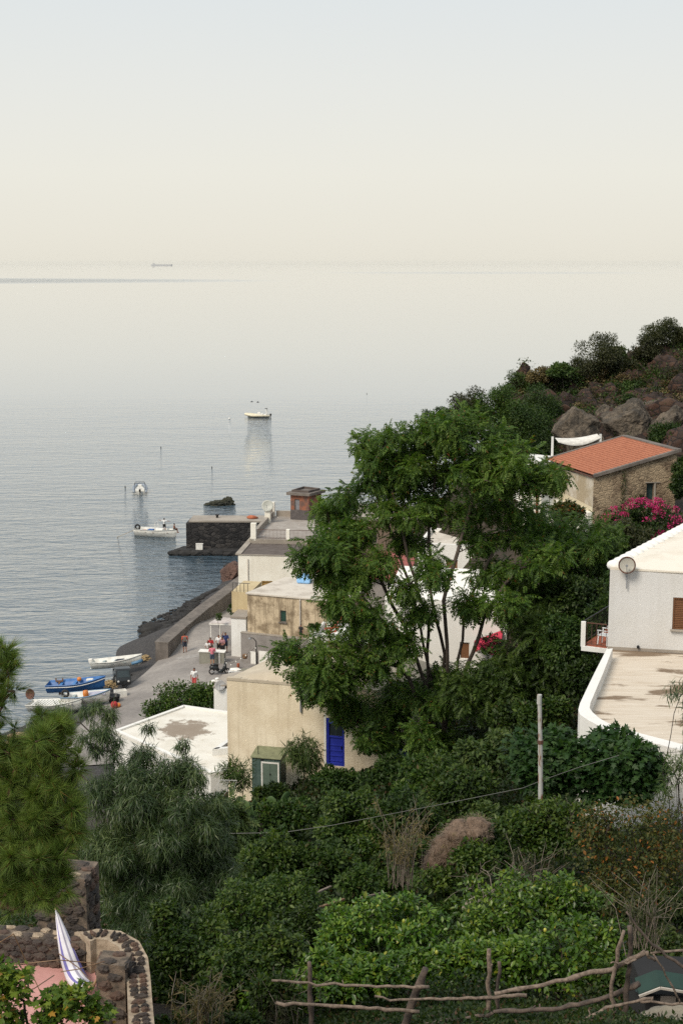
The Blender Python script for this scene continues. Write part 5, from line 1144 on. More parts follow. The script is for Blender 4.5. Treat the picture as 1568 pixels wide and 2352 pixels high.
for k, (u, v) in enumerate([(499, 1565), (491, 1570), (502, 1571), (483, 1577)]):
    q = onz(u, v, 2.0); st = MB().rock((0, 0, .1), (.2 + .03 * k, .16, .13), 40 + k, 2, .2).build('white_stone', M_white, None, True); st.location = (q.x, q.y, gz(q.x, q.y) + .09)
    tag(st, 'white painted stone on the street behind the scooter', 'stone', 'white stones behind the scooter')
for k, (u, v, w) in enumerate([(428, 1504, 1.0)]):
    q = onz(u + 10, v, 2.1); m = MB(); pts = [(math.cos(a) * (1.3 + .4 * math.sin(3 * a)), math.sin(a) * (.8 + .25 * math.sin(2 * a + 1))) for a in [2 * math.pi * j / 24 for j in range(24)]]
    zs_ = [(q.x + px, q.y + py, gz(q.x + px, q.y + py) + .097) for px, py in pts]; m.add([(q.x, q.y, gz(q.x, q.y) + .1)] + zs_, [(0, 1 + i_, 1 + (i_ + 1) % 24) for i_ in range(24)]); o = m.build('concrete_patch', simple('pale_patch', (.34, .32, .30), .9), None); tag(o, 'pale repair patch in the concrete street near the walker', 'patch')
# plants in pots by the canopy
# green shed
SHd = thing('green_shed', 'small green corrugated metal shed with double doors by the beige house', 'shed', (0, 0, 0), R(-13))
q = at(579, 1803, 74.0); ww = 68 / FP * 77; SHd.location = (q.x, q.y, q.z); MG = simple('shed_green', (.075, .115, .10), .6, (.05, .085, .075), 3); MG2 = simple('shed_door_green', (.115, .155, .125), .6, (.09, .13, .10), 4)
m = MB(); hh = 1.62; zz = []
for side, (p0_, p1_) in enumerate([((0, 0), (ww, 0)), ((ww, 0), (ww, 1.2)), ((ww, 1.2), (0, 1.2)), ((0, 1.2), (0, 0))]):
    a_, b_ = Vector((*p0_, 0)), Vector((*p1_, 0)); n_ = 24; dd_ = (b_ - a_).normalized(); nn_ = Vector((dd_.y, -dd_.x, 0)); vs = []
    for i in range(n_ + 1): p = a_ + (b_ - a_) * (i / n_) + nn_ * (.012 if (i // 2) % 2 else 0); vs += [(p.x, p.y, -.6), (p.x, p.y, hh)]
    m.add(vs, [(2 * i, 2 * i + 2, 2 * i + 3, 2 * i + 1) for i in range(n_)])
m.build('wall', MG, SHd)
m = MB(); vs = [(-.06, -.1, hh - .02), (ww + .06, -.1, hh - .02), (ww + .06, 1.28, hh + .16), (-.06, 1.28, hh + .16)]; m.add(vs + [(p[0], p[1], p[2] + .04) for p in vs], [(3, 2, 1, 0), (4, 5, 6, 7), (0, 1, 5, 4), (1, 2, 6, 5), (2, 3, 7, 6), (3, 0, 4, 7)]); m.build('roof', simple('lichen_green_roof', (.22, .23, .13), .8), SHd)
x0_, x1_ = ww * .36, ww * .94
m = MB(); m.bar((x0_, -.03, 0), (x0_, -.03, 1.34), .08, .04); m.bar((x1_, -.03, 0), (x1_, -.03, 1.34), .08, .04); m.bar((x0_ - .04, -.031, 1.36), (x1_ + .04, -.031, 1.36), .04, .08); m.build('door_frame', M_white, SHd)
for s in (0, 1): xa = x0_ + .05 + s * (x1_ - x0_ - .1) / 2; m = MB(); m.box((xa + (x1_ - x0_ - .1) / 4, -.025, .66), ((x1_ - x0_ - .1) / 2 - .012, .03, 1.3)); d_ = m.build('door', MG2, SHd); 
MB().box(((x0_ + x1_) / 2, -.06, .72), (.06, .03, .1)).build('lock', M_iron, d_)
MB().box((x0_ + .02, -.02, 1.5), (.16, .03, .1)).build('vent', M_dark, SHd); MB().tube([(.28, .3, hh), (.28, .3, hh + .5)], .02, 6).build('vent_pipe', M_iron, SHd)
# clothes line frame
q = at(520, 1800, 70); CL = thing('clothes_rack', 'white metal clothes line frame among the garden shrubs', 'clothes rack', (q.x, q.y, q.z)); M_rack = simple('rack_white', (.5, .5, .48), .5)
m = MB(); m.tube([(-.35, 0, .2), (.55, 0, .17)], .018, 6)
m.tube([(.55, 0, .17), (.2, -.1, -.9)], .015, 6); m.tube([(-.35, 0, .2), (-.55, -.2, -.9)], .015, 6)
m.build('frame', M_rack, CL); m = MB()
for k in range(4): m.tube([(-.3 + .25 * k, 0, .19), (-.85 + .25 * k, -.8, -.35)], .008, 4)
m.build('line', M_rack, CL)
# iron pole and overhead wire
q = at(1243, 1850, 42); qt = at(1238, 1597, 42)
PO = thing('rusty_pole', 'tall rusty white iron pole rising from the garden bushes', 'pole', (0, 0, 0), world=True)
M_pole = simple('rusty_pole', (.42, .42, .40), .6, (.20, .10, .05), 5, lo=.5, hi=.62, stretch=(2, 2, .5))
mid = q.lerp(qt, .58)
MB().tube([q - Vector((0, 0, 1.2)), mid], .075, 10).build('lower_shaft', M_pole, PO); MB().tube([mid, qt], .066, 10).build('upper_shaft', M_pole, PO)
m = MB(); m.tube([mid - Vector((0, 0, .05)), mid + Vector((0, 0, .06))], .095, 10); m.build('collar', M_rust, PO); m = MB(); m.tube([qt - Vector((0, 0, .28)), qt + Vector((0, 0, .02))], .078, 10); m.build('cap', M_pole, PO)
WR = thing('overhead_wire', 'thin grey wire drooping across the garden past the pole', 'wire', (0, 0, 0), world=True)
pts = [at(u, v, Y) for u, v, Y in [(500, 1915, 47), (650, 1912, 46.5), (760, 1896, 46), (900, 1869, 45), (1010, 1848, 44), (1110, 1828, 43.3), (1200, 1810, 42.6), (1250, 1790, 42.1), (1330, 1762, 41.5), (1420, 1735, 41)]]
MB().tube(pts, .011, 5).build('wire', simple('wire_grey', (.12, .125, .115), .6), WR)
# ================================================================ PEOPLE
M_skin = simple('skin', (.36, .17, .10), .6, (.30, .135, .08), 6)
M_skin2 = simple('tanned_skin', (.27, .115, .065), .6, (.22, .09, .05), 6)
M_hair = simple('dark_hair', (.012, .009, .008), .7)
def capsule(m, a, b, ra, rb, n=10):
    a, b = Vector(a), Vector(b); d = b - a; L = max(d.length, 1e-4); q = d.to_track_quat('Z', 'Y').to_matrix(); prof = []
    for k in range(5): t = -math.pi / 2 + math.pi / 2 * k / 4; prof.append((max(1e-4, ra * math.cos(t)), ra * math.sin(t)))
    for k in range(5): t = math.pi / 2 * k / 4; prof.append((max(1e-4, rb * math.cos(t)), L + rb * math.sin(t)))
    m.lathe(prof, a, n, 0, q)
def melt(m, name, mat, parent, vox=.022):
    """closed pieces fused into one continuous skin"""
    o = m.build(name, mat, None); r = o.modifiers.new('r', 'REMESH'); r.mode = 'VOXEL'; r.voxel_size = vox
    s = o.modifiers.new('s', 'SMOOTH'); s.factor = .5; s.iterations = 3
    bpy.context.view_layer.update(); dg = bpy.context.evaluated_depsgraph_get(); me = bpy.data.meshes.new_from_object(o.evaluated_get(dg)); old = o.data
    o.modifiers.clear(); o.data = me; bpy.data.meshes.remove(old); me.polygons.foreach_set('use_smooth', [True] * len(me.polygons))
    if not me.materials: me.materials.append(mat)
    o.parent = parent; return o
def person(label, loc, rz, pose='stand', skin=None, shirt=None, shorts=None, hair='short', group=None, h=1.0, sling=None, pack=None):
    t = thing('person', label, 'person', loc, rz, group); skin = skin or M_skin
    J = dict(pel=(0, 0, .93), bel=(0, .01, 1.08), che=(0, 0, 1.28), nec=(0, -.01, 1.46), hd=(0, .02, 1.62), sl=(-.19, 0, 1.41), sr=(.19, 0, 1.41), el=(-.26, -.02, 1.13), er=(.26, -.02, 1.13),
             wl=(-.28, .06, .88), wr=(.28, .06, .88), hl=(-.095, 0, .90), hr=(.095, 0, .90), kl=(-.11, .03, .49), kr=(.11, .02, .49), al=(-.12, -.02, .08), ar=(.12, -.03, .08))
    if pose == 'walk': J.update(kl=(-.10, .14, .5), al=(-.10, .22, .10), kr=(.10, .04, .48), ar=(.10, -.24, .13), el=(-.26, -.1, 1.14), wl=(-.27, -.02, .9), er=(.26, .04, 1.14), wr=(.26, .17, .92))
    if pose == 'counter': J.update(el=(-.27, .1, 1.15), wl=(-.18, .32, 1.12), er=(.27, .1, 1.15), wr=(.18, .33, 1.12), che=(0, .05, 1.27), nec=(0, .07, 1.44), hd=(0, .12, 1.59), sl=(-.19, .06, 1.40), sr=(.19, .06, 1.40))
    if pose == 'arms': J.update(el=(-.46, .05, 1.43), wl=(-.70, .12, 1.46), er=(.45, .05, 1.36), wr=(.69, .12, 1.30), kl=(-.13, .06, .5), al=(-.2, 0, .08), kr=(.12, .05, .5), ar=(.18, -.02, .08))
    if pose == 'wave': J.update(er=(.34, .1, 1.55), wr=(.26, .2, 1.78), el=(-.27, .08, 1.15), wl=(-.18, .30, 1.12))
    if pose == 'sit':
        J = {k: (v[0], v[1], v[2] - .47) for k, v in J.items()}; J.update(kl=(-.12, .42, .47), kr=(.12, .42, .46), al=(-.13, .46, .04), ar=(.13, .48, .03), wl=(-.2, .3, .55), wr=(.2, .3, .55), el=(-.27, .05, .66), er=(.27, .05, .66))
    J = {k: Vector(v) * h for k, v in J.items()}; s = h
    m = MB(); c = lambda a, b, ra, rb: capsule(m, J[a], J[b], ra * s, rb * s)
    c('pel', 'bel', .135, .125); c('bel', 'che', .125, .15); c('sl', 'sr', .075, .075); c('che', 'nec', .13, .06); c('nec', 'hd', .055, .075)
    hd = J['hd']; m.ell(hd + Vector((0, .0, .02 * s)), (.078 * s, .098 * s, .122 * s), 10); m.ell(hd + Vector((0, .10 * s, .0)), (.016 * s, .028 * s, .03 * s), 6); m.ell(hd + Vector((0, .06 * s, -.07 * s)), (.05 * s, .04 * s, .04 * s), 6)
    for e in (-1, 1): m.ell(hd + Vector((e * .082 * s, 0, 0)), (.016 * s, .026 * s, .036 * s), 6)
    for q in 'lr':
        c('s' + q, 'e' + q, .058, .045); c('e' + q, 'w' + q, .043, .03); c('pel', 'h' + q, .12, .10); c('h' + q, 'k' + q, .095, .06); c('k' + q, 'a' + q, .058, .038)
        a = J['a' + q]; capsule(m, a + Vector((0, -.05 * s, -.035 * s)), a + Vector((0, .15 * s, -.05 * s)), .036 * s, .03 * s)
        w = J['w' + q]; d = (w - J['e' + q]).normalized(); capsule(m, w, w + d * .075 * s, .03 * s, .036 * s)
    body = melt(m, 'body', skin, t)
    # fingers on each palm
    f = MB()
    for q, sg in (('l', 1), ('r', -1)):
        w = J['w' + q]; d = (w - J['e' + q]).normalized(); up = Vector((0, 1, 0)) if abs(d.y) < .8 else Vector((0, 0, 1)); sx_ = d.cross(up).normalized(); px = up - d * up.dot(d); px.normalize()
        for k, ln in enumerate((.062, .075, .078, .066)):
            b0 = w + (d * .085 + px * (.027 - .018 * k)) * s; f.tube([b0, b0 + (d * ln * .55 + sx_ * .012 * sg) * s, b0 + (d * ln + sx_ * .035 * sg) * s], [.011 * s, .0105 * s, .008 * s], 6)
        b0 = w + (d * .03 + px * .03) * s; f.tube([b0, b0 + (d * .03 + px * .03 + sx_ * .012 * sg) * s, b0 + (d * .062 + px * .034 + sx_ * .026 * sg) * s], [.013 * s, .012 * s, .009 * s], 6)
    bm = body.data; mm = MB(); mm.v = [tuple(v.co) for v in bm.vertices]; mm.f = [tuple(p.vertices) for p in bm.polygons]; mm.m = [0] * len(mm.f); mm.add(f.v, f.f)
    me = bpy.data.meshes.new('body'); me.from_pydata(mm.v, [], mm.f); me.materials.append(skin); me.polygons.foreach_set('use_smooth', [True] * len(me.polygons)); body.data = me
    e = MB()
    for q in (-1, 1): e.ell(hd + Vector((q * .032 * s, .09 * s, .025 * s)), (.013 * s, .008 * s, .009 * s), 6)
    e.build('eyes', M_hair, t); MB().ell(hd + Vector((0, .092 * s, -.055 * s)), (.024 * s, .012 * s, .006 * s), 6).build('mouth', simple('lips', (.28, .07, .06), .6), t)
    hm = MB(); hm.ell(hd + Vector((0, -.02 * s, .05 * s)), (.088 * s, .105 * s, .11 * s), 10)
    if hair == 'long': capsule(hm, hd + Vector((0, -.06 * s, .04 * s)), hd + Vector((0, -.09 * s, -.2 * s)), .085 * s, .06 * s)
    if hair: melt(hm, 'hair', M_hair, t, .02)
    if shirt:
        m = MB(); c('bel', 'che', .15, .17); c('sl', 'sr', .088, .088); c('che', 'nec', .15, .06); capsule(m, J['pel'] + Vector((0, 0, .05 * s)), J['bel'], .15 * s, .15 * s)
        for q in 'lr': capsule(m, J['s' + q], J['s' + q].lerp(J['e' + q], .7), .078 * s, .07 * s)
        melt(m, 'shirt', shirt, t)
    if shorts:
        m = MB(); capsule(m, J['pel'] + Vector((0, 0, .07 * s)), J['pel'], .148 * s, .15 * s)
        for q in 'lr': capsule(m, J['pel'].lerp(J['h' + q], .6), J['h' + q], .13 * s, .118 * s); capsule(m, J['h' + q], J['h' + q].lerp(J['k' + q], .8), .112 * s, .098 * s)
        melt(m, 'shorts', shorts, t)
    m = MB()
    for q in 'lr': a = J['a' + q]; m.box(a + Vector((0, .05 * s, -.075 * s)), (.095 * s, .27 * s, .03 * s))
    m.build('sandals', M_blackp, t, bevel=.01)
    if sling: m = MB(); m.bar(J['sl'] + Vector((.06, .15, .02)), J['pel'] + Vector((.13, .16, .05)), .045, .012); m.build('bag_strap', sling, t)
    if pack: m = MB(); m.box(J['che'] + Vector((0, -.2, -.02)), (.3, .16, .42)); m.build('backpack', pack, t, bevel=.05)
    return t
C_ = lambda n, c: simple('cloth_' + n, c, .85)
K = {n: C_(n, c) for n, c in dict(orange=(.50, .10, .06), pink=(.62, .19, .24), white=(.74, .74, .73), red=(.48, .035, .04), navy=(.025, .035, .06), denim=(.06, .08, .12), black=(.015, .015, .016), brick=(.44, .07, .065), check=(.36, .18, .20), blue=(.03, .05, .17), grey=(.16, .15, .13), tan=(.30, .26, .2)).items()}
def stand(uv, zg=None, Y=None):
    q = onz(*uv, zg or 2.15); return Vector((q.x, q.y, gz(q.x, q.y) + .095))
person('person walking away in orange top and dark shorts with a grey backpack', stand((425, 1490)), R(8), 'stand', M_skin2, K['orange'], K['navy'], pack=K['grey'])
person('person walking in white shirt and red shorts with a shoulder strap', stand((447, 1583), 2.0), R(176), 'walk', M_skin2, K['white'], K['brick'], sling=K['navy'])
person('person in pink shirt and denim shorts standing at the bar counter', stand((488, 1529), 2.1), R(4), 'counter', M_skin, K['pink'], K['denim'])
def behind(u, dx, dy, *a, **k):
    p = onz(u, 1516, 2.1); return person(*a[:1], Vector((p.x + dx, p.y + dy, gz(p.x, p.y) + .1)), *a[1:], **k)
behind(484, -.1, .9, 'person in red shirt behind the left end of the counter', R(190), 'counter', M_skin2, K['red'], K['black'])
behind(500, .0, 1.7, 'dark haired person in white vest behind the counter middle', R(170), 'counter', M_skin, K['white'], K['black'], hair='long')
behind(505, .2, 1.0, 'person in checked pinkish shirt at the right of the counter', R(150), 'counter', M_skin, K['check'], K['black'], hair='long')
behind(511, .1, 2.3, 'person in dark blue shirt raising one hand under the canopy', R(200), 'wave', M_skin2, K['blue'], K['navy'])
behind(470, .25, .75, 'person in white top bending at the counter left end', R(175), 'counter', M_skin2, K['white'], K['tan'], h=.88)
# crew of the fishing boat
cR = FB.rotation_euler.z; fl = lambda x, y, z: Vector(FB.location) + Matrix.Rotation(cR, 3, 'Z') @ Vector((x, y, z))
person('person in white shirt and black shorts balancing with spread arms on the boat', fl(LF * .68, .1, .98), cR + R(10), 'arms', M_skin2, K['white'], K['black'])
person('person in black swimwear sitting on the bow of the fishing boat', fl(LF * .93, -.05, .93), cR - R(75), 'sit', M_skin2, None, K['black'], h=.95)
person('small person dressed in black on the patio step by the drainpipe', at(691, 1469, 111.5), R(150), 'stand', M_skin, K['black'], K['black'], h=.72)
# plastic chair on the balcony
ch = thing('plastic_chair', 'white plastic armchair on the balcony of the terrace house', 'chair', A0 + eF * .9 - Vector((.42, 0, 0)) + Vector((0, 0, 19.41)), R(55))
for x in (-.24, .24):
    for y in (-.22, .22): MB().bar((x, y, 0), (x * .9, y * .9, .44), .045).build('leg', M_plasw, ch)
    m = MB(); m.bar((x * 1.08, .2, .44), (x * 1.08, .2, .66), .04); m.bar((x * 1.08, .24, .67), (x * 1.08, -.24, .67), .06, .03); m.build('armrest', M_plasw, ch)
MB().box((0, 0, .44), (.5, .48, .035)).build('seat', M_plasw, ch, bevel=.01)
m = MB(); m.box((0, -.26, .68), (.48, .035, .48), tilt=Matrix.Rotation(R(-12), 3, 'X')); m.build('backrest', M_plasw, ch, bevel=.015)
# ================================================================ TREES AND PLANTS
def T_tri(v, f): return np.array(v, float), np.array(f, int)
T_OVAL = T_tri([(0, 0, 0), (-.26, .38, .07), (-.17, .75, .03), (0, 1, -.08), (.17, .75, .03), (.26, .38, .07), (0, .55, -.02)], [(0, 6, 1), (1, 6, 2), (2, 6, 3), (3, 6, 4), (4, 6, 5), (5, 6, 0)])
T_DIA = T_tri([(0, 0, 0), (-.27, .45, .07), (0, 1, -.06), (.27, .45, .07)], [(0, 2, 1), (0, 3, 2)])
def lance(w=.055, droop=.30, n=3):
    v = []; f = []
    for i in range(n + 1):
        t = i / n; ww = w * (1 - abs(2 * t - .8) ** 1.5 * .75) if t < 1 else .004
        v += [(-ww, t, -droop * t * t), (ww, t, -droop * t * t)]
    for i in range(n): a = 2 * i; f += [(a, a + 1, a + 3), (a, a + 3, a + 2)]
    return T_tri(v, f)
T_LANCE = lance()
def frond(n=7, droop=.35, ll=.27, lw=.055, seed=0):
    r = random.Random(seed); v = []; f = []
    def leaflet(p, d, L, W):
        d = Vector(d).normalized(); x = d.cross(Vector((0, 0, 1))).normalized(); b = len(v)
        for q in (p, p + d * L * .42 + x * W, p + d * L - Vector((0, 0, L * .25)), p + d * L * .42 - x * W): v.append(tuple(q))
        f.extend([(b, b + 2, b + 1), (b, b + 3, b + 2)])
    for i in range(n):
        t = .18 + .76 * i / (n - 1); p = Vector((0, t, -droop * t * t)); L = ll * (.75 + .35 * math.sin(math.pi * (i + .6) / n))
        for s in (-1, 1): leaflet(p, (s * 1.0, .55 + r.uniform(-.15, .15), -.28 + r.uniform(-.15, .15)), L, lw)
    leaflet(Vector((0, .95, -droop * .9)), (0, 1, -.6), ll, lw)
    b = len(v); v += [(-.006, 0, 0), (.006, 0, 0), (.004, .95, -droop * .9), (-.004, .95, -droop * .9)]; f += [(b, b + 1, b + 2), (b, b + 2, b + 3)]
    return T_tri(v, f)
T_FROND = [frond(6, .30, .30, .068, 1), frond(5, .5, .33, .075, 2)]
def needle_tuft(n=26, seed=3):
    r = random.Random(seed); v = []; f = []
    for i in range(n):
        a = r.uniform(0, 6.283); sp = r.uniform(.1, .75); d = Vector((math.cos(a) * sp, 1, math.sin(a) * sp)).normalized(); L = r.uniform(.7, 1.05); x = d.cross(Vector((r.uniform(-1, 1), r.uniform(-1, 1), r.uniform(-1, 1)))).normalized() * .013
        b0 = Vector((0, r.uniform(0, .25), 0)); b = len(v); v += [tuple(b0 - x), tuple(b0 + x), tuple(b0 + d * L - Vector((0, 0, .12 * L * L)))]; f.append((b, b + 1, b + 2))
    return T_tri(v, f)
T_NEEDLE = needle_tuft()
def fig_leaf():
    out = []; lob = [(.0, 0), (.22, .02), (.42, .22), (.22, .30), (.46, .62), (.20, .58), (.0, 1.0)]
    pts = [(x, y) for x, y in lob] + [(-x, y) for x, y in lob[-2:0:-1]]
    v = [(0, .38, .0)] + [(x, y, .10 * abs(x) - .14 * y * y) for x, y in pts]; n = len(pts)
    return T_tri(v, [(0, 1 + i, 1 + (i + 1) % n) for i in range(n)])
T_FIG = fig_leaf()
def nrm(a): return a / np.maximum(np.linalg.norm(a, axis=1, keepdims=True), 1e-9)
def leaves_mesh(P, D, N, S, tmpl, name, mat, parent, smooth=False):
    tv, tf = tmpl; D = nrm(D); X = nrm(np.cross(D, N)); Z = np.cross(X, D); S = np.asarray(S)[:, None, None]
    V = P[:, None, :] + S * (tv[None, :, 0:1] * X[:, None, :] + tv[None, :, 1:2] * D[:, None, :] + tv[None, :, 2:3] * Z[:, None, :])
    F = (tf[None] + (np.arange(len(P)) * len(tv))[:, None, None]).reshape(-1, 3)
    return np_mesh(name, V.reshape(-1, 3), F, mat, parent)
def usphere(n, g):
    v = g.normal(size=(n, 3)); return nrm(v)
def lobes_points(lobes, n, g, shell=.55, up=.25):
    """points spread through a set of lumps; (centre, radii) pairs; returns positions and outward directions"""
    C = np.array([l[0] for l in lobes], float); Rr = np.array([l[1] for l in lobes], float)
    w = (Rr[:, 0] * Rr[:, 1] + Rr[:, 0] * Rr[:, 2]) ** 1.0; k = g.choice(len(lobes), n, p=w / w.sum()); d = usphere(n, g); d[:, 2] += up; d = nrm(d)
    r = shell + (1.06 - shell) * g.random(n) ** .6
    return C[k] + d * Rr[k] * r[:, None], nrm(d / Rr[k] * Rr[k].mean(axis=1, keepdims=True)), k
def sub_lumps(lobes, per, g, size=(.34, .55), fill=.82, flat=.75):
    out = []
    for c, r in lobes:
        c = np.array(c); r = np.array(r)
        for _ in range(per):
            d = nrm(g.normal(size=(1, 3)))[0]; d[2] = d[2] * .9 + .1; s = g.uniform(*size) * r.min() * 1.1
            out.append((c + d * r * fill * g.uniform(.55, 1.0), np.array([s, s, s * flat])))
    return out
M_bark = simple('grey_brown_bark', (.095, .072, .055), .9, (.045, .036, .03), 6, .6, stretch=(3, 3, .6))
M_barkpale = simple('pale_twig_bark', (.24, .20, .16), .9, (.13, .105, .085), 7, .5)
M_barkdark = simple('dark_bark', (.045, .034, .027), .9, (.02, .017, .014), 6, .5)
class Skel:
    def __init__(s, g): s.p = []; s.par = []; s.g = g; s.d0 = []
    def add(s, p, par): s.p.append(np.array(p, float)); s.par.append(par); s.d0.append((s.d0[par] + np.linalg.norm(s.p[-1] - s.p[par])) if par >= 0 else 0.0); return len(s.p) - 1
    def path(s, pts, par, step=.8, wob=.08):
        for q in pts:
            q = np.array(q, float); a = s.p[par]; n = max(1, int(np.linalg.norm(q - a) / step))
            for i in range(1, n + 1): par = s.add(a + (q - a) * i / n + (s.g.normal(size=3) * wob if i < n else 0), par)
        return par
    def reach(s, targets, step=.7, wob=.06, pen=.35, start=0):
        ends = []
        T = np.array(targets); base = s.p[0]; order = np.argsort(np.linalg.norm(T - base, axis=1))
        for t in T[order]:
            A = np.array(s.p); d = np.linalg.norm(A - t, axis=1); cost = d + pen * np.array(s.d0) * .5 + np.where(A[:, 2] > t[2] + .2, 1.2, 0); cost[:start] += 1e3
            par = int(np.argmin(cost)); a = s.p[par]; n = max(1, int(d[par] / step)); bend = np.array([0, 0, .10 * d[par]])
            for i in range(1, n + 1): f = i / n; par = s.add(a + (t - a) * f + bend * math.sin(math.pi * f) + (s.g.normal(size=3) * wob if i < n else 0), par)
            ends.append(par)
        return ends
    def mesh(s, name, mat, parent, tip=.012, pw=.46, rmax=None, sides=6, skip=0):
        n = len(s.p); cnt = np.zeros(n)
        kids = np.zeros(n, int)
        for i in range(n - 1, 0, -1):
            if kids[i] == 0: cnt[i] += 1
            cnt[s.par[i]] += cnt[i]; kids[s.par[i]] += 1
        r = tip * np.maximum(cnt, 1) ** pw
        if rmax: r = np.minimum(r, rmax)
        P = np.array(s.p); I = np.arange(1, n); A = P[np.array(s.par)[1:]]; B = P[1:]; ra = np.minimum(r[np.array(s.par)[1:]], r[1:] * 1.35); rb = r[1:]
        D = nrm(B - A); up = np.tile([0.13, .2, .97], (len(D), 1)); X = nrm(np.cross(D, up)); Y = np.cross(D, X); A = A - D * ra[:, None] * .3; B = B + D * rb[:, None] * .3
        t = np.arange(sides) * 2 * math.pi / sides; ring = np.cos(t)[None, :, None] * X[:, None, :] + np.sin(t)[None, :, None] * Y[:, None, :]
        V = np.concatenate([A[:, None] + ring * ra[:, None, None], B[:, None] + ring * rb[:, None, None]], 1)
        q = np.arange(sides); F = np.stack([q, (q + 1) % sides, sides + (q + 1) % sides, sides + q], -1)
        F = (F[None] + (np.arange(len(D)) * 2 * sides)[:, None, None]).reshape(-1, 4)
        return np_mesh(name, V.reshape(-1, 3), F, mat, parent, True)
def lobe_at(u, v, Y, ru, rv, rd=None):
    c = at(u, v, Y); k = mpp(Y, v); return (np.array(c), np.array([ru * k, (rd if rd else min(ru, rv) * 1.0) * k, rv * k]))
def crown_leaves(name, mat, parent, lumps, n, tmpl, size, g, shell=.5, drop=.35, spread=.9, upn=.7, jit=.25, along=0.0):
    P, O, k = lobes_points(lumps, n, g, shell)
    D = O * .8 + usphere(n, g) * spread + np.array([0, 0, -drop]); N = O * .5 + np.array([0, 0, upn]) + usphere(n, g) * .45
    S = size * (1 + jit * g.normal(size=n)).clip(.5, 1.7)
    return leaves_mesh(P, D, N, S, tmpl, name, mat, parent)

# leaf colours
L_tree = leafmat('ailanthus_leaf', (.013, .040, .007), (.060, .118, .018), (.15, .225, .036), odd=(.20, .07, .02), odd_at=.992, scale=.35, trans=.45)
L_tree2 = leafmat('ash_leaf', (.011, .032, .006), (.044, .092, .015), (.105, .165, .027), scale=.4)
L_dark = leafmat('dark_bush_leaf', (.006, .020, .004), (.026, .056, .010), (.080, .125, .022), scale=.6)
L_mid = leafmat('garden_leaf', (.008, .024, .004), (.032, .066, .010), (.095, .145, .022), scale=.6, odd=(.10, .055, .02), odd_at=.985)
L_lemon = leafmat('lemon_leaf', (.016, .044, .005), (.060, .135, .014), (.20, .29, .036), scale=.9, rough=.35, spec=.5, odd=(.30, .30, .035), odd_at=.975)
L_citrus = leafmat('dark_citrus_leaf', (.008, .024, .004), (.034, .070, .010), (.115, .16, .026), scale=.8, rough=.4)
L_pine = leafmat('pine_needle', (.026, .054, .011), (.10, .165, .030), (.24, .32, .065), scale=1.2, trans=.25, odd=(.14, .06, .02), odd_at=.94)
L_acacia = leafmat('acacia_leaf', (.010, .028, .008), (.048, .090, .028), (.17, .22, .08), scale=.5, rough=.4, spec=.5)
L_fig = leafmat('fig_leaf', (.010, .030, .007), (.024, .062, .014), (.055, .105, .024), scale=.6)
L_autumn = leafmat('autumn_leaf', (.016, .028, .006), (.044, .064, .015), (.12, .105, .024), scale=.9, odd=(.30, .11, .025), odd_at=.93)
L_dry = leafmat('dry_grass', (.04, .038, .014), (.105, .085, .03), (.22, .165, .07), scale=1.0, trans=.15)
L_heath = leafmat('heath_leaf', (.012, .018, .007), (.040, .046, .017), (.085, .085, .034), scale=.5)
L_vine = leafmat('vine_leaf', (.03, .07, .010), (.085, .155, .018), (.22, .27, .03), scale=1.5, odd=(.36, .2, .03), odd_at=.95)
L_boug = leafmat('bougainvillea_flower', (.30, .012, .085), (.50, .025, .15), (.66, .06, .24), scale=.8, trans=.3)
L_rust = leafmat('rust_flower', (.16, .02, .02), (.32, .05, .04), (.42, .12, .06), scale=.8)
L_cane = leafmat('pale_shrub_leaf', (.020, .042, .012), (.050, .088, .022), (.12, .16, .042), scale=.8)
L_cactus = leafmat('cactus_pad', (.018, .045, .014), (.04, .085, .025), (.085, .13, .045), scale=.8, trans=.0, rough=.6)

# ---- the tall tree in the middle
g = np.random.default_rng(11)
ty = 73.0
TB_ = at(1000, 1800, ty)
BT = thing('tall_tree', 'tall many stemmed green tree standing between the houses', 'tree', (TB_.x, TB_.y, gz(TB_.x, TB_.y)), world=True)
spec = [(880, 1058, 62, 50), (838, 1022, 26, 22), (958, 1020, 70, 46), (1040, 990, 84, 46), (1108, 1010, 78, 60), (1000, 1085, 105, 62), (1118, 1090, 96, 70), (860, 1128, 84, 55), (800, 1178, 66, 56), (772, 1232, 62, 50),
        (702, 1284, 42, 26), (742, 1268, 40, 28), (830, 1245, 66, 46), (925, 1170, 86, 56), (1040, 1165, 96, 58), (1165, 1160, 80, 62), (1236, 1215, 84, 58), (1320, 1240, 74, 52), (1250, 1295, 92, 56), (1150, 1250, 76, 46), (1216, 1090, 34, 26), (1262, 1098, 32, 22),
        (800, 1318, 54, 46), (785, 1395, 44, 36), (1005, 1300, 46, 44), (930, 1245, 60, 34), (872, 1290, 40, 34), (1140, 1320, 44, 30), (1000, 1000, 60, 40), (930, 1075, 70, 50), (900, 1010, 40, 26), (1150, 1050, 60, 46), (1185, 1095, 46, 40),
        (852, 1420, 52, 46), (800, 1478, 78, 40), (728, 1500, 66, 34), (655, 1494, 34, 18), (752, 1560, 56, 38), (700, 1545, 28, 24), (838, 1556, 76, 50), (915, 1490, 54, 44), (876, 1620, 66, 44), (842, 1690, 38, 34), (935, 1585, 46, 50), (772, 1615, 26, 30), (895, 1700, 44, 40), (975, 1680, 36, 40), (1078, 1388, 34, 24), (965, 1408, 24, 18), (1050, 1560, 40, 36), (1000, 1610, 40, 36), (1010, 1710, 46, 36), (1170, 1390, 46, 34), (930, 1350, 26, 18), (760, 1330, 40, 30), (715, 1590, 26, 20), (800, 1640, 26, 22)]
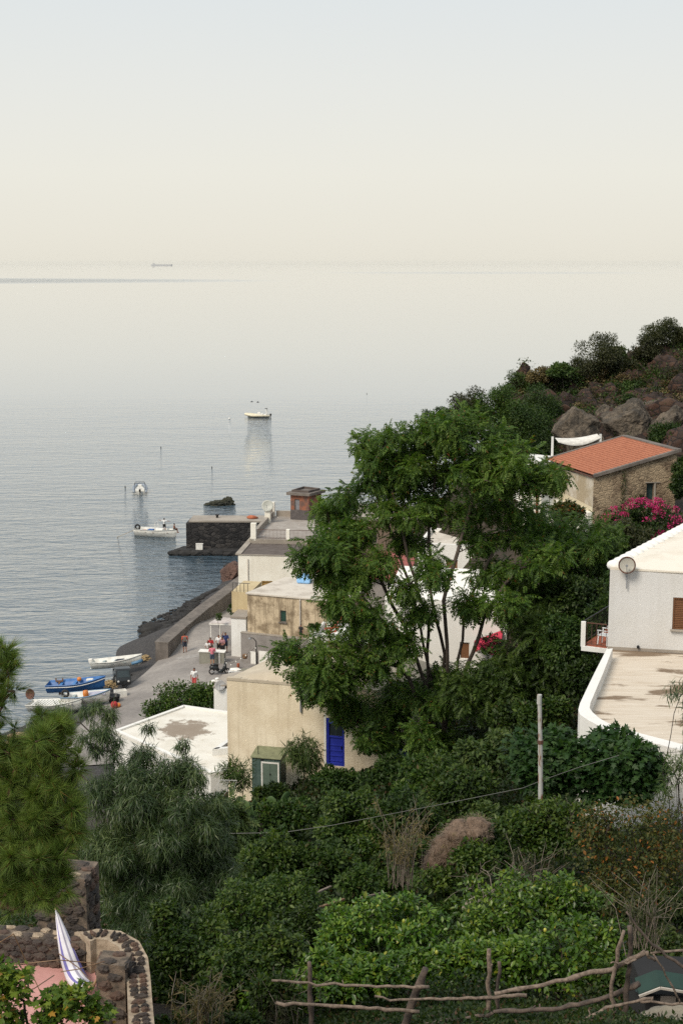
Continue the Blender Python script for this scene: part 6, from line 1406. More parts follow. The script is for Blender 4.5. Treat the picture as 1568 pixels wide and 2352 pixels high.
lob = [lobe_at(u, v, ty + (rng.random() - .5) * 4.5 + (1.5 if v < 1250 else -1.0), ru, rv, min(ru, rv) * 1.5) for u, v, ru, rv in spec]
lum = []
for c, r in lob:
    nsub = max(4, int(4 + r[0] * r[2] * 2.6))
    for _ in range(nsub):
        d = nrm(g.normal(size=(1, 3)))[0]; d[2] = d[2] * .85 + .15; s = g.uniform(.38, .68)
        lum.append((c + d * r * g.uniform(.45, .95), np.array([s * 1.15, s * 1.15, s * .62])))
sk = Skel(g); b0 = sk.add((TB_.x, TB_.y, gz(TB_.x, TB_.y) - .6), -1)
def sp(u, v, Y): return tuple(at(u, v, Y))
stems = [[sp(1018, 1640, 73), sp(1020, 1500, 73), sp(1000, 1420, 73.4), sp(985, 1330, 74), sp(985, 1200, 74.5), sp(1000, 1060, 75)],
         [sp(1022, 1650, 72.8), sp(1026, 1480, 72.6), sp(1018, 1380, 72.5), sp(1050, 1270, 73), sp(1085, 1150, 74), sp(1100, 1030, 75)],
         [sp(985, 1640, 73.2), sp(980, 1500, 73.5), sp(985, 1420, 73.5), sp(962, 1370, 74), sp(930, 1250, 74), sp(900, 1130, 74.5)],
         [sp(1000, 1600, 73.5), sp(965, 1440, 74), sp(940, 1340, 74.3), sp(905, 1240, 75), sp(860, 1130, 75)],
         [sp(1035, 1600, 73), sp(1062, 1470, 73.3), sp(1072, 1390, 73.5), sp(1120, 1290, 74), sp(1180, 1190, 74.6)],
         [sp(1030, 1620, 72.6), sp(1085, 1500, 72.2), sp(1110, 1420, 72), sp(1160, 1340, 72.5), sp(1250, 1250, 73.2)],
         [sp(985, 1600, 72.8), sp(930, 1440, 73), sp(900, 1390, 72.6), sp(858, 1300, 72.6), sp(800, 1230, 73.5)],
         [sp(975, 1660, 72.5), sp(940, 1560, 72), sp(880, 1500, 71.5), sp(800, 1480, 71.2)]]
for st in stems: sk.path(st, b0, .8, .05)
tg = [l[0] for l in lum]; tg = [tg[i] for i in g.permutation(len(tg))[:420]]
for st in stems[:0]: pass
sk.reach(tg, .7, .06, .45, 3)
sk.mesh('trunk', M_bark, BT, .025, .45, .34, 8)
crown_leaves('crown', L_tree, BT, lum, 14500, T_FROND[0], .50, g, .35, .45, .7, .8)
crown_leaves('crown_sprays', L_tree, BT, lum, 9500, T_FROND[1], .46, g, .55, .75, .6, .7)

# ---- generic shrub and small tree
def shrub(name, label, cat, u, v, Y, ru, rv, mat, tmpl, size, n, seed, per=16, twig=M_barkdark, group=None, shell=.35, drop=.2, spread=1.0, flat=.8, lump=(.34, .55), extra=None, stems=3, ground=None, ntw=60, upn=.7, rd=None):
    g = np.random.default_rng(seed); lob = [lobe_at(u, v, Y, ru * 1.08, rv * 1.08, rd)]; n = int(n * 1.5); per = int(per * 1.35)
    if extra: lob += [lobe_at(a, b, Y + dy, c_ * 1.08, d_ * 1.08) for a, b, dy, c_, d_ in extra]
    c = lob[0][0]; z0 = gz(c[0], c[1]) if ground is None else ground
    t = thing(name, label, cat, (c[0], c[1], z0), world=True, group=group)
    lum = sub_lumps(lob, per, g, lump, .85, flat)
    sk = Skel(g); b = sk.add((c[0], c[1], z0 - .2), -1)
    h = max(.25, c[2] - z0); 
    for q in range(stems): a = g.uniform(0, 6.28); sk.path([(c[0] + .12 * h * math.cos(a), c[1] + .12 * h * math.sin(a), z0 + h * .55), (c[0] + .3 * lob[0][1][0] * math.cos(a), c[1] + .3 * lob[0][1][1] * math.sin(a), c[2])], b, .5, .03)
    tg = [l[0] for l in lum]; tg = [tg[i] for i in g.permutation(len(tg))[:ntw]]; sk.reach(tg, .4, .035, .4)
    sk.mesh('trunk', twig, t, .007, .45, .12, 5)
    crown_leaves('crown', mat, t, lum, n, tmpl, size, g, shell, drop, spread, upn)
    return t
# right hand companion trees of the tall tree
shrub('leafy_tree', 'broad leafy tree right of the tall tree trunks', 'tree', 1240, 1500, 71, 82, 104, L_tree2, T_FROND[0], .50, 3800, 21, 26, M_bark, extra=[(1130, 1590, -1, 90, 70), (1255, 1585, 0, 70, 80), (1240, 1400, 2, 76, 60), (1130, 1565, -1, 44, 36)], ntw=150, drop=.45)
shrub('leafy_tree', 'dense leafy tree below the bougainvillea and the old stone house', 'tree', 1330, 1270, 80, 90, 80, L_tree2, T_FROND[0], .46, 2400, 22, 22, M_bark, extra=[(1260, 1220, 0, 60, 40), (1390, 1290, 0, 40, 50), (1230, 1340, -2, 84, 60)], ntw=110, drop=.4)
shrub('small_tree', 'young thin tree with drooping leaves before the porch of the annex', 'tree', 1262, 1085, 99, 26, 26, L_tree, T_FROND[0], .5, 420, 23, 12, M_bark, extra=[(1225, 1092, 0, 36, 26)], stems=2)
# bushes of the hill top
hill = [(1010, 965, 122, 46, 30, L_dark, 'dark bush on the hill edge above the tall tree crown'), (1075, 945, 123, 56, 42, L_heath, 'greyish heath bush at the skyline left of the crag'), (1135, 935, 122, 58, 50, L_mid, 'green bush under the pointed crag spike'), (1190, 985, 118, 66, 70, L_dark, 'tall dark bush between tall tree and boulders'), (1235, 940, 124, 46, 50, L_dark, 'dark ivy like bush below the crag spike'),
        (1230, 1045, 113, 50, 60, L_dark, 'dark bush behind the white shade sail pole'), (1320, 925, 126, 40, 26, L_mid, 'small green creeper above the tall rounded boulder'), (1378, 818, 132, 60, 52, L_heath, 'large rounded heath bush on top of the crag'), (1415, 850, 131, 26, 70, L_cane, 'upright pale leaved cactus like shrub beside the rounded heath bush'), (1530, 765, 135, 56, 36, L_heath, 'rounded bush on the highest part of the crag'),
        (1495, 805, 134, 40, 34, L_heath, 'low grey green bush clinging below the highest bush'), (1285, 850, 130, 26, 18, L_cane, 'small light green bush on the crag ridge'), (1240, 862, 131, 30, 20, L_dry, 'tuft of dry grass behind the crag spike'), (1530, 1010, 112, 50, 40, L_dark, 'dark bush behind the right corner of the orange roof'), (1572, 1095, 93, 26, 62, L_dark, 'dark bush at the right edge beside the old stone house'), (1575, 900, 128, 30, 60, L_heath, 'bush at the right end of the crag')]
for i, (u, v, Y, ru, rv, mt, lab) in enumerate(hill):
    if u > 1150 and Y > 110: hp = hit(u, v + rv * .5, Y, 100, 150); Y = hp.y + (5.0 if Y > 124 else 0)
    shrub('hill_bush', lab, 'bush', u, v, Y - (5.0 if Y > 124 else 0), ru, rv, mt, T_DIA, .17 if mt is not L_cane else .24, int(2200 + ru * rv * 2.4), 100 + i, 12, group='bushes on the hill', shell=.2, spread=1.1, ntw=40, lump=(.26, .6), extra=[(u - ru * .55, v + rv * .4, -.6, ru * .6, rv * .55), (u + ru * .6, v + rv * .3, .4, ru * .55, rv * .6)])
g0 = np.random.default_rng(900)
for k in range(64):
    u = g0.uniform(1190, 1580); f = g0.random(); v = cl_top(u) + 12 + f * (985 - cl_top(u)); hp = hit(u, v, 134); rr = g0.uniform(20, 50)
    shrub('crag_scrub', 'scrubby tuft growing between the brown rocks of the crag', 'bush', u, v, hp.y - 2.4, rr, rr * g0.uniform(.5, .8), [L_heath, L_dry, L_mid, L_heath, L_dark][int(g0.integers(0, 5))], T_DIA, .17, 1000, 920 + k, 9, group='scrub tufts on the crag', shell=.2, ntw=16, spread=1.2)
# bushes of the slope on the right, below the red roofed house
slope = [(1345, 1385, 72, 60, 60, L_dark, 'dark bush left of the satellite dish corner'), (1300, 1480, 68, 60, 66, L_dark, 'dark bush left of the balcony post'), (1395, 1420, 66, 40, 60, L_dark, 'shadowy bush close under the balcony railing'), (1340, 1560, 64, 40, 50, L_dark, 'dark bush below the balcony slab'), (1240, 1640, 62, 56, 44, L_mid, 'green bush beside the dirt path near the pole top'), (1425, 1345, 70, 26, 50, L_dark, 'dark bush against the terrace house side wall'),
         (1440, 1240, 82, 44, 40, L_heath, 'brownish bush between bougainvillea and the tiled roof edge'), (1300, 1180, 92, 34, 26, L_autumn, 'sparse brownish bush against the cream side wall'), (1180, 1660, 64, 60, 40, L_mid, 'bush with feathery leaves left of the pole')]
for i, (u, v, Y, ru, rv, mt, lab) in enumerate(slope):
    shrub('slope_bush', lab, 'bush', u, v, Y, ru, rv, mt, T_DIA if mt is not L_mid else T_OVAL, .19, int(2200 + ru * rv * 1.1), 140 + i, 18, group='bushes on the slope', shell=.25, spread=1.1, ntw=40)
# bougainvillea
def boug(label, u, v, Y, ru, rv, flow, seed, n=1500, nf=34):
    t = shrub('bougainvillea', label, 'shrub', u, v, Y, ru, rv, L_dark, T_DIA, .2, n, seed, 14, shell=.3, ntw=40, extra=None)
    g = np.random.default_rng(seed + 5); P, O, k = lobes_points([lobe_at(u, v, Y, ru, rv)], 900, g, .8, .3); P = P[(O[:, 1] < .35)]; P = P[g.permutation(len(P))[:nf]]
    lum = [(p, np.array([g.uniform(.12, .34)] * 2 + [g.uniform(.1, .22)])) for p in P]; crown_leaves('blossom', flow, t, lum, nf * 55, T_DIA, .10, g, .2, .1, 1.2)
boug('bougainvillea bush with magenta blossom below the old stone wall', 1475, 1200, 87, 98, 52, L_boug, 170, 3600, 58)
boug('bougainvillea with crimson blossom beside the red awning', 1128, 1486, 80, 26, 22, L_boug, 175, 300, 10)
boug('rust flowered creeper beside the red pergola', 865, 1470, 88, 26, 22, L_rust, 177, 260, 10)
# ivy strands on the stone wall
iv = thing('wall_ivy', 'dark ivy strands climbing the old stone wall', 'ivy', (wp[0].x, wp[0].y, 18), world=True); g = np.random.default_rng(3); lum = []
for (s0_, z0_, s1_, z1_) in ((.34, 18.6, .37, 22.2), (.42, 19.0, .60, 20.6), (.2, 19, .35, 19.2), (.62, 18.8, .70, 19.9)):
    for k in range(16): t_ = k / 15; p = wp[0] + dWn * (sW * (s0_ + (s1_ - s0_) * t_)) + nW * .08; lum.append((np.array((p.x, p.y, z0_ + (z1_ - z0_) * t_)), np.array([.16, .08, .2])))
crown_leaves('leaves', L_dark, iv, lum, 1100, T_DIA, .13, g, .1)
# hedge by the street and tubs of plants
shrub('street_hedge', 'rounded dark green hedge bush between street and low white house', 'bush', 430, 1612, 99.5, 74, 40, L_mid, T_OVAL, .20, 5200, 180, 24, extra=[(365, 1640, -1, 40, 26), (465, 1600, 0, 40, 34)], ntw=70)
shrub('canopy_plant', 'bright green potted climber on the awning edge', 'plant', 503, 1416, 121.5, 7, 8, L_cane, T_DIA, .16, 200, 181, 5, ground=4.5, stems=1, ntw=8)
shrub('canopy_plant', 'green pot plant against the ochre upper room', 'plant', 532, 1402, 124, 7, 14, L_dark, T_DIA, .16, 260, 182, 5, ground=4.7, stems=1, ntw=8)
shrub('pot_plant', 'leafy plant in a white pot on the patio wall', 'plant', 722, 1444, 108.6, 13, 10, L_dark, T_DIA, .18, 300, 183, 5, ground=7.0, stems=1, ntw=8)
shrub('wall_creeper', 'dense dark green creeper hiding the right end of the stained house', 'creeper', 780, 1390, 112, 26, 66, L_dark, T_DIA, .24, 2200, 184, 14, ntw=30)
# garden between the houses and the viewer
gd = [('oleander', 'spiky oleander left of the green shed', 545, 1782, 71, 40, 34, L_mid, T_LANCE, .34, 900, .1), ('mango_tree', 'small tree with hanging leaves right of the green shed', 692, 1740, 72, 42, 56, L_cane, T_LANCE, .36, 1500, .9), ('garden_shrub', 'dark shrub at the foot of the blue door', 770, 1800, 69, 54, 34, L_dark, T_OVAL, .2, 2400, .3),
      ('garden_shrub', 'dark shrub under the tall tree trunks', 900, 1790, 67, 70, 44, L_dark, T_DIA, .2, 3000, .3), ('garden_shrub', 'leafy shrub in front of the tall tree stems', 985, 1770, 65, 60, 50, L_mid, T_DIA, .2, 2600, .3), ('garden_shrub', 'green shrub in front of the green shed', 630, 1830, 62, 50, 24, L_mid, T_OVAL, .19, 1900, .3),
      ('fern_bush', 'feathery fern like bush left of the garden cactus', 520, 1890, 52, 40, 50, L_cane, T_FROND[0], .5, 420, .5), ('garden_shrub', 'pale green shrub right of the cactus', 660, 1880, 54, 60, 40, L_mid, T_OVAL, .17, 2600, .3), ('garden_shrub', 'wide dark shrub under the overhead wire', 800, 1890, 52, 84, 56, L_citrus, T_OVAL, .15, 4600, .3),
      ('garden_shrub', 'round green shrub left of the pole', 1060, 1800, 52, 84, 66, L_mid, T_OVAL, .16, 5200, .3), ('garden_shrub', 'bright topped shrub between pole and tall tree', 1120, 1735, 54, 74, 50, L_cane, T_DIA, .2, 3200, .3), ('garden_shrub', 'dark shrub in the middle of the garden', 930, 1880, 50, 66, 50, L_dark, T_OVAL, .16, 3600, .3), ('garden_shrub', 'low shrub left of the dry stalks', 740, 1990, 42, 74, 46, L_mid, T_OVAL, .13, 4200, .3),
      ('garden_shrub', 'dark shrub left of the wooden garden boards', 620, 1985, 42, 60, 60, L_citrus, T_OVAL, .13, 4000, .3), ('garden_shrub', 'small shrub beside the red earth', 820, 2030, 37, 40, 36, L_mid, T_OVAL, .12, 1700, .3)]
for i, (nm, lab, u, v, Y, ru, rv, mt, tm, sz, n, dr) in enumerate(gd):
    shrub(nm, lab, 'tree' if 'tree' in nm else 'shrub', u, v, Y, ru, rv, mt, tm, sz, n, 200 + i, 15, drop=dr, ntw=50, group='garden shrubs' if nm == 'garden_shrub' else None)
shrub('fig_tree', 'wide fig tree with lobed leaves in front of the terrace wall', 'tree', 1350, 1770, 44, 120, 70, L_fig, T_FIG, .20, 8200, 230, 30, M_barkpale, extra=[(1240, 1760, 0, 66, 70), (1450, 1775, -.5, 70, 76), (1280, 1705, 1, 40, 30), (1400, 1700, 1.5, 60, 30)], ntw=110, upn=.9, drop=.3)
shrub('thicket', 'dark leafy thicket beside the straw mound below the pole', 'bush', 1170, 1925, 38, 120, 58, L_citrus, T_OVAL, .12, 8200, 231, 34, extra=[(1270, 1900, 0, 80, 60), (1095, 1972, -1.2, 56, 40), (1010, 2020, -1.5, 50, 26)], ntw=90)
shrub('autumn_tree', 'tall shrub with orange brown leaves at the right edge', 'tree', 1440, 1960, 30, 116, 130, L_autumn, T_OVAL, .085, 6000, 232, 40, M_barkdark, extra=[(1530, 1960, .4, 80, 150), (1400, 2060, -.4, 80, 70), (1370, 1900, 0, 50, 50)], ntw=200, shell=.2, stems=6, drop=.5)
shrub('autumn_sprigs', 'thin twiggy shrub with few leaves by the terrace corner', 'shrub', 1545, 1790, 34, 34, 70, L_cane, T_LANCE, .16, 420, 233, 10, M_barkdark, drop=.8, ntw=60)
# willow like sprays of a tree just outside the right edge
shrub('hanging_acacia', 'acacia sprays hanging in at the right edge before the terrace', 'tree', 1575, 1600, 40, 44, 40, L_acacia, T_LANCE, .2, 420, 234, 9, M_barkdark, drop=1.1, ntw=40, extra=[(1580, 1740, 0, 30, 46), (1600, 1660, .5, 40, 90)])
# prickly pear
g = np.random.default_rng(44); q = at(600, 1880, 56); PP = thing('prickly_pear', 'prickly pear cactus with broad pads in the garden', 'cactus', (q.x, q.y, gz(q.x, q.y)), world=True); m = MB()
for k in range(34):
    c = q + Vector((g.normal() * .55, g.normal() * .5, g.uniform(-.9, .75))); M = Matrix.Rotation(g.uniform(0, 3), 3, 'Z') @ Matrix.Rotation(g.normal() * .5, 3, 'Y'); m.ell(c, (.22, .045, .30), 8, 0, M)
m.build('pads', L_cactus, PP, True); m = MB(); m.tube([(q.x, q.y, gz(q.x, q.y) - .2), (q.x, q.y, q.z + .2)], .1, 8); m.build('stem', M_barkdark, PP)
# acacia (willow like) left of the middle
g = np.random.default_rng(55); c = at(380, 2000, 36); AC = thing('acacia_tree', 'big weeping acacia with narrow drooping leaves left of centre', 'tree', (c.x, c.y, gz(c.x, c.y)), world=True)
lob = [lobe_at(u, v, 36 + dy, ru, rv) for u, v, dy, ru, rv in [(300, 1745, .5, 80, 44), (230, 1700, 1, 56, 40), (420, 1800, 0, 76, 60), (300, 1820, 0, 100, 90), (400, 1900, -.5, 120, 100), (480, 1920, 0, 70, 90), (290, 1960, -.5, 96, 110), (400, 2040, -.8, 110, 100), (500, 2010, -.3, 56, 80), (300, 2090, -.8, 90, 60), (220, 1640, 1.5, 60, 30), (130, 1650, 2, 50, 30), (420, 1712, .5, 20, 16), (345, 1672, 1, 22, 12), (90, 1660, 2, 36, 20)]]
lum = sub_lumps(lob, 18, g, (.22, .42), .9, .9); sk = Skel(g); b = sk.add((c.x, c.y, gz(c.x, c.y) - .3), -1)
for uu, vv in ((330, 1900), (420, 1950), (260, 1930), (380, 1850)): sk.path([tuple(at(370, 2090, 36)), tuple(at(uu, vv, 36))], b, .4, .03)
tg = [l[0] for l in lum]; sk.reach([tg[i] for i in g.permutation(len(tg))[:200]], .4, .04, .4); sk.mesh('trunk', M_barkdark, AC, .006, .46, .14, 6)
crown_leaves('crown', L_acacia, AC, lum, 46000, lance(.044, .40), .20, g, .25, .9, .75, .5); crown_leaves('crown_sprays', L_acacia, AC, lum, 22000, lance(.040, .25), .18, g, .7, .5, .9, .7)
# pine at the left edge
g = np.random.default_rng(66); c = at(-60, 1900, 18); PN = thing('pine_tree', 'feathery bright green pine at the left edge of the view', 'tree', (c.x - .8, c.y, gz(c.x - .8, c.y)), world=True)
lob = [lobe_at(u, v, 18 + dy, ru, rv) for u, v, dy, ru, rv in [(5, 1520, 0, 34, 60), (-10, 1600, 0, 44, 60), (110, 1700, 0, 56, 60), (60, 1760, .2, 80, 60), (150, 1780, 0, 52, 90), (40, 1850, 0, 84, 70), (140, 1880, 0, 56, 70), (90, 1960, -.2, 80, 60), (20, 1960, 0, 60, 70), (110, 2030, -.2, 60, 50), (50, 2060, 0, 50, 40), (0, 1740, .2, 60, 80)]]
lum = sub_lumps(lob, 20, g, (.07, .17), 1.0, .7); sk = Skel(g); b = sk.add((c.x - .8, c.y, gz(c.x - .8, c.y) - .3), -1); sk.path([(c.x - .7, c.y, c.z + .5), (c.x - .4, c.y, c.z + 2.6)], b, .5, .02)
tg = [l[0] for l in lum]; sk.reach([tg[i] for i in g.permutation(len(tg))[:210]], .25, .02, .3, 2); sk.mesh('trunk', simple('pine_bark', (.16, .085, .05), .9, (.08, .05, .035), 8), PN, .0075, .45, .14, 6)
crown_leaves('crown', L_pine, PN, lum, 5600, T_NEEDLE, .19, g, .3, -.1, .6, .5)
# lemon trees in the foreground
lem = [(880, 2120, 27.5, 150, 70, 'lemon tree with bright leaves behind the left garden fence', [(780, 2160, -.3, 60, 60), (960, 2180, -.5, 90, 60)]), (1190, 2090, 28, 150, 80, 'lemon tree in the middle of the foreground under the dead branch', [(1300, 2070, .3, 90, 60), (1100, 2150, -.5, 80, 60)]),
       (1280, 2200, 25, 130, 90, 'lemon tree right of the fence posts in the foreground', [(1380, 2180, .2, 60, 70), (1180, 2210, 0, 60, 60)]), (760, 2250, 23.5, 120, 60, 'low lemon tree behind the lowest fence rails on the left', [(640, 2290, -.2, 80, 50), (860, 2240, .2, 80, 46)]), (1010, 2230, 25, 110, 56, 'lemon tree behind the thick fence post', [(930, 2270, -.3, 60, 40), (1090, 2200, 0, 60, 50)])]
M_lemon = simple('lemon_fruit', (.42, .38, .06), .5, (.28, .32, .05), 8)
for i, (u, v, Y, ru, rv, lab, ex) in enumerate(lem):
    t = shrub('lemon_tree', lab, 'tree', u, v, Y, ru, rv, L_lemon, T_OVAL, .105, 5200, 300 + i, 30, M_bark, group='lemon trees in the foreground', extra=ex, shell=.3, drop=.25, spread=1.0, upn=.8, ntw=110, lump=(.2, .36))
    g = np.random.default_rng(400 + i); P, O, k = lobes_points([lobe_at(u, v, Y, ru, rv)], 200, g, .95, .2); P = P[O[:, 1] < -.2][:2]
    for p in P: m = MB(); m.ell(Vector(p), (.033, .033, .045), 8); m.build('lemon', M_lemon, t, True)
dk = [(440, 2180, 25, 110, 90, 'dark leafy shrub beside the curved stone wall', [(400, 2290, -.5, 60, 70), (380, 2110, 0, 40, 40)]), (600, 2090, 30, 120, 80, 'olive green shrub in front of the pale fence rails', [(680, 2060, .3, 60, 60), (520, 2110, -.3, 60, 60)]), (560, 2240, 24, 100, 90, 'shadowy shrub in the middle of the lower left', [(640, 2180, .3, 60, 60), (480, 2310, -.3, 70, 50)]), (690, 2140, 29, 60, 60, 'brownish green shrub left of the lemon trees', None)]
for i, (u, v, Y, ru, rv, lab, ex) in enumerate(dk):
    shrub('citrus_shrub', lab, 'shrub', u, v, Y, ru, rv, L_citrus, T_OVAL, .085, 6800, 320 + i, 30, group='dark shrubs in the lower left', extra=ex, shell=.3, ntw=90, lump=(.2, .36))
# vine at the lower left, with a few stems over the patio
shrub('grape_vine', 'yellow green vine leaves in the lower left corner', 'vine', 80, 2330, 15, 130, 50, L_vine, T_FIG, .085, 1100, 340, 26, M_barkdark, extra=[(10, 2260, 0, 50, 60), (170, 2300, 0, 60, 40), (225, 2330, 0, 30, 30)], ntw=70, upn=.9, ground=26.6)
# dry stalks, grass tufts
def stalks(name, label, u, v, Y, w, h, n, seed, mat, lean=.35):
    g = np.random.default_rng(seed); k = mpp(Y, v); c = at(u, v, Y); z0 = gz(c.x, c.y); t = thing(name, label, 'dry plant', (c.x, c.y, z0), world=True); m = MB(); zb = c.z
    P = []; 
    for i in range(n):
        x = c.x + g.normal() * w * k * .3; y = c.y + g.normal() * w * k * .3; l = h * k * g.uniform(.5, 1.1); a = g.normal() * lean; b = g.normal() * lean; p0 = Vector((x, y, zb - .4)); pm = p0 + Vector((a * .3 * l, b * .3 * l, .55 * l + .4)); p1 = p0 + Vector((a * l, b * l, l + .4))
        m.tube([p0, pm, p1], [.009, .006, .003], 4, cap=False); P += [np.array(p0.lerp(p1, f)) for f in g.uniform(.4, 1, 7)]
    m.build('stem', M_barkpale, t); crown_leaves('leaves', mat, t, [(p, np.array([.07] * 3)) for p in P], n * 26, lance(.06, .3), .13, g, .2, .3, 1.0)
stalks('dry_stalks', 'tall dry yellow stalks in the garden middle', 925, 2000, 37, 70, 150, 44, 71, L_dry, .3)
stalks('dry_stalks', 'thin dry stems rising between shrubs on the lower left', 470, 2330, 21, 90, 90, 26, 72, L_dry, .5)
for u_, v_, Y_, w_, h_, sd_, lb_ in ((1215, 2030, 31, 60, 80, 73, 'grey brown bare stems sticking up behind the lemon trees'), (1480, 2130, 25, 60, 120, 74, 'bare brown stems under the orange leaved shrub'), (1290, 1925, 38, 70, 90, 75, 'bare twigs above the dark thicket right of the pole'), (640, 2330, 22, 80, 80, 76, 'dry stems behind the left fence rails')):
    stalks('dry_bush', lb_, u_, v_, Y_, w_, h_, 30, sd_, L_heath, .6)
# straw mound
q = at(1045, 1965, 37.5); SM = thing('straw_mound', 'mound of dry pinkish straw below the iron pole', 'mound', (q.x, q.y, gz(q.x, q.y)), world=True); g = np.random.default_rng(81)
k_ = mpp(37.5, 1950); mm_ = MB(); ls_ = []
for u_, v_, a_, b_ in ((995, 1990, 26, 34), (1020, 1955, 34, 36), (1055, 1925, 40, 36), (1092, 1905, 34, 30), (1060, 1960, 40, 40)):
    p = at(u_, v_, 37.5); mm_.rock(p, (a_ * k_, a_ * k_, b_ * k_), u_, 4, .25); ls_.append((np.array(p), np.array((a_ * k_ * 1.04, a_ * k_ * 1.04, b_ * k_ * 1.04))))
mm_.build('earth', simple('straw_earth', (.20, .14, .10), .95, (.12, .08, .055), 4, .6), SM, True)
crown_leaves('straw', leafmat('pink_straw', (.09, .066, .048), (.185, .138, .10), (.31, .24, .175), trans=.1, scale=1.5), SM, ls_, 5200, lance(.03, .2), .14, g, .93, .5, 1.1)
# dead branch on the lemon trees
g = np.random.default_rng(91); DB = thing('dead_branch', 'bare pale dead branch with twigs lying over the lemon trees', 'branch', at(1140, 2060, 29.5), world=True); sk = Skel(g); b = sk.add(at(1075, 2085, 29.2), -1)
sk.path([tuple(at(1110, 2060, 29.3)), tuple(at(1150, 2032, 29.5)), tuple(at(1200, 2040, 29.5)), tuple(at(1290, 2046, 29.6))], b, .2, .012)
sk.reach([tuple(at(1140 + g.normal() * 60, 2020 + g.normal() * 32, 29.5 + g.normal() * .5)) for _ in range(60)], .2, .03, .2); sk.mesh('twigs', M_barkpale, DB, .004, .42, .05, 5)
m = MB().rock(at(1085, 2088, 29.1), (.22, .2, .24), 4, 3, .25); m.build('stump', M_palestone, DB, True)
for k, (pts, lab) in enumerate([(((500, 2150, 29), (560, 2130, 29.6)), 'pale cane rail among the shrubs, the upper one'), (((500, 2168, 29), (565, 2150, 29.6)), 'pale cane rail among the shrubs, the lower one'), (((700, 2062, 36), (760, 2036, 37)), 'pale plank lying on the red earth'), (((730, 2085, 35), (790, 2065, 36)), 'red brown plank lying on the red earth'), (((830, 2062, 36), (880, 2050, 37)), 'short grey board near the dry stalks')]):
    m = MB(); m.bar(at(*pts[0]), at(*pts[1]), .07, .05); o = m.build('garden_board', M_barkpale if k != 3 else M_wood, None, bevel=.01); tag(o, lab, 'board', 'boards in the garden')
# filler shrubs of the overgrown terraces
g0 = np.random.default_rng(500); k = 0
for Y, us, rr in [(62, range(600, 1010, 66), 40), (56, range(560, 1020, 70), 44), (50, range(470, 1290, 80), 50), (45, range(470, 1180, 84), 54), (40, range(560, 1000, 84), 56), (36, list(range(600, 960, 90)) + list(range(1060, 1330, 80)), 58), (32, list(range(470, 860, 90)), 62), (33, range(1280, 1600, 90), 60), (28, list(range(360, 640, 90)) + [1400, 1490, 1570], 66), (24, [1390, 1480, 1560], 60), (21.5, [420, 520, 620], 60)]:
    for u in us:
        k += 1; uu = u + g0.uniform(-20, 20); YY = Y + g0.uniform(-1.2, 1.2); c = at(uu, 1900, YY); z = gz(c.x, c.y)
        r_ = ray(uu, 1900); hgt = g0.uniform(.35, .75); zz = z + hgt; v = 1176 - FP * math.tan(math.atan((zz - CAMZ) / math.hypot(0, YY)) + PITCH)
        mt = [L_dark, L_mid, L_citrus, L_mid, L_cane][int(g0.integers(0, 5))]; sz = max(.075, .0032 * YY + .01)
        shrub('undergrowth_shrub', 'low tangled shrub of the overgrown garden slope', 'shrub', uu, v, YY, rr, rr * g0.uniform(.5, .75), mt, T_OVAL if YY < 45 else T_DIA, sz, 1500, 600 + k, 11, group='tangled shrubs of the garden slope', shell=.25, ntw=24, spread=1.1)
# ground cover over the slope
g = np.random.default_rng(101); n = 330000; Y = 15 + 75 * g.random(n) ** 1.25; X = (g.uniform(-40, 900, n) + g.uniform(-100, 820, n) - 784) / FP * Y * 1.15; Z = gzs(X, Y)
H = np.clip(.35 + .5 * np.sin(X * 1.7 + np.sin(Y * 1.1) * 2) * np.sin(Y * 1.5 + np.sin(X * .9)) , .04, .8) * np.where(Y < 23, .35, 1)
ok = (Z > 3.0) & ~((Y < 24) & (X < -2.3) & (X > -7.5)) ; X, Y, Z, H = X[ok], Y[ok], Z[ok], H[ok]
P = np.c_[X, Y, Z + .02 + g.random(len(X)) * H]; o = leaves_mesh(P, usphere(len(P), g) + np.array([0, 0, .5]), usphere(len(P), g) + np.array([0, 0, .9]), g.uniform(.7, 1.3, len(P)) * np.clip(.0040 * Y, .065, .24), T_DIA, 'ground_cover', leafmat('ground_cover_leaf', (.006, .018, .005), (.020, .042, .010), (.06, .085, .02), scale=.5, odd=(.09, .055, .03), odd_at=.93), None); o['kind'] = 'stuff'; o['label'] = 'low dark green ground cover over the slope'
# dry scrub holding to the crag
cl_ = bpy.data.objects['cliff']; g = np.random.default_rng(111); me = cl_.data; co = np.zeros(len(me.vertices) * 3); me.vertices.foreach_get('co', co); co = co.reshape(-1, 3); no = np.zeros(len(me.vertices) * 3); me.vertices.foreach_get('normal', no); no = no.reshape(-1, 3)
base_ = np.where((no[:, 2] > .0) & (no[:, 1] < .4) & (co[:, 2] > gzs(co[:, 0], co[:, 1]) - .2))[0]
for mt_, th_, n_, ph_, hgt_ in ((L_heath, .05, 30000, 0, .35), (L_dry, .55, 7000, 2.1, .25), (L_dark, .2, 26000, 4.0, .5)):
    f_ = np.sin(co[base_, 0] * .8 + ph_) * np.sin(co[base_, 2] * 1.3 + co[base_, 0] * .5 + ph_) + g.normal(size=len(base_)) * .35; pk = base_[f_ > th_]; pk = g.choice(pk, n_)
    o = leaves_mesh(co[pk] + no[pk] * g.random((n_, 1)) * hgt_ + g.normal(size=(n_, 3)) * .16, no[pk] + usphere(n_, g), usphere(n_, g) + np.array([0, 0, .6]), g.uniform(.12, .30, n_), T_DIA, 'scrub', [mt_], cl_); o['kind'] = 'stuff'
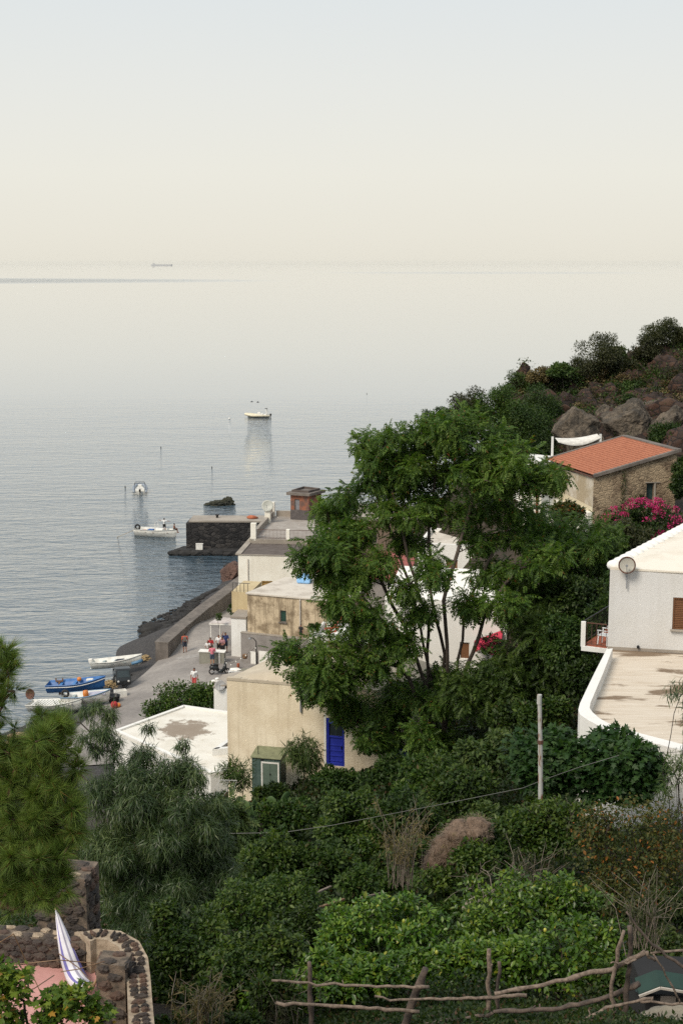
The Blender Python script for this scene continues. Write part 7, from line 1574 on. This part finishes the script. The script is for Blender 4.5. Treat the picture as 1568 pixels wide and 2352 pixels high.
# ================================================================ FOREGROUND: STONE WALLS, PATIO, HAMMOCK, FENCE, HUT
M_lavast = [simple('lava_stone', (.030, .027, .026), .9, (.075, .058, .048), 3.5, .9, .02), simple('tan_mortar', (.42, .34, .25), .95, (.26, .20, .14), 7, .6), simple('brown_stone', (.12, .072, .05), .9, (.06, .042, .034), 4, .9, .02), simple('rubble_mortar', (.19, .145, .108), .95, (.06, .05, .04), 7, .8)]
def stones_on(m, face, nu, nv, size, g, proud=.03, flat=.45, mi=(0, 0, 0, 2)):
    """face(s,t) -> (point, normal, along); irregular stones set in courses"""
    for j in range(nv):
        for i in range(nu):
            s = (i + .5 + (.5 if j % 2 else 0) * .9 + g.uniform(-.16, .16)) / (nu + .5); t = (j + .5 + g.uniform(-.14, .14)) / nv
            p, n, a = face(min(s, .985), t); b = Vector(n).cross(Vector(a)); sc = g.uniform(.75, 1.12)
            M = Matrix((Vector(a) * size[0] * sc, b * size[1] * g.uniform(.8, 1.1), Vector(n) * size[0] * flat)).transposed()
            m.rock(Vector(p) + Vector(n) * (proud - size[0] * flat * .5), (1, 1, 1), int(g.integers(0, 999)), 3, .42, M, int(mi[int(g.integers(0, len(mi)))]), 1.1, True)
g = np.random.default_rng(21)
FZ = 24.0
def block_wall(name, label, cat, poly, z0, z1, sz, faces, top=True, mort=3):
    cx = sum(p[0] for p in poly) / len(poly); cy = sum(p[1] for p in poly) / len(poly); t = thing(name, label, cat, (cx, cy, z0), world=True)
    m = MB(); m.prism([(p[0], p[1]) for p in poly], z0, z1, mort)
    for i in faces:
        a, b = Vector((*poly[i][:2], 0)), Vector((*poly[(i + 1) % len(poly)][:2], 0)); d = (b - a); L = d.length; d.normalize(); n = Vector((d.y, -d.x, 0))
        stones_on(m, lambda s, q, a=a, d=d, L=L, n=n: (a + d * L * s + Vector((0, 0, z0 + (z1 - z0) * q)), n, d), max(1, int(L / (sz * 1.6))), max(1, int((z1 - z0) / (sz * .98))), (sz, sz * .62), g)
    if top:
        a, b, c = [Vector((*poly[k][:2], z1)) for k in (0, 1, 2)]; d = (b - a); e = (c - b)
        stones_on(m, lambda s, q: (a + d * s + e * q, Vector((0, 0, 1)), d.normalized()), max(1, int(d.length / (sz * 1.6))), max(2, int(e.length / (sz * 1.2))), (sz, sz * .7), g, .025, .3, (0, 2, 1))
    m.build('stonework', M_lavast, t, False); return t
# back pillar
a = at(88, 2100, 23.6); b = at(200, 2100, 23.4); zt7 = CAMZ + ray(140, 2000).z * (23.5 / ray(140, 2000).y)
block_wall('stone_pillar', 'dark lava stone pillar behind the pink patio', 'pillar', [(a.x, a.y), (b.x, b.y), (b.x + .1, b.y + .75), (a.x + .1, a.y + .75)], 22.8, zt7 - .12, .17, (0, 1, 3))
# low back wall
a = at(-30, 2190, 23.1); b = at(196, 2190, 22.75)
block_wall('patio_wall', 'low wall of dark stones in tan mortar behind the pink patio', 'wall', [(a.x, a.y), (b.x, b.y), (b.x, b.y + .38), (a.x, a.y + .38)], 22.8, 24.5, .13, (0,), True, 3)
# front pillar
a = at(222, 2260, 21.3); b = at(288, 2260, 21.2); zt7 = CAMZ + ray(255, 2205).z * (21.35 / ray(255, 2205).y)
block_wall('gate_pillar', 'short square pillar of dark stones beside the hammock', 'pillar', [(a.x, a.y), (b.x, b.y), (b.x + .05, b.y + .45), (a.x + .05, a.y + .45)], 22.6, zt7 - .03, .155, (0, 1, 3))
# curved wall with a stone studded top
CWp = [onz(u, v, 24.62) for u, v in [(196, 2150), (222, 2142), (262, 2146), (296, 2165), (314, 2200), (319, 2250), (322, 2300), (326, 2352), (330, 2400)]]
cw = thing('curved_wall', 'curved garden wall topped with dark stones in pale mortar', 'wall', (CWp[3].x, CWp[3].y, 23), world=True); m = MB()
ribbon(m, CWp, .19, 22.6, 24.6, 1, 1); ribbon(m, CWp, .19, 22.6, 24.6, -1, 1)
Lc_ = [0]
for p, q in zip(CWp, CWp[1:]): Lc_.append(Lc_[-1] + (q - p).length)
def cw_at(d):
    for i in range(len(CWp) - 1):
        if d <= Lc_[i + 1] or i == len(CWp) - 2: f = (d - Lc_[i]) / (Lc_[i + 1] - Lc_[i]); t_ = (CWp[i + 1] - CWp[i]).normalized(); return CWp[i].lerp(CWp[i + 1], f), t_
d = .05
while d < Lc_[-1]:
    p, t_ = cw_at(d); n_ = Vector((t_.y, -t_.x, 0)); w = g.uniform(.04, .10)
    for off in ((-.07, .08) if g.random() < .55 else (g.uniform(-.03, .03),)):
        M = Matrix((n_ * (.075 if off in (-.07, .08) else .13), t_ * w * .62, Vector((0, 0, .06)))).transposed(); m.rock(p + n_ * off + Vector((0, 0, -.005)), (1, 1, 1), int(g.integers(0, 999)), 3, .42, M, int(g.choice([0, 0, 2])), 1.1, True)
    for side in (1, -1):
        for z in np.arange(23.0, 24.55, .16):
            M = Matrix((t_ * .09, Vector((0, 0, .07)), n_ * .04)).transposed(); m.rock(p + n_ * side * .19 + Vector((0, 0, z - CWp[0].z + 24.62)), (1, 1, 1), g.integers(0, 999), 1, .2, M, int(g.choice([0, 0, 2])))
    d += w * 1.9
m.build('stonework', M_lavast, cw)
# pink floor
P7 = [onz(u, v, FZ) for u, v in [(-60, 2216), (200, 2204), (226, 2235), (228, 2420), (-60, 2420)]]
m = MB(); m.prism([xy(p) for p in P7][::-1], 22.9, FZ); o = m.build('pink_patio', plaster('pink_screed', (.52, .26, .235), (.40, .19, .17), .5, 1.2, .1, .4, fine=(.58, .34, .30)), None); tag(o, 'pink painted patio floor at the lower left below the hammock', 'patio')
# hammock
HM = thing('hammock', 'white hammock with violet stripes hanging between the two stone pillars', 'hammock', at(165, 2180, 22.4), world=True)
h0, h1 = at(128, 2090, 23.2), at(206, 2262, 21.75); mats7 = [simple('hammock_white', (.72, .70, .74), .85), simple('hammock_violet', (.17, .15, .42), .85), simple('hammock_grey', (.32, .30, .38), .85)]
NS_, NJ = 26, 22; vs = []; fs = []; mi = []
side = (h1 - h0); side.z = 0; side = Vector((side.y, -side.x, 0)).normalized()
up7 = Vector((0, 0, 1))
for i in range(NS_ + 1):
    t_ = i / NS_; c = h0.lerp(h1, t_); c.z -= .42 * math.sin(math.pi * t_ ** 1.2); w = .014 + .145 * max(0, math.sin(math.pi * min(1, t_ * .86 + .0))) ** 1.0
    for j in range(NJ): a_ = 2 * math.pi * j / NJ; fold = 1 + .09 * math.sin(j * 2.6 + i * .2); vs.append(c + side * (w * fold * math.cos(a_)) + up7 * (w * .8 * fold * math.sin(a_)))
for i in range(NS_):
    for j in range(NJ): fs.append((i * NJ + j, i * NJ + (j + 1) % NJ, (i + 1) * NJ + (j + 1) % NJ, (i + 1) * NJ + j)); mi.append([0, 0, 1, 0, 0, 2, 0, 0, 1, 0, 0, 0, 2, 0, 1, 0, 0, 0, 1, 0, 2, 0][j])
m = MB(); m.add(vs, fs); m.m = mi; hc = m.build('cloth', mats7, HM, True)
m = MB(); m.tube([h0, at(126, 2060, 23.35)], [.022, .012], 6); m.build('rope', M_rope, HM); m = MB(); m.tube([h1, h1 + Vector((.05, -.1, -.03)), at(228, 2240, 21.4)], [.06, .03, .012], 8); m.build('rope', M_rope, HM)
# bare vine canes over the patio
VC = thing('vine_canes', 'bare brown vine canes stretched over the pink patio', 'vine', at(120, 2220, 20), world=True); m = MB()
for pts in ([(0, 2218, 20), (60, 2213, 20), (135, 2205, 20), (215, 2212, 20.2)], [(135, 2190, 20.4), (180, 2222, 20.3), (216, 2262, 20.2)], [(140, 2232, 20.2), (180, 2226, 20.2), (240, 2208, 20.4)], [(32, 2145, 19.5), (62, 2210, 19.6), (110, 2315, 19.2)], [(0, 2165, 19.6), (32, 2145, 19.5)], [(30, 2310, 18.5), (90, 2298, 18.8), (150, 2322, 18.6), (250, 2308, 18.8)], [(20, 2290, 18.6), (80, 2270, 19), (125, 2240, 19.6)]):
    m.tube([at(*p) for p in pts], .008, 5)
m.build('cane', M_wood, VC)
# rustic stick fence
FN = thing('stick_fence', 'rustic fence of rough weathered branches along the bottom of the view', 'fence', at(1050, 2330, 19.6), world=True)
M_stick = simple('weathered_stick', (.23, .175, .135), .9, (.10, .075, .058), 9, .7, .01, stretch=(2, 2, 2)); M_stickd = simple('dark_stick', (.13, .095, .075), .9, (.05, .04, .034), 9, .7, .01)
def stick(name, pts, r0, r1, Y, mat, knots=True):
    pp = [at(u, v, Y + (k * .03)) for k, (u, v) in enumerate(pts)]; fine = []; rad = []; rr = random.Random(int(pts[0][0]))
    for i in range(len(pp) - 1):
        n_ = max(2, int((pp[i + 1] - pp[i]).length / .12))
        for q in range(n_): t_ = q / n_; fine.append(pp[i].lerp(pp[i + 1], t_) + Vector((rr.gauss(0, .011), rr.gauss(0, .011), rr.gauss(0, .011))))
    fine.append(pp[-1]); N_ = len(fine)
    rad = [.82 * (r0 + (r1 - r0) * i / (N_ - 1)) * (1 + (rr.uniform(.15, .4) if rr.random() < .16 else rr.uniform(-.1, .1))) for i in range(N_)]
    m = MB(); m.tube(fine, rad, 8)
    for q in range(rr.randint(0, 2)): i = rr.randint(1, N_ - 2); m.tube([fine[i], fine[i] + Vector((rr.uniform(-.08, .08), rr.uniform(-.05, .05), rr.uniform(.03, .1)))], [rad[i] * .6, rad[i] * .3], 6)
    return m.build(name, mat, FN, True)
stick('post', [(711, 2208), (713, 2280), (716, 2390)], .038, .048, 20.0, M_stickd); stick('post', [(977, 2224), (958, 2275), (924, 2370)], .062, .085, 20.1, M_stickd); stick('post', [(1123, 2184), (1124, 2270), (1121, 2390)], .036, .048, 19.6, M_stick)
stick('post', [(1145, 2208), (1143, 2270), (1141, 2330)], .03, .036, 19.9, M_stickd); stick('post', [(1429, 2138), (1409, 2222), (1404, 2290), (1414, 2370)], .03, .04, 19.0, M_stick); stick('post', [(1445, 2129), (1448, 2184), (1437, 2275), (1434, 2380)], .038, .052, 19.2, M_stickd)
stick('rail', [(623, 2254), (709, 2258), (829, 2265), (985, 2267)], .022, .030, 19.85, M_stick); stick('rail', [(635, 2303), (749, 2310), (829, 2314), (963, 2324)], .030, .034, 19.85, M_stick); stick('rail', [(863, 2283), (897, 2298), (1029, 2294), (1117, 2291), (1209, 2287)], .020, .036, 19.5, M_stick)
stick('rail', [(1131, 2284), (1250, 2262), (1297, 2250), (1359, 2234), (1406, 2228), (1447, 2203), (1481, 2187)], .034, .05, 19.0, M_stick); stick('rail', [(1481, 2187), (1490, 2198), (1503, 2206)], .035, .018, 19.0, M_stick); stick('rail', [(1400, 2215), (1418, 2210), (1440, 2214), (1460, 2204)], .014, .02, 18.9, M_stick)
stick('rail', [(975, 2352), (1078, 2335), (1172, 2322), (1265, 2320), (1328, 2306), (1391, 2290), (1438, 2272), (1467, 2259)], .026, .05, 19.1, M_stickd); stick('rail', [(1322, 2356), (1359, 2337), (1391, 2317), (1441, 2303), (1499, 2293)], .03, .024, 18.8, M_stick); stick('rail', [(1469, 2301), (1520, 2304), (1580, 2309)], .02, .026, 18.7, M_stick)
stick('brace', [(1437, 2093), (1484, 2156), (1530, 2195), (1580, 2230)], .016, .034, 18.8, M_stickd); stick('brace', [(1492, 2190), (1530, 2184), (1580, 2182)], .022, .026, 18.9, M_stick); stick('brace', [(1500, 2190), (1530, 2240), (1560, 2300)], .018, .02, 19.3, M_stick)
# green roofed hut and stone at the lower right
GH = thing('green_hut', 'low hut under dark green netting with a pale green roof edge', 'hut', at(1530, 2280, 21.5), world=True)
r0, r1, r2, r3 = at(1436, 2236, 22.4), at(1650, 2226, 22.2), at(1650, 2290, 20.9), at(1466, 2290, 20.9)
m = MB(); NI, NJ = 40, 14; vs = []
for j in range(NJ + 1):
    for i in range(NI + 1): p = r0.lerp(r1, i / NI).lerp(r3.lerp(r2, i / NI), j / NJ); vs.append((p.x, p.y, p.z + .03 * math.sin(i * 1.3 + j * .6) + .02 * math.sin(j * 2.1)))
m.add(vs, [(j * (NI + 1) + i, j * (NI + 1) + i + 1, (j + 1) * (NI + 1) + i + 1, (j + 1) * (NI + 1) + i) for j in range(NJ) for i in range(NI)]); m.build('netting', simple('dark_green_net', (.008, .022, .022), .9, (.014, .036, .034), 3, .5), GH, True)
e0, e1, e2 = at(1466, 2287, 20.75), at(1515, 2268, 20.75), at(1650, 2290, 20.7)
m = MB(); 
for p, q in ((e0, e1), (e1, e2)):
    up = Vector((0, .34, .09)); vs = [p, q, q + up, p + up]; m.add([tuple(v) for v in vs] + [tuple(v + Vector((0, 0, .03))) for v in vs], [(3, 2, 1, 0), (4, 5, 6, 7), (0, 1, 5, 4), (1, 2, 6, 5), (2, 3, 7, 6), (3, 0, 4, 7)])
m.build('roof', simple('green_sheet', (.008, .034, .024), .6, (.006, .026, .018), 4), GH)
m = MB(); m.bar(e0 + Vector((0, -.02, 0)), e1 + Vector((0, -.02, 0)), .03, .035); m.bar(e1 + Vector((0, -.021, .0)), e2 + Vector((0, -.021, 0)), .03, .035); m.build('edge_strip', M_pipe, GH)
w0, w1 = at(1480, 2330, 20.9), at(1650, 2330, 20.8); m = MB(); m.prism([(w0.x, w0.y), (w1.x, w1.y), (w1.x, w1.y + 1.3), (w0.x, w0.y + 1.3)], 23.5, e0.z - .05); m.build('wall', M_dark, GH)
c = at(1533, 2296, 20.85); m = MB(); m.box(c, (.24, .03, .11)); m.build('vent_panel', M_conc, GH)
c = at(1545, 2352, 19.3); o = MB().rock((c.x, c.y, c.z - .05), (.48, .4, .28), 17, 4, .18).build('garden_stone', M_palestone, None, True); tag(o, 'rounded pale stone below the green hut in the lower right corner', 'stone')
c = at(1568, 2190, 24); o = MB().rock((c.x + .2, c.y, c.z), (.2, .2, .35), 19, 3, .2).build('garden_stone', M_palestone, None, True); tag(o, 'grey stone at the right edge above the green hut', 'stone')
# ================================================================ AIR
hm_, hn, hb, ho = newmat('sea_haze'); hn.nodes.remove(hb); pv = hn.nodes.new('ShaderNodeVolumePrincipled'); pv.inputs['Color'].default_value = (1, .99, .96, 1); pv.inputs['Density'].default_value = .000008; pv.inputs['Anisotropy'].default_value = .9
hn.links.new(pv.outputs[0], ho.inputs['Volume'])
SC.cycles.volume_bounces = 6; SC.cycles.max_bounces = 12
hz = MB().box((0, 14900, 22.5), (32400, 30600, 61)).build('haze', hm_, None); hz['kind'] = 'stuff'; hz['label'] = 'pale haze over the bay'
